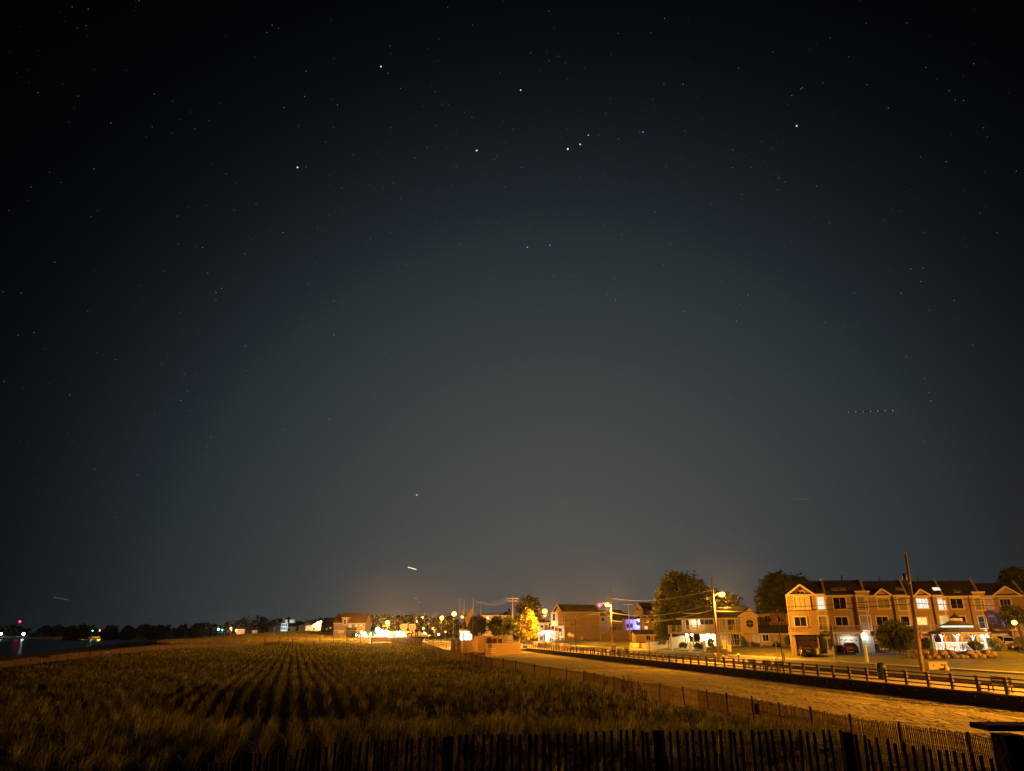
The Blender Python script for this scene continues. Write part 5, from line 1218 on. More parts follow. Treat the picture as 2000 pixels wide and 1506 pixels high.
# ------------------------------------------------------------------ brown gabled house
FB = Fac(1101.5, 250, 1172, 253.5, 1210); zb = FB.uz(1140,1251)[1]; ze = FB.uz(1140,1195)[1]; zr = vz(1181.3, 254.5); D = 9.5
root = T('house', 'big brown-sided house with a blank side wall and a steep dark roof', 'house', tuple(FB.p(FB.L/2, zb, -4)))
b = MB(); FB.box(b, 0, FB.L, zb-2, ze, -D, 0); b.prism([FB.p(0,ze,0), FB.p(0,ze,-D), FB.p(0,zr-.05,-D/2)], (FB.d.x*.2, FB.d.y*.2, 0)); b.prism([FB.p(FB.L-.2,ze,0), FB.p(FB.L-.2,ze,-D), FB.p(FB.L-.2,zr-.05,-D/2)], (FB.d.x*.2, FB.d.y*.2, 0)); b.build('wall', M['siding_brown'], root)
slab_roof(FB, root, -.7, FB.L+.1, ze-.04, zr, .3, -D/2, -D-.3)
b = MB(); FB.box(b, 0, FB.L, ze-.3, ze-.05, .01, .3); FB.box(b, .0, .25, zb, ze-.3, .003, .05); FB.box(b, FB.L-.25, FB.L, zb, ze-.3, .003, .05); b.build('trim', M['trim'], root)
FE = Fac(1, 1, 2, 2); e0 = FB.p(0, 0, -D); e1 = FB.p(0, 0, 0); FE.a = Vector((e0.x, e0.y)); FE.b = Vector((e1.x, e1.y)); FE.d = (FE.b-FE.a).normalized(); FE.n = Vector((FE.d.y, -FE.d.x)); FE.L = D
FE.rake(root, -.3, D/2, D+.3, ze-.05, zr, .0, w=.35, over=.75)
# entrance bay standing out of the gable end
b = MB(); FE.box(b, 1.0, 8.4, ze-4.2, ze+.0, .003, 1.7); b.build('upper_bay', M['siding_rose'], root)
b = MB(); FE.box(b, .8, 8.6, ze-4.45, ze-4.2, .002, 1.9); FE.box(b, .8, 8.6, ze-8.6, ze-8.35, .002, 2.2)
for u_ in (1.0, 4.6, 8.3): FE.box(b, u_, u_+.2, zb, ze-4.4, 1.6, 1.8)
b.build('porch_frame', M['trim'], root)
FE.window(root, (3.2, 5.6, ze-2.8, ze-.6), 'glass_dark', 0, 1, o=1.7, fw=.2); FE.window(root, (1.8, 7.4, ze-7.7, ze-5.0), 'lit_dim', 2, 0, fw=.2); FE.window(root, (3.0, 6.5, zb+.1, zb+2.6), 'lit_warm', 1, 0, fw=.15, name='door')
light(root, FE.p(3.5, zb+3.3, 3.2), 700, (1,.6,.25), .1)
# ------------------------------------------------------------------ houses of the town, back to front
house('olive-lit house hidden behind the right end of the brown house', 1172, 262, 1190, 262, 1254, 1203, 1192, 9, 'siding_cream', 'shingle', wins=((1175,1207,1180,1213),))
house('dark-roofed low house with a pale gable between the two poles', 1184, 300, 1232, 300, 1250, 1216, 1199, 12, 'siding_grey', 'shingle', wins=((1207,1222,1215,1231,'curtain_dim'),(1196,1224,1203,1232),(1222,1222,1228,1230)))
house('small cream gable rising above the dark roofs', 1200, 340, 1220, 342, 1215, 1200, 1192, 8, 'siding_cream', 'shingle')
hb, fb, _, _, _ = house('house whose deck is washed in blue light', 1221, 262, 1262, 262, 1254, 1209, 1206, 8, 'siding_white', 'shingle', wins=((1224,1219,1229,1226),(1231,1219,1236,1226),(1224,1233,1229,1236),(1243,1213,1250,1222)))
p_ = fb.uz(1246, 1220); b = MB()
for dx in (-1.0, 1.0): b.ball(fb.p(p_[0]+dx, p_[1], .7), .33, 8, 5)
b.build('blue_lamp', M['blue_lamp'], hb); light(hb, fb.p(p_[0], p_[1]-.3, 2.4), 1800, (.03,.07,1), .2)
p_ = fb.uz(1247, 1211.5); b = MB(); b.ball(fb.p(p_[0], p_[1], .5), .3, 8, 5); b.build('deck_lamp', M['white_bulb'], hb)
p_ = fb.uz(1261, 1225.5); b = MB(); b.ball(fb.p(p_[0], p_[1], .8), .3, 8, 5); b.build('porch_lamp', M['warm_bulb'], hb); light(hb, fb.p(p_[0], p_[1], 1.9), 800, (1,.7,.4), .2)
railing(fb, hb, fb.uz(1236,1230)[0], fb.uz(1262,1230)[0], fb.uz(1246,1232)[1], fb.uz(1246,1226)[1], 1.5, step=.3, posts=2.5, m='trim', post=.16)
g1, f1, _, zz, zr1 = house('tall cream gabled house rising above the blue-lit deck', 1237, 292, 1255, 290, 1240, 1192, 1178, 16, 'siding_cream', 'shingle', wins=((1243,1186,1246,1192),(1245,1202,1248,1206)), gable_end=False)
b = MB(); f1.gable(b, 0, f1.L/2, f1.L, zz, vz(1178,292)-.1, -14, 0); b.build('gable_wall', M['siding_cream'], g1); f1.rake(g1, -.4, f1.L/2, f1.L+.4, zz-.05, vz(1178,292), 0, back=14, w=.3)
house('cream house with a long dark roof joined behind the tall gable', 1255, 296, 1282, 296, 1240, 1192, 1178.5, 12, 'siding_white', 'shingle', wins=((1258,1201,1262,1206),(1266,1201,1271,1206)))
h2, f2, _, _, z2 = house('rose-lit house with a small dormer beside the large round tree', 1256, 240, 1275, 240, 1240, 1207, 1202, 7, 'siding_rose', 'shingle_brown', wins=((1260,1212,1265,1218),(1268,1212,1273,1217),(1259,1223,1265,1229,'lit_warm')))
house('grey-sided house with narrow upright windows left of the balconied house', 1274, 205, 1297, 204, 1242, 1213, 1207, 9, 'siding_grey', 'shingle', wins=((1277,1217,1281,1228),(1284,1217,1288,1228),(1291,1217,1295,1228)))
house('low carport with a dark hipped roof behind the yard', 1241, 190, 1277, 190, 1262, 1239, 1231, 6, 'siding_brown', 'shingle', wins=((1262,1241,1270,1250),), cat='carport', name='carport')
wallstrip('board_fence', 'tall dark board fence right of the brown gabled house', [(at(1175,1255,232).x, 232), (at(1238,1255,228).x, 228)], 3.0, .12, mat('fence_dark', (.14,.085,.055), .9, .2, 2, stripes=('H', .3, .5)), 'fence')
# buildings at the centre
hc, fc_, _, _, _ = house('long flat beige building behind the centre trees', 943, 300, 1001, 300, 1245, 1201, 1199.5, 14, 'stucco', 'shingle', wins=((950,1204,955,1210,'lit_white',0),))
hy, fy, _, _, _ = house('bright yellow-lit building under the lamp left of the brown house', 1052, 262, 1072, 262, 1252, 1216, 1214.5, 9, 'siding_cream', 'shingle', wins=((1056,1221,1061,1226),(1064,1221,1069,1227),(1055,1243,1060,1250),(1063,1243,1068,1250)))
light(hy, fy.p(fy.L/2, _-1, 4), 1500, SOD, .2) if False else None
hp, fp_, _, _, _ = house('low porch building with a dark arched doorway beside the brown house', 1064, 256, 1090, 254, 1256, 1232, 1228, 7, 'siding_rose', 'shingle_brown', wins=((1073,1245,1081,1255),))
for (px, py) in ((1049,1236.5),(1053,1237.5),(1062,1236),(1073,1239)):
    p_ = fp_.uz(px, py); b = MB(); b.ball(fp_.p(p_[0], p_[1], 1.0), .33, 8, 5); b.build('eave_lamp', M['white_bulb'], hp)
light(hp, fp_.p(1, fp_.uz(1060,1238)[1], 2.0), 2200, (1,.85,.6), .2)
hk, fk, _, _, _ = house('small lit kiosk with a green sign behind the flag poles', 899, 236, 921, 236, 1254, 1233, 1230, 4, 'siding_white', 'shingle', wins=((903,1237,908,1246,'lit_white',0),(912,1238,918,1246,'lit_white',0)), name='kiosk', cat='kiosk')
u_, z_ = fk.uz(912, 1234.5); b = MB(); fk.box(b, u_-1.4, u_+1.4, z_-.35, z_+.45, .05, .2); emis('lit_sign_green', (.35,.9,.25), 1.0, .5, 3); b.build('sign_panel', M['lit_sign_green'], hk); light(hk, fk.p(fk.L/2, z_-.8, 2.2), 1500, (.9,1,.9), .2)
# left cluster
hg, fg, zb_, ze_, zr_ = house('large dark shingled house with lit upper windows left of the floodlit pavilion', 653, 300, 713, 300, 1243, 1217, 1198.5, 13, 'siding_grey', 'shingle_brown', wins=((681,1219,686,1226,'lit_yellow'),(694,1219,698,1224,'lit_yellow'),(703,1220,708,1223,'lit_warm'),(661,1232,666,1236,'curtain'),(667,1232,671,1235,'curtain'),(664,1240,668,1243,'curtain_dim')))
FQ = Fac(668, 299.4, 679, 299.4, 1214); b = MB(); FQ.box(b, 0, FQ.L, FQ.uz(673,1220)[1], FQ.uz(673,1207)[1], -4, 0); dm = b.build('dormer', M['siding_grey'], hg); FQ.window(dm, FQ.rect(671,1210,676,1219), 'lit_dim', 0, 1, fw=.25)
b = MB(); FQ.box(b, -.4, FQ.L+.4, FQ.uz(673,1207)[1], FQ.uz(673,1206)[1], -4.2, .4); b.build('dormer_cap', M['trim'], hg)
b = MB(); fg.box(b, .0, fg.L, fg.uz(690,1231.5)[1]-.1, fg.uz(690,1231.5)[1]+.12, .003, .12); b.build('belt_course', M['trim'], hg)
house('black-roofed house with bluish lit front windows left of the shingled house', 628, 330, 653, 330, 1240, 1221, 1207, 12, 'siding_grey', 'shingle', wins=((629,1226,633,1231,'curtain'),(636,1226,640,1231,'lit_dim'),(644,1225,647,1228,'lit_yellow')))
ho, fo, zbo, zeo, _ = house('orange-lit house with a bright lamp in its gable', 598, 350, 627, 352, 1240, 1222, 1212, 10, 'siding_rose', 'shingle_brown', wins=((611,1226,616,1230),))
b = MB(); fo.gable(b, fo.L*.35, fo.L*.97, fo.L*1.25, zeo+.2, vz(1211.5,350), -5, .5); b.build('gable_wall', M['siding_cream'], ho)
p_ = fo.uz(621,1218); b = MB(); b.ball(fo.p(p_[0], p_[1], 1.3), .75, 10, 6); b.build('gable_lamp', M['warm_bulb'], ho); light(ho, fo.p(p_[0], p_[1]-.5, 3.2), 3500, (1,.65,.3), .3)
hw, fw_, _, _, _ = house('tall white decked house with an orange-lit side, left of the cluster', 556, 370, 578, 378, 1242, 1224, 1216, 10, 'siding_rose', 'shingle_brown', wins=((562,1228,567,1233),))
FT = Fac(549, 362, 561, 366, 1225); b = MB()
for py_ in (1218, 1224, 1231, 1237): z_ = FT.uz(555, py_)[1]; FT.box(b, 0, FT.L, z_-.15, z_+.1, -2.5, 0); 
for f_ in (0, .33, .66, 1): FT.box(b, FT.L*f_-.12, FT.L*f_+.12, zb_-3, FT.uz(555,1216)[1]-(1-f_)*.0, -.2, .1)
b.build('deck_tower', M['white_paint'], hw)
b = MB()
for px in (553.5, 558.5, 568, 573.5):
    p_ = at(px, 1216.5, 366); b.cyl(p_, p_+Vector((0,0,1.5)), .75, .75, 10)
b.build('roof_tank', M['white_paint'], hw)
light(hw, FT.p(FT.L/2, FT.uz(555,1228)[1], 3), 900, (.7,.95,1), .3)
house('small dim house between the white decked house and the orange-lit one', 583, 385, 597, 385, 1240, 1221, 1216, 8, 'siding_cream', 'shingle', wins=((586,1221,590,1225,'lit_dim',0),))
for i, (x0, x1, ye, yr, Y) in enumerate(((463,478,1229,1224,480),(493,503,1231,1227,470))): house(['faint gabled house beyond the mound beside the orange lamp','small faint house beyond the mound beside the flag mast'][i], x0, Y, x1, Y, 1240, ye, yr, 8, 'siding_brown' if i == 0 else 'siding_cream', 'shingle')
a = at(499, 1235, 440); b = MB(); b.cyl((a.x, a.y, h1(a.x,a.y)), (a.x+.3, a.y, vz(1217,440)), .14, .1, 7); b.quad((a.x+.3,a.y,vz(1217.5,440)), (a.x-2.0,a.y,vz(1219,440)), (a.x-2.2,a.y,vz(1221,440)), (a.x+.25,a.y,vz(1220,440))); tag(b.build('flag_mast', M['trim'], None, (a.x,a.y,h1(a.x,a.y))), 'small distant mast with a pale flag beyond the mound', 'mast')
a = at(538, 1230, 455); t_ = T('light_mast', 'tall thin mast with two unlit lamp heads above the far woods', 'mast', (a.x, a.y, h1(a.x, a.y))); b = MB(); b.cyl((a.x,a.y,1), (a.x,a.y,vz(1195,455)), .16, .1, 6); b.build('shaft', M['steel'], t_)
b = MB(); p_ = at(539.5,1195,455); b.ball(p_, .55, 8, 5, .6); p_ = at(536.5,1198,455); b.ball(p_, .35, 8, 5, .6); b.build('lamp_head', M['trim'], t_)
a = at(535, 1236, 355); b = MB(); b.box(a.x-.35, a.x+.35, a.y-.2, a.y+.2, h1(a.x,a.y), vz(1224,355)); tag(b.build('marker_post', M['white_paint'], None, (a.x,a.y,h1(a.x,a.y)), bevel=.1), 'upright pale blue-white board at the crest of the mound', 'post')
a = at(528.5, 1236, 352); t_ = T('round_sign', 'small round sign on a post at the crest of the mound', 'sign', (a.x,a.y,h1(a.x,a.y))); b = MB(); b.cyl((a.x,a.y,h1(a.x,a.y)-.3), (a.x,a.y,vz(1233,352)), .06, n=6); b.build('post', M['steel'], t_); b = MB(); b.cyl((a.x,a.y-.1,vz(1230.5,352)), (a.x,a.y-.05,vz(1230.5,352)), .6, .6, 14); b.build('sign_face', M['sign_face'], t_)
a = at(593, 1238, 352); b = MB()
for i in range(9): b.box(a.x-2.8+i*.68, a.x-2.5+i*.68, a.y-.1, a.y+.1, h1(a.x,a.y), vz(1234.5,352)+(.2 if i%3==0 else 0))
b.box(a.x-2.8, a.x+2.9, a.y-.1, a.y+.12, vz(1236.6,352), vz(1236,352)); tag(b.build('picket_fence', M['white_paint'], None, (a.x,a.y,h1(a.x,a.y))), 'short bright picket fence at the crest of the mound', 'fence'); light(None, (a.x, a.y-4, vz(1232,352)), 900, (1,.7,.45), .2, 'picket_light')
a = at(565, 1238, 356); 
# ------------------------------------------------------------------ floodlit pavilion
PF = Fac(703, 285, 792, 280, 1240); zp0 = PF.uz(745,1250)[1]; zp1 = PF.uz(745,1239.5)[1]; zp2 = PF.uz(745,1235)[1]
root = T('pavilion', 'low waterfront pavilion blazing under white floodlights, with a teal awning', 'pavilion', tuple(PF.p(PF.L/2, zp0, -4)))
b = MB(); PF.box(b, 0, PF.L, zp0-2, zp1, -8, -3); b.build('wall', M['siding_white'], root)
b = MB(); q = [PF.p(-.3,zp1,.8), PF.p(PF.L*.55,zp1,.8), PF.p(PF.L*.55,zp2+.3,-4), PF.p(-.3,zp2+.3,-4)]; b.hexa(q+[p+Vector((0,0,.12)) for p in q]); b.build('awning', M['canvas_teal'], root)
b = MB(); q = [PF.p(PF.L*.56,zp1,.8), PF.p(PF.L+.3,zp1,.8), PF.p(PF.L+.3,zp2+.3,-4), PF.p(PF.L*.56,zp2+.3,-4)]; b.hexa(q+[p+Vector((0,0,.12)) for p in q]); b.build('canopy', M['canvas_white'], root)
for i in range(12):
    u_ = PF.L*i/11; b = MB(); PF.box(b, u_-.12, u_+.12, zp0-.5, zp1, .5, .74); b.build('post', M['white_paint'], root)
for i in range(7): PF.window(root, (PF.L*(i+.25)/7, PF.L*(i+.78)/7, zp0+.9, zp1-.5), 'lit_white' if i != 2 else 'glass_dark', 0, 0, o=-3, fw=.15)
railing(PF, root, 0, PF.L, zp0, zp0+1.2, .9, step=.45, posts=2.4, m='white_paint', post=.2)
for i, (px, py, r, P) in enumerate(((706,1235,.5,3500),(712,1237,.5,3500),(738,1230.5,1.15,15000),(746,1235.5,1.1,9000),(755,1236,1.0,8000),(761,1237.5,.8,5000),(775,1236.5,.75,4000),(781,1236.5,.8,5000),(786,1237.5,.7,4000),(829,1238.5,.8,5000),(724,1238.5,.45,2500),(696,1240,.3,900))):
    c = at(px, py, 268); t_ = T('floodlight', ['leftmost small floodlight over the pavilion terrace','second small floodlight over the teal awning','highest and largest white floodlight of the pavilion','floodlight just right of the largest one','middle floodlight of the bright slope of three','lowest floodlight of the bright slope of three','first of three floodlights in the row left of the tent','second of three floodlights in the row left of the tent','third of three floodlights in the row left of the tent','floodlight at the right edge of the canopy tent','dim floodlight over the middle of the teal awning','small lamp beside the shingled house'][i], 'floodlight', (c.x, c.y, h1(c.x, c.y)), 'white floodlights of the pavilion')
    b = MB(); b.cyl((c.x, c.y, h1(c.x,c.y)-.3), (c.x, c.y, c.z-r), .09, .07, 6); b.build('pole', M['steel'], t_); b = MB(); r *= .72; b.ball(c, r, 10, 7); b.build('lamp_globe', M['white_bulb'], t_, smooth=True)
    light(t_, (c.x, c.y-.2, c.z-r-.35), P*.14, (1,.98,.92), .2)
# canopy tent, umbrella, picket rails
TA = at(818, 1252, 262); ta = h1(TA.x, TA.y); root = T('canopy_tent', 'peaked cream canopy tent glowing from inside, behind the tallest pole', 'tent', (TA.x, TA.y, ta)); za, zk, hw_ = vz(1240.5,262), vz(1232.5,262), 3.6
b = MB(); C4 = [(-hw_,-hw_),(hw_,-hw_),(hw_,hw_),(-hw_,hw_)]; pk = (TA.x, TA.y, zk)
for i in range(4):
    (x0,y0),(x1,y1) = C4[i], C4[(i+1)%4]; b.quad((TA.x+x0,TA.y+y0,za), (TA.x+x1,TA.y+y1,za), (TA.x+x1*.4,TA.y+y1*.4,za+(zk-za)*.45), (TA.x+x0*.4,TA.y+y0*.4,za+(zk-za)*.45)); b.quad((TA.x+x0*.4,TA.y+y0*.4,za+(zk-za)*.45), (TA.x+x1*.4,TA.y+y1*.4,za+(zk-za)*.45), pk); b.quad((TA.x+x0,TA.y+y0,za-.45), (TA.x+x1,TA.y+y1,za-.45), (TA.x+x1,TA.y+y1,za), (TA.x+x0,TA.y+y0,za))
b.build('canopy', M['canvas_white'], root)
for x0, y0 in C4: b = MB(); b.cyl((TA.x+x0,TA.y+y0,ta), (TA.x+x0,TA.y+y0,za), .08, n=6); b.build('leg', M['white_paint'], root)
light(root, (TA.x, TA.y, za-1.2), 1200, (1,.85,.6), .2)
a = at(713.5, 1250, 270); t_ = T('folded_umbrella', 'folded pale umbrella standing on the pavilion terrace', 'umbrella', (a.x,a.y,h1(a.x,a.y))); b = MB(); b.cyl((a.x,a.y,h1(a.x,a.y)), (a.x,a.y,vz(1237,270)), .06, n=6); b.build('pole', M['steel'], t_); b = MB(); b.lathe((a.x,a.y,vz(1247,270)), [(.3,0),(.42,.5),(.3,1.4),(.08,2.0)], 8); b.build('canopy', M['canvas_white'], t_)
picket('floodlit white picket rail in front of the pavilion, left stretch', 690, 262, 742, 258, 1.5, step=.34, zo=.3)
picket('floodlit white picket rail in front of the pavilion, right stretch', 744, 258, 795, 256, 1.3, step=.4, zo=.3)
def railfence(name, lab, pxa, Ya, pxb, Yb, hgt, nr_, ps, m='trim', zo=0, za=None, zc=None, pyr=1255, post=.14, rh=.14):
    a = at(pxa, pyr, Ya); c = at(pxb, pyr, Yb); A = Vector((a.x,a.y,h1(a.x,a.y)+zo if za is None else za)); C_ = Vector((c.x,c.y,h1(c.x,c.y)+zo if zc is None else zc)); root = T(name, lab, 'fence', tuple(A)); n = max(1, round((C_-A).length/ps))
    for i in range(n+1): p = A+(C_-A)*i/n; b = MB(); b.box(p.x-post/2, p.x+post/2, p.y-post/2, p.y+post/2, p.z-.5, p.z+hgt+.08); b.build('post', M[m], root)
    for k in range(nr_): b = MB(); h_ = hgt*(.3+.66*k/max(1,nr_-1)); b.beam(A+Vector((0,-post*.55,h_)), C_+Vector((0,-post*.55,h_)), .05, rh); b.build('rail', M[m], root)
    return root
railfence('rail_fence', 'pale two-rail fence between the tent hedges and the wood enclosure', 822, 236, 872, 232, 1.5, 3, 4.2, 'trim', pyr=1260)
railfence('rail_fence', 'pale rail fence beside the trunk of the yellow tree', 999, 196, 1017, 198, 1.4, 3, 2.0, 'trim')
# ------------------------------------------------------------------ wood enclosure on the sand
def boardwall(lab, pts, ztop, m='orange_wood', name='board_fence'):
    b = MB(); top = ztop
    for i, (a, c) in enumerate(zip(pts[:-1], pts[1:])):
        A = Vector((a[0],a[1],0)); C_ = Vector((c[0],c[1],0)); L_ = (C_-A).length; d_ = (C_-A)/L_; n_ = Vector((-d_.y,d_.x,0)); n = max(1, int(L_/.3))
        for k in range(n):
            p = A+d_*(L_*k/n); q = A+d_*(L_*(k+(.95 if k % 6 else .78))/n); o_ = n_*(.02 if k % 2 else .0); t_ = top+random.uniform(-.03,.03); zz = h1(p.x,p.y)-.5; w2 = n_*.025
            b.hexa([p-w2+o_+Vector((0,0,zz)), q-w2+o_+Vector((0,0,zz)), q+w2+o_+Vector((0,0,zz)), p+w2+o_+Vector((0,0,zz)), p-w2+o_+Vector((0,0,t_)), q-w2+o_+Vector((0,0,t_)), q+w2+o_+Vector((0,0,t_)), p+w2+o_+Vector((0,0,t_))])
    return tag(b.build(name, M[m], None, (pts[0][0], pts[0][1], h1(*pts[0]))), lab, 'fence')
AT = lambda px, Y, py=1260: (lambda p: (p.x, p.y))(at(px, py, Y))
boardwall('curved orange board fence at the left of the enclosure below the flag poles', [AT(880.5,167.2), AT(888,166.7), AT(900,166.2), AT(912,166.8), AT(923,168), AT(928,169.2), AT(933,171)], vz(1250,168))
b = MB(); PP = [AT(878,172), AT(882,167.8), AT(888,166.3), AT(900,166), AT(912,166.5), AT(925,168)]; zt = vz(1249,168)
for (a, c) in zip(PP[:-1], PP[1:]): b.beam((a[0],a[1],zt+.08), (c[0],c[1],zt+.08), .35, .1)
tag(b.build('fence_cap', M['trim'], None, (PP[0][0],PP[0][1],zt)), 'flat pale cap rail on the curved board fence', 'cap rail')
boardwall('taller orange board fence behind the curved one', [AT(925,176), AT(935,178), AT(946,182), AT(972,186), AT(992,188)], vz(1242.5,178))
boardwall('low straight orange board fence with a small notice, near the ramp', [AT(948,160), AT(962,163), AT(985,170), AT(1003,180), AT(1016,190)], vz(1256.5,165))
b = MB(); p_ = at(957, 1262, 161); b.box(p_.x-.4, p_.x+.4, p_.y-.12, p_.y-.06, p_.z-.35, p_.z+.35); tg = tag(b.build('notice_board', M['sign_face'], None, tuple(p_)), 'small pale notice with dark marks on the low board fence', 'sign')
b = MB()
for k in range(3): b.box(p_.x-.3, p_.x+.3-.12*k, p_.y-.135, p_.y-.121, p_.z+.18-.2*k, p_.z+.25-.2*k)
b.build('lettering', M['dark_metal'], tg)
# little playhouse-like shelters behind
for i, px in enumerate((966, 977)):
    s_ = Fac(px-5, 181.5, px+4.5, 181.5, 1250); root = T('shelter', ['left small gabled shelter inside the wood enclosure','right small gabled shelter inside the wood enclosure'][i], 'shelter', tuple(s_.p(0, 0, 0))); z0_, z1_, z2_ = .2, s_.uz(px,1247.5)[1], s_.uz(px,1243.5)[1]
    b = MB(); s_.box(b, 0, .12, z0_, z1_, -1.2, 0); s_.box(b, s_.L-.12, s_.L, z0_, z1_, -1.2, 0); s_.box(b, .12, s_.L-.12, z0_, z1_, -1.3, -1.2); b.build('wall', M['orange_wood'], root); s_.rake(root, -.1, s_.L/2, s_.L+.1, z1_, z2_, 0, back=1.3, w=.14, roofm='shingle_brown', over=.05)
railfence('ramp_railing', 'orange three-rail railing of the beach ramp by the end of the boardwalk', 958, 160, 1021, 196, 1.15, 3, 6.0, 'trim', za=.35, zc=.9, pyr=1270)
bb = MB(); bb.box(*[v for v in (at(1018,1258,205).x, at(1040,1258,205).x)], 204, 206, .6, vz(1259,205)); tag(bb.build('bench_wall', M['concrete'], None, (at(1018,1258,205).x, 204, .6)), 'low pale wall at the far end of the boardwalk', 'wall')
bush(1024,1263,5,3.2,200,'small green bush at the far end of the boardwalk','leaf_bright',900,.14)
# ------------------------------------------------------------------ boardwalk furniture
def bench(lab, loc, rz):
    root = T('bench', lab, 'bench', (0,0,0), 'dark slatted benches on the boardwalk')
    for z in (.55,.67,.79,.91):
        b = MB(); b.box(-.9,.9,.20,.24,z,z+.09); b.build('back_slat', M['rail_wood'], root)
    b = MB()
    for y in (-.25,-.12,.01,.14): b.box(-.9,.9,y,y+.1,.42,.46)
    b.build('seat', M['rail_wood'], root)
    for x in (-.8,.8):
        b = MB(); b.box(x-.05,x+.05,-.22,-.14,0,.42); b.box(x-.05,x+.05,.16,.24,0,.98); b.box(x-.05,x+.05,-.22,.2,.34,.42); b.build('leg', M['rail_wood'], root)
    root.location = loc; root.rotation_euler = (0,0,rz); return root
b0 = bench('dark slatted bench nearest the camera at the right edge', (0,0,0), 0)
lf_ = math.atan2(RD[1], RD[0])
def onrail(px, py, s):      # point on the deck at image column px
    for w in np.arange(-30, 178, .25):
        x, y = SW(s, w); d = Vector((x, y, .85-CZ)); k = d.dot(Vector((0,cp,sp)))
        if 1000+F*d.x/k <= px: return (x, y, .85)
    return (x, y, .85)
bl = [(1955,'dark slatted bench nearest the camera at the right edge'),(1521,'bench with its back to the sand, just left of the thin ornament pole'),(1496,'second bench left of the thin ornament pole'),(1468,'third bench left of the thin ornament pole'),(1196,'bench on the far boardwalk nearest the bright cabinets'),(1178,'second of the far boardwalk benches from the bright cabinets'),(1158,'third of the far boardwalk benches from the bright cabinets'),(1137,'fourth of the far boardwalk benches from the bright cabinets'),(1117,'farthest boardwalk bench, beside the cream bins')]
for i, (px, lab) in enumerate(bl): place(b0, onrail(px, 1270, 1.0 if i else 1.1), lf_+math.pi, lab, first=(i == 0))
# bins: one domed black, cream ones far
p_ = onrail(1728, 0, 2.4); root = T('litter_bin', 'domed black litter bin with a flap standing on the near boardwalk', 'bin', p_)
b = MB(); b.lathe(p_, [(0,0),(.36,0),(.38,.05),(.38,.95),(.33,.97)], 16); b.build('body', M['black_plastic'], root, smooth=False)
b = MB(); b.lathe(p_, [(.42,.95),(.43,1.03),(.38,1.22),(.24,1.38),(0,1.42)], 16); b.build('dome_lid', M['black_plastic'], root, smooth=True)
b = MB(); b.hexa([(p_[0]+.25,p_[1]-.2,p_[2]+1.1),(p_[0]+.62,p_[1]-.2,p_[2]+1.0),(p_[0]+.62,p_[1]+.2,p_[2]+1.0),(p_[0]+.25,p_[1]+.2,p_[2]+1.1),(p_[0]+.25,p_[1]-.2,p_[2]+1.14),(p_[0]+.62,p_[1]-.2,p_[2]+1.04),(p_[0]+.62,p_[1]+.2,p_[2]+1.04),(p_[0]+.25,p_[1]+.2,p_[2]+1.14)]); b.build('flap', M['black_plastic'], root)
def slatbin(px, s, lab, m, w_=.32, h_=1.05):
    p_ = onrail(px, 0, s); root = T('litter_bin', lab, 'bin', p_, 'pale slatted bins on the far boardwalk')
    b = MB()
    for k in range(16): a = k*math.pi/8; b.box(p_[0]+math.cos(a)*w_-.045, p_[0]+math.cos(a)*w_+.045, p_[1]+math.sin(a)*w_-.045, p_[1]+math.sin(a)*w_+.045, p_[2]+.05, p_[2]+h_-.05)
    b.build('slats', M[m], root); b = MB(); b.lathe(p_, [(w_+.07,h_-.08),(w_+.07,h_),(w_*.6,h_+.03),(w_*.5,h_)], 16); b.build('rim', M[m], root)
for px, m, lab in ((1046,'orange_wood','orange slatted bin, leftmost of the far row'),(1059,'orange_wood','second slatted bin from the left of the far row'),(1071,'siding_rose','rose slatted bin third in the far row'),(1082,'white_paint','white slatted bin in the middle of the far row'),(1090,'orange_wood','narrow slatted bin right of the white one'),(1098,'white_paint','bright cream bin fifth in the far row'),(1105,'coral_tinsel','pink-orange bin at the right of the far row')): slatbin(px, 2.6, lab, m, .55, 1.5)
# boxes beside the pole right of the brown house
for px, s, w_, h_, lab in ((1200,3.6,.8,1.7,'tall pale box at the foot of the pole by the brown house'),(1212,3.0,1.0,1.25,'wide orange-lit cabinet right of the tall pale box'),(1224,3.0,.85,1.55,'orange-lit cabinet with a dark opening, rightmost of three')):
    p_ = onrail(px, 0, s); root = T('cabinet', lab, 'cabinet', p_); b = MB(); b.box(p_[0]-w_/2,p_[0]+w_/2,p_[1]-.4,p_[1]+.4,p_[2],p_[2]+h_); b.build('body', M['cabinet_paint'], root, bevel=.03)
    b = MB(); b.box(p_[0]-w_*.28,p_[0]+w_*.28,p_[1]-.43,p_[1]-.405,p_[2]+h_*.2,p_[2]+h_*.75); b.build('panel', M['dark_metal'] if px == 1224 else M['trim'], root)
# utility cabinet
p_ = at(1829,1314,77); zc = .99; root = T('utility_cabinet', 'two-door tan utility cabinet beside the nearest pole', 'cabinet', (p_.x, p_.y, zc-.1)); wx = .95; ht = vz(1293.5,76)-zc
R2 = .0; b = MB(); b.box(p_.x-wx, p_.x+wx, p_.y-.5, p_.y+.5, zc-.3, zc+ht); b.build('body', M['cabinet_paint'], root, bevel=.03)
for sx in (-1, 1):
    b = MB(); b.box(p_.x+(0.02 if sx > 0 else -wx+.04), p_.x+(wx-.04 if sx > 0 else -.02), p_.y-.53, p_.y-.503, zc+.08, zc+ht-.06); dr = b.build('cabinet_door', M['cabinet_paint'], root, bevel=.008)
    b = MB(); 
    if sx > 0: b.box(p_.x+.25, p_.x+.78, p_.y-.545, p_.y-.532, zc+ht-.34, zc+ht-.2)
    else: b.cyl((p_.x-.45,p_.y-.55,zc+ht-.3), (p_.x-.45,p_.y-.532,zc+ht-.3), .08, n=12)
    b.build('vent_plate', M['dark_metal'], dr)
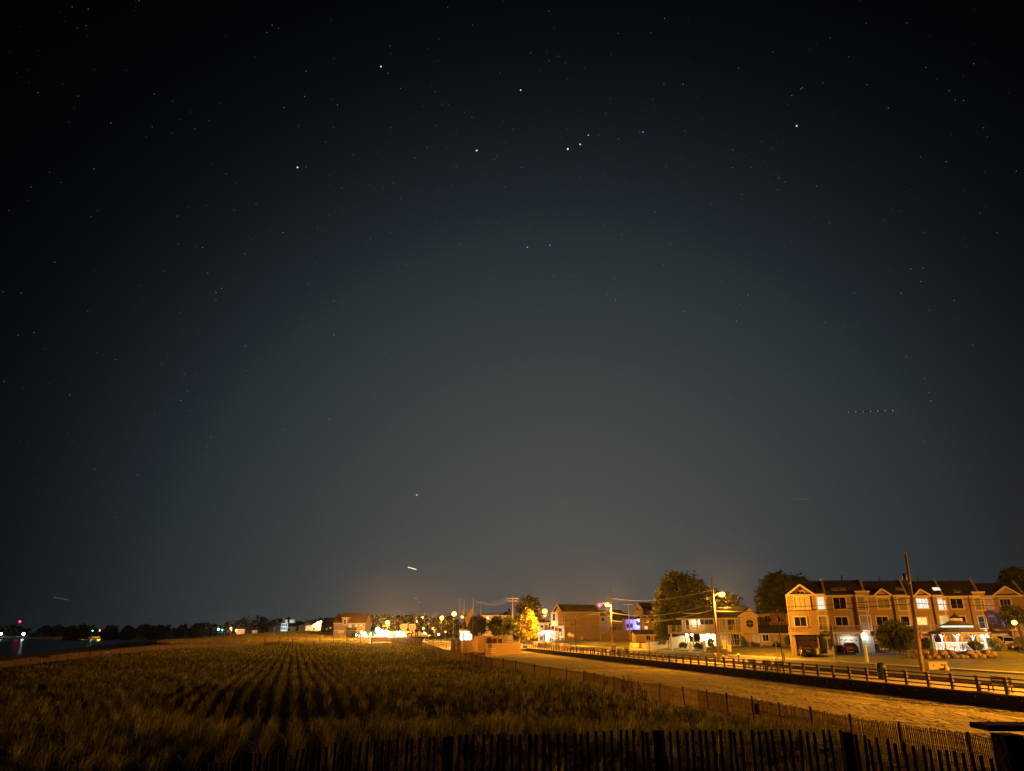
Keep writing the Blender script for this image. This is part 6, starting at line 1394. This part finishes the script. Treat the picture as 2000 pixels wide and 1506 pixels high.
b = MB(); b.box(p_.x-wx-.06, p_.x+wx+.06, p_.y-.56, p_.y+.56, zc+ht-.02, zc+ht+.04); b.build('lid', M['cabinet_paint'], root)
def bollard(px, pyb, pyt, Y, r, lab, m, cap=None, name='bollard', kind=0):
    a = at(px, pyb, Y); z = h1(a.x, a.y)
    if px < 1500 and kind != 2: pass
    zt = vz(pyt, Y); root = T(name, lab, name.replace('_', ' '), (a.x, a.y, z)); b = MB(); b.lathe((a.x,a.y,z-.2), [(r*1.1,0),(r,.2),(r*.95,zt-z+.05),(r*.8,zt-z+.15),(0,zt-z+.2)], 12); b.build('post', M[m], root)
    if cap: b = MB(); b.lathe((a.x,a.y,zt-.12), [(r*1.0,0),(r*1.9,.03),(r*1.9,.1),(r*.6,.2),(0,.22)], 12); b.build('cap', M[cap], root)
    return root
bollard(1851,1318,1300,75,.23,'thick tan bollard right of the utility cabinet','cabinet_paint')
bollard(1398,1293,1276,108,.2,'short pale yellow bollard at the foot of the lamp pole','trim')
bollard(1418,1289,1267,112,.33,'thick brown timber stub right of the lamp pole','pole_wood','post_wood')
bollard(1443,1290,1278,104,.13,'low post with a flat pale cap left of the driveway','trim','white_paint')
bollard(1531,1279,1268,99,.14,'leaning pale marker post right of the small white box','trim')
bollard(1693,1286,1258,91,.16,'square white driveway post by the second townhouse','white_paint')
bollard(1630,1288,1262,93,.06,'thin white driveway rod before the first townhouse','white_paint')
# hydrant-like fixture
a = at(1414,1291,106); z = h1(a.x,a.y); root = T('hydrant', 'small fire hydrant with a pale bonnet right of the lamp pole', 'hydrant', (a.x,a.y,z)); b = MB(); b.lathe((a.x,a.y,z), [(.2,0),(.2,.06),(.12,.08),(.12,.6),(.16,.62),(.16,.68)], 12); b.cyl((a.x-.24,a.y,z+.45),(a.x+.24,a.y,z+.45),.07,n=8); b.build('barrel', M['coral_tinsel'], root); b = MB(); b.lathe((a.x,a.y,z+.68), [(.15,0),(.12,.14),(.04,.22),(0,.24)], 12); b.build('bonnet', M['white_paint'], root)
def sign(px, pyb, pyt, Y, lab, kind, w_=.5, h_=.6, face='sign_face'):
    a = at(px, pyb, Y); z = h1(a.x,a.y); zt = vz(pyt, Y); root = T('road_sign', lab, 'sign', (a.x,a.y,z)); b = MB(); b.cyl((a.x,a.y,z-.2), (a.x-.04,a.y,zt), .035, n=6); b.build('post', M['steel'], root); b = MB()
    if kind == 'round': b.cyl((a.x,a.y-.06,zt-.35), (a.x,a.y-.04,zt-.35), w_, w_, 16)
    elif kind == 'diamond': b.prism([(a.x-w_,a.y-.05,zt-.6),(a.x,a.y-.05,zt-.6-w_),(a.x+w_,a.y-.05,zt-.6),(a.x,a.y-.05,zt-.6+w_)], (0,.02,0))
    elif kind == 'tee': b.box(a.x-w_,a.x+w_,a.y-.05,a.y-.03,zt-.16,zt); b.box(a.x-w_*.8,a.x+w_*.8,a.y-.09,a.y-.07,zt-.05,zt+.12)
    else: b.box(a.x-w_/2,a.x+w_/2,a.y-.06,a.y-.04,zt-h_,zt)
    b.build('sign_face', M[face], root, bevel=.005); return root
sign(1518,1277,1243,101,'round-faced road sign seen beside the one-storey wing','round',.26)
sign(1621,1288,1245,92,'thin street-name sign with two small blades before the first townhouse','tee',.42)
sign(1416.5,1284,1250,122,'tall narrow pale sign panel right of the lamp pole','rect',.5,1.6)
sign(1424,1284,1259,122,'left of two narrow pale signs by the timber stub','rect',.25,1.0)
sign(1428,1285,1259,122,'right of two narrow pale signs by the timber stub','rect',.3,1.05)
sign(1112.5,1262,1235,215,'diamond road sign before the brown wall','diamond',.6,face='siding_rose')
sign(1118.5,1258,1239,222,'small oval sign right of the diamond sign','round',.5,face='siding_rose')
sign(1136,1253,1242,246,'little white sign on the lawn of the brown house','rect',.8,1.2)
a = at(1515,1283,100); z = h1(a.x,a.y); b = MB(); b.box(a.x-.2,a.x+.2,a.y-.2,a.y+.2,z,z+.5); tag(b.build('meter_box', M['white_paint'], None, (a.x,a.y,z), bevel=.03), 'small square white box at the foot of the round sign', 'box')
for i in range(4):
    a = xy(1455+i*15, 1272.5-i*.3); z = h1(*a); b = MB(); b.hexa([(a[0]-.9,a[1]-.3,z-.1),(a[0]+.9,a[1]-.3,z-.1),(a[0]+.9,a[1]+.3,z-.1),(a[0]-.9,a[1]+.3,z-.1),(a[0]-.8,a[1]-.2,z+.12),(a[0]+.8,a[1]-.25,z+.2),(a[0]+.7,a[1]+.25,z+.18),(a[0]-.8,a[1]+.2,z+.14)]); tag(b.build('edging_stone', M['concrete'], None, (a[0],a[1],z), bevel=.04), ['flat pale edging stone below the gabled porch, leftmost','second flat edging stone from the left below the porch','third flat edging stone from the left below the porch','flat edging stone nearest the round road sign'][i], 'stone')
# ------------------------------------------------------------------ vehicles
def car(lab, pos, rz, paint, kind='suv', tail='tail_lamp', plate=True, name='parked_car'):
    root = T(name, lab, 'car', (0,0,0), 'cars parked at the townhouses')
    L2, W2 = (2.35, .93) if kind == 'suv' else (2.25, .9)
    if kind == 'suv': belt, roof = 1.02, 1.68
    else: belt, roof = .92, 1.38
    # lower body: stations along y (rear -, front +)
    st = [(-L2,.42,.80,.78),(-L2+.08,.28,.98*belt,.86),(-L2+.5,.24,belt,.97),(-1.2,.24,belt,1),(0,.22,belt,1),(1.0,.24,belt*.98,1),(1.55,.26,belt*.90,.97),(L2-.35,.28,belt*.82,.9),(L2-.04,.36,.62,.78)]
    def loft(b, S, prof):
        base = len(b.v); k = len(prof(S[0]))
        for s_ in S: b.v += prof(s_)
        for i in range(len(S)-1):
            for j in range(k): j2 = (j+1) % k; b.f.append((base+i*k+j, base+i*k+j2, base+(i+1)*k+j2, base+(i+1)*k+j))
        b.f.append(tuple(base+k-1-i for i in range(k))); b.f.append(tuple(base+(len(S)-1)*k+i for i in range(k)))
    def body(s_):
        y, zl, zh, w = s_; w *= W2; m_ = zl+(zh-zl)*.55
        return [(-w*.9,y,zl),(w*.9,y,zl),(w,y,zl+.12),(w,y,m_),(w*.95,y,zh-.05),(w*.86,y,zh),(-w*.86,y,zh),(-w*.95,y,zh-.05),(-w,y,m_),(-w,y,zl+.12)]
    b = MB(); loft(b, st, body); b.build('body', M[paint], root, smooth=False, bevel=.015)
    if kind == 'suv': cab = [(-L2+.12,belt-.02,belt+.05,.84),(-L2+.30,belt-.02,roof-.12,.80),(-L2+.55,belt-.02,roof,.78),(-.2,belt-.02,roof+.02,.78),(.55,belt-.02,roof-.08,.76),(1.2,belt-.06,belt+.02,.80)]
    else: cab = [(-1.75,belt-.03,belt+.01,.8),(-1.1,belt-.03,roof-.1,.7),(-.6,belt-.03,roof,.68),(.1,belt-.03,roof,.68),(.6,belt-.03,roof-.14,.7),(1.25,belt-.07,belt,.8)]
    def cabp(s_):
        y, zl, zh, w = s_; t_ = .72 if zh > belt+.2 else .8
        return [(-w*W2*1.08,y,zl),(w*W2*1.08,y,zl),(t_*W2,y,zh-.04),(t_*W2*.9,y,zh),(-t_*W2*.9,y,zh),(-t_*W2,y,zh-.04)]
    b = MB(); loft(b, cab, cabp); b.build('windows', M['glass_dark'], root)
    top = [c for c in cab if c[2] > belt+.3]
    b = MB(); S = [(c[0], c[2]+.005, c[2]+.05, .72) for c in top]
    loft(b, S, lambda s_: [(-s_[3]*W2,s_[0],s_[1]-.04),(s_[3]*W2,s_[0],s_[1]-.04),(s_[3]*W2*.9,s_[0],s_[2]),(-s_[3]*W2*.9,s_[0],s_[2])]); b.build('roof', M[paint], root)
    b = MB()
    for sx in (-1, 1):
        b.beam((sx*.73*W2, cab[1][0], roof-.1), (sx*.9*W2, cab[0][0]-.02, belt), .07, .06); b.beam((sx*.70*W2, -.05, roof-.03), (sx*.86*W2, -.05, belt), .06, .05)
    b.build('pillar', M[paint], root)
    for sx in (-1, 1):
        for y in (-1.42, 1.42):
            b = MB(); b.cyl((sx*(W2-.22),y,.34), (sx*(W2-.0),y,.34), .34, .34, 18); wh = b.build('wheel', M['tyre'], root); b = MB(); b.cyl((sx*(W2-.01),y,.34), (sx*(W2+.012),y,.34), .2, .17, 12); b.build('rim', M['steel'], wh)
        b = MB(); b.box(sx*.80*W2-.12, sx*.80*W2+.12, -L2-.02, -L2+.14, belt-.28, belt-.08); b.build('tail_light', M[tail], root, bevel=.01)
        b = MB(); b.box(sx*.72*W2-.16, sx*.72*W2+.16, L2-.16, L2-.0, .6, .74); b.build('headlight', M['glass_dark'], root, bevel=.01)
        b = MB(); b.box(sx*(W2+.02)-.09, sx*(W2+.02)+.09, .85, 1.0, belt, belt+.14); b.build('mirror', M[paint], root, bevel=.02)
    b = MB(); b.box(-.28,.28,-L2-.03,-L2+.02,.62,.76); b.build('number_plate', M['sign_face'], root)
    b = MB(); b.box(-W2*.92,W2*.92,-L2-.06,-L2+.2,.36,.56); b.build('bumper', M['black_plastic'] if kind == 'suv' else M[paint], root, bevel=.03); b = MB(); b.box(-W2*.9,W2*.9,L2-.25,L2+.04,.3,.5); b.build('bumper', M['black_plastic'] if kind == 'suv' else M[paint], root, bevel=.03)
    root.location = pos; root.rotation_euler = (0,0,rz); return root
ra = math.atan2(UNITS[0]['F'].d.y, UNITS[0]['F'].d.x)
def carpos(px, o):
    FR = [U['F'] for U in UNITS if U['px'][0]-2 <= px][-1]
    u = FR.uz(px, 1270)[0]
    for _ in range(6):
        p = FR.p(u, 0, o); d = Vector((p.x, p.y, -2.8)); q = 1000+F*d.x/d.dot(Vector((0,cp,sp))); u += (px-q)*.07
    p = FR.p(u, 0, o); return (p.x, p.y, h1(p.x, p.y)+.09)
car('black hatchback seen from behind in front of the first garage', carpos(1575, 2.2), ra+.12, 'paint_black', 'sedan')
car('red car parked nose-in at the white-lit garage', carpos(1661, 1.9), ra+.08, 'paint_red', 'sedan')
car('white estate car parked before the last garage', carpos(1962, 3.4), ra+.2, 'paint_white', 'suv')
car('maroon car cut off by the right edge of the picture', carpos(2002, 7.5), ra+1.35, 'paint_maroon', 'sedan')
for px, o, s_ in ((1641, 1.0, .5), (1714, 1.2, .35)):
    q = carpos(px, o); b = MB(); b.hexa([(q[0]-.28*s_*2,q[1]-.25,q[2]),(q[0]+.28*s_*2,q[1]-.25,q[2]),(q[0]+.28*s_*2,q[1]+.25,q[2]),(q[0]-.28*s_*2,q[1]+.25,q[2]),(q[0]-.32*s_*2,q[1]-.3,q[2]+.95),(q[0]+.32*s_*2,q[1]-.3,q[2]+.95),(q[0]+.32*s_*2,q[1]+.3,q[2]+.95),(q[0]-.32*s_*2,q[1]+.3,q[2]+.95)]); r_ = tag(b.build('wheelie_bin', M['black_plastic'], None, q, bevel=.03), 'dark wheeled bin in the white-lit garage mouth' if px == 1641 else 'dark planter tub by the second townhouse door', 'bin')
# jetty with pale rails reaching from the beach
railfence('jetty_rail', 'pale low rail running down the beach at the far left', 359, 330, 390, 285, .9, 1, 8, 'trim', pyr=1248, za=.8, zc=1.7, rh=.3)
for i, (px, py) in enumerate(((87,1286),(208,1275),(302,1266))):
    a = onz(px, py, 1.2); z = h1(a.x,a.y); b = MB(); b.box(a.x-.9,a.x+.9,a.y-.05,a.y+.05,z+.9,z+1.15); b.box(a.x-.5,a.x-.4,a.y,a.y+.08,z,z+1.1); b.box(a.x+.4,a.x+.5,a.y,a.y+.08,z,z+1.1); tag(b.build('beach_sign', M['sign_face'], None, (a.x,a.y,z)), ['leftmost pale board sign along the beach fence','middle pale board sign along the beach fence','right pale board sign along the beach fence'][i], 'sign')
# ------------------------------------------------------------------ stars and aircraft lights
def q_(ox, oy, L_): return [(ox+x/2.857, oy+y/2.857, b) for x, y, b in L_]
ST = q_(0,0,[(403,38,2),(493,51,3),(776,5,3),(431,157,2),(481,142,2),(1519,141,4),(1555,157,2),(1490,181,2),(1708,397,4),(1700,539,6),(1585,601,5),(1883,586,6),(212,517,3),(437,537,2),(861,524,4),(964,565,1),(618,687,6),(850,707,2),(1087,720,3),(957,743,1),(1168,674,2),(525,943,3),(277,962,1),(173,1043,3),(342,1018,1),(1263,970,2),(1320,1023,1),(1429,1136,3),(1305,1171,2),(990,1206,3),(509,1209,2),(994,1361,2),(1130,1382,5),(1580,1298,6),(1366,1416,3),(305,1463,3),(1406,1337,1),(1837,1201,2),(1772,1269,2),(1908,1048,2),(1968,865,2),(1818,793,2),(1667,702,1),(1861,713,2),(1707,932,3),(1766,1469,2),(49,1175,1),(545,1176,1)])
ST += q_(650,0,[(641,40,2),(1205,62,2),(1851,103,4),(780,141,3),(320,257,3),(268,371,9),(308,409,4),(378,494,4),(1104,295,2),(1259,314,2),(1208,340,2),(934,410,2),(1048,503,8),(571,511,2),(610,582,2),(1955,470,5),(1848,467,3),(1785,555,2),(1555,304,2),(1775,181,2),(1593,187,2),(776,654,3),(736,628,1),(578,701,2),(325,713,2),(1006,722,3),(527,822,3),(111,865,2),(252,849,2),(458,882,4),(918,868,3),(902,891,2),(688,926,3),(1054,935,3),(1305,720,2),(1277,769,2),(1264,815,1),(1594,775,4),(1482,752,3),(1712,733,3),(1377,990,3),(339,1020,4),(284,1049,2),(206,1031,2),(50,1048,2),(381,1109,3),(959,1043,3),(1118,1197,3),(1797,1181,4),(1510,1260,3),(1611,1311,3),(569,1238,3),(911,1247,3),(210,1332,3),(510,1373,2),(710,1365,4),(1213,1369,6),(1885,1359,3),(411,1477,3),(1843,1479,3),(1714,1483,2),(1862,931,2),(1097,1264,2),(1507,970,2),(1580,1098,2),(809,1022,1),(1632,1019,1),(1523,632,2)])
ST += q_(1300,0,[(754,497,6),(763,491,5),(704,534,4),(733,702,9),(97,470,5),(407,381,3),(597,290,2),(877,462,2),(1124,472,3),(1346,128,3),(1119,129,2),(919,211,2),(1023,318,2),(1452,377,3),(1720,355,3),(1583,506,3),(1616,557,3),(1663,560,3),(1243,604,5),(1775,713,2),(1796,765,2),(1422,874,3),(1566,902,5),(1957,956,3),(374,837,4),(375,935,3),(479,935,2),(535,791,2),(631,993,4),(668,1015,3),(626,1058,3),(842,1038,4),(426,1085,3),(253,1135,3),(153,1160,3),(914,1243,3),(1217,1231,2),(1303,1179,1),(1848,1299,3),(1755,1188,2),(1439,1296,2),(703,1346,2),(27,1359,3),(1369,1500,4),(1436,1497,5),(596,829,2),(109,730,2)])
ST += q_(0,500,[(1160,94,3),(1205,204,5),(1237,180,5),(1205,243,4),(119,206,4),(18,200,3),(190,427,4),(100,441,3),(1863,252,6),(1865,441,9),(1911,268,2),(1724,154,3),(644,578,3),(542,540,1),(900,600,2),(1368,503,4),(1376,640,3),(1028,658,3),(1044,757,3),(1008,807,4),(24,700,3),(390,775,4),(1055,864,2),(817,893,2),(860,882,2),(1582,967,5),(1555,1031,3),(1837,911,6),(1879,996,3),(1977,1048,4),(1175,1010,4),(1155,1065,2),(1142,1111,2),(1452,1119,3),(528,1190,3),(767,1221,3),(650,1457,2),(380,990,1),(1744,612,2),(1008,314,2),(490,308,2)])
ST += q_(650,500,[(293,544,4),(259,625,4),(492,595,4),(717,553,3),(810,468,3),(1047,368,2),(1358,396,3),(1230,108,5),(1335,111,4),(1082,152,2),(1387,139,3),(1579,122,4),(1537,165,3),(1529,215,5),(1577,244,7),(1642,239,3),(1955,309,5),(1523,553,3),(1916,523,2),(943,727,3),(789,769,3),(923,792,2),(989,794,2),(1122,772,2),(1224,852,3),(1014,895,3),(1482,933,4),(1581,1059,4),(620,1037,5),(673,1113,2),(469,1337,9),(921,1307,5),(1217,1178,4),(1254,1194,4),(1286,1265,3),(1582,1403,6),(1954,863,4),(272,1079,2),(775,962,2),(589,808,2),(847,1408,2),(898,178,2),(868,115,2),(485,277,3),(813,265,3),(23,996,3)])
ST += q_(1300,500,[(460,216,6),(416,270,3),(396,365,7),(298,344,3),(229,411,3),(379,448,3),(892,373,3),(669,658,3),(1053,206,3),(1314,208,5),(1424,143,5),(1609,248,3),(1471,302,2),(1714,498,3),(1344,562,4),(1446,683,3),(1469,762,3),(1480,808,5),(358,792,5),(280,820,3),(527,817,3),(573,852,4),(724,790,2),(233,660,3),(1277,905,3),(1446,1033,4),(1694,1177,2),(1656,1349,3),(480,1257,4),(644,1162,3),(745,1243,3),(350,1354,2),(1169,1435,2),(557,247,2),(991,393,2),(310,146,3),(60,523,3),(96,862,3),(959,914,2)])
BR = [(581,327,15,(1,.6,.35)),(931,294,16,(1,.62,.35)),(1109,291,18,(1,.8,.35)),(1133,282,13,(1,.8,.4)),(1149,264,7,(1,.8,.4)),(1256,258,6,(.3,.9,1)),(1030,483,9,(.55,.5,1)),(744,130,11,(1,1,1)),(1017,176,10,(1,1,1)),(1556,246,11,(1,1,1)),(814,967,11,(.8,.75,1)),(1074,479,6,(.6,.7,1))]
V = []; Fc = []; Cc = []
DS = 7000.0
def star(px, py, r, col):
    d = ray(px, py).normalized(); c = Vector((0,0,CZ))+d*DS; x = d.cross(Vector((0,0,1))).normalized(); y = x.cross(d).normalized(); n0 = len(V)
    for k in range(6): a = k*math.pi/3; V.append(tuple(c+x*r*math.cos(a)+y*r*math.sin(a)))
    V.append(tuple(c-d*r)); V.append(tuple(c+d*r))
    for k in range(6): Fc.append((n0+k, n0+(k+1)%6, n0+6)); Fc.append((n0+(k+1)%6, n0+k, n0+7))
    Cc.extend([col]*8)
rs = random.Random(5)
for px, py, b in ST:
    t = rs.choice([(.9,.95,1),(1,1,1),(1,.93,.85),(.85,1,1)]); k = .015+.027*b; star(px, py, 3.8, tuple(k*c for c in t))
for px, py, b, c in BR: star(px, py, 4.4+b*.2, tuple(.085*b*x for x in c))
for _ in range(260):
    px, py = rs.uniform(0,2000), rs.uniform(0,1120); r_ = math.hypot(px-1000, (py-760)*1.2)/1000; star(px, py, 3.8, (.05*(1.3-r_)+.01,)*3)
for _ in range(700):       # the rest of the sky, outside this view
    a, e = rs.uniform(0, 6.283), math.asin(rs.uniform(.12, 1)); d = Vector((math.cos(a)*math.cos(e), math.sin(a)*math.cos(e), math.sin(e)))
    if d.dot(Vector((0,cp,sp))) > .72: continue
    c = Vector((0,0,CZ))+d*DS; x = d.cross(Vector((0,0,1))).normalized(); y = x.cross(d).normalized(); n0 = len(V); r = 4.5
    for k in range(6): an = k*math.pi/3; V.append(tuple(c+x*r*math.cos(an)+y*r*math.sin(an)))
    V.append(tuple(c-d*r)); V.append(tuple(c+d*r))
    for k in range(6): Fc.append((n0+k, n0+(k+1)%6, n0+6)); Fc.append((n0+(k+1)%6, n0+k, n0+7))
    k = rs.uniform(.05,.5); Cc.extend([(k,k,k)]*8)
me = bpy.data.meshes.new('stars'); me.from_pydata(V, [], Fc); at_ = me.color_attributes.new('star', 'FLOAT_COLOR', 'POINT'); at_.data.foreach_set('color', np.array([(*c, 1) for c in Cc], dtype=np.float32).ravel())
ms = bpy.data.materials.new('starlight'); ms.use_nodes = True; n = ms.node_tree.nodes; n.clear(); e = n.new('ShaderNodeEmission'); o = n.new('ShaderNodeOutputMaterial'); a_ = n.new('ShaderNodeVertexColor'); a_.layer_name = 'star'
ms.node_tree.links.new(a_.outputs[0], e.inputs[0]); ms.node_tree.links.new(e.outputs[0], o.inputs[0]); e.inputs[1].default_value = 1.0; ms.cycles.emission_sampling = 'NONE'
tag(link_mesh('stars', me, ms), 'small scattered stars of the night sky', 'stars', kind='stuff')
emis('air_lamp', (1,.85,.45), 1.6); emis('air_dim', (.9,.93,1), .32); emis('air_faint', (.9,.93,1), .15)
def airliner(lab, px, py, Y, L_, ang, nlt, m, nose=None, sink=0):
    c = at(px, py, Y); root = T('aircraft', lab, 'aircraft', tuple(c), 'aircraft flying over the town'); ax = Vector((math.cos(ang), .0, math.sin(ang))); k = L_/38
    k *= .09; b = MB(); S = [(-1,.15),(-.85,.6),(-.6,1.7),(-.2,1.95),(.6,1.95),(.85,1.6),(.97,.8),(1,.15)]
    for (u0, r0), (u1, r1) in zip(S[:-1], S[1:]): b.cyl(c+ax*u0*L_/2, c+ax*u1*L_/2, r0*k, r1*k, 8, False)
    b.build('fuselage', M['dark_metal'], root)
    b = MB()
    for s in (-1, 1): b.quad(c+ax*.15*L_/2, c-ax*.25*L_/2, c-ax*.42*L_/2+Vector((0,s*16*k,.6*k)), c-ax*.3*L_/2+Vector((0,s*16*k,.6*k)))
    b.quad(c-ax*.75*L_/2+Vector((0,0,1*k)), c-ax*.98*L_/2+Vector((0,0,1*k)), c-ax*1.05*L_/2+Vector((0,0,6*k)), c-ax*.92*L_/2+Vector((0,0,6*k))); b.build('wing', M['dark_metal'], root)
    b = MB()
    for i in range(nlt): u = -.92+1.84*i/max(1, nlt-1); p = c+ax*u*L_/2+Vector((0,-2.1*k,0)); b.ball(p, Y*.00075, 6, 4)
    b.build('trail_dot', M[m], root)  # glowing dots stand in for a dotted light trail
    if nose: b = MB(); b.cyl(c-ax*L_*.42+Vector((0,-2.3*k,0)), c+ax*L_*.46+Vector((0,-2.3*k,0)), 1.1, 1.3, 8); b.build('trail_streak', M[nose], root)  # glowing rod stands in for a streaked light trail
airliner('aircraft with a bright yellow streaked light trail low over the town', 805, 1110, 3600, 42, -.26, 5, 'air_lamp', 'air_lamp')
airliner('aircraft showing a long row of seven lights at the right', 1700, 803.5, 880, 62, .035, 7, 'air_dim')
airliner('small aircraft with a faint row of lights high at the right', 1559, 974.5, 1900, 56, -.03, 7, 'air_faint')
airliner('aircraft with a faint row of lights above the bright streaking one', 795, 1028, 1500, 60, -.02, 7, 'air_faint')
airliner('faint aircraft low over the far shore at the left', 119, 1169, 2600, 50, -.17, 6, 'air_faint')
# ------------------------------------------------------------------ haze added for a glow around the lamps
HZ = True
if HZ:
    b = MB(); b.box(-760, 760, -60, 860, -2.6, 22); m = bpy.data.materials.new('haze'); m.use_nodes = True; n = m.node_tree.nodes; n.clear()
    v = n.new('ShaderNodeVolumePrincipled'); o = n.new('ShaderNodeOutputMaterial'); m.node_tree.links.new(v.outputs[0], o.inputs['Volume'])
    v.inputs['Color'].default_value = (.9,.9,.92,1); v.inputs['Density'].default_value = .00006; v.inputs['Anisotropy'].default_value = .9
    tag(b.build('haze', m), 'thin haze added for a glow around the lamps', 'haze', kind='stuff')
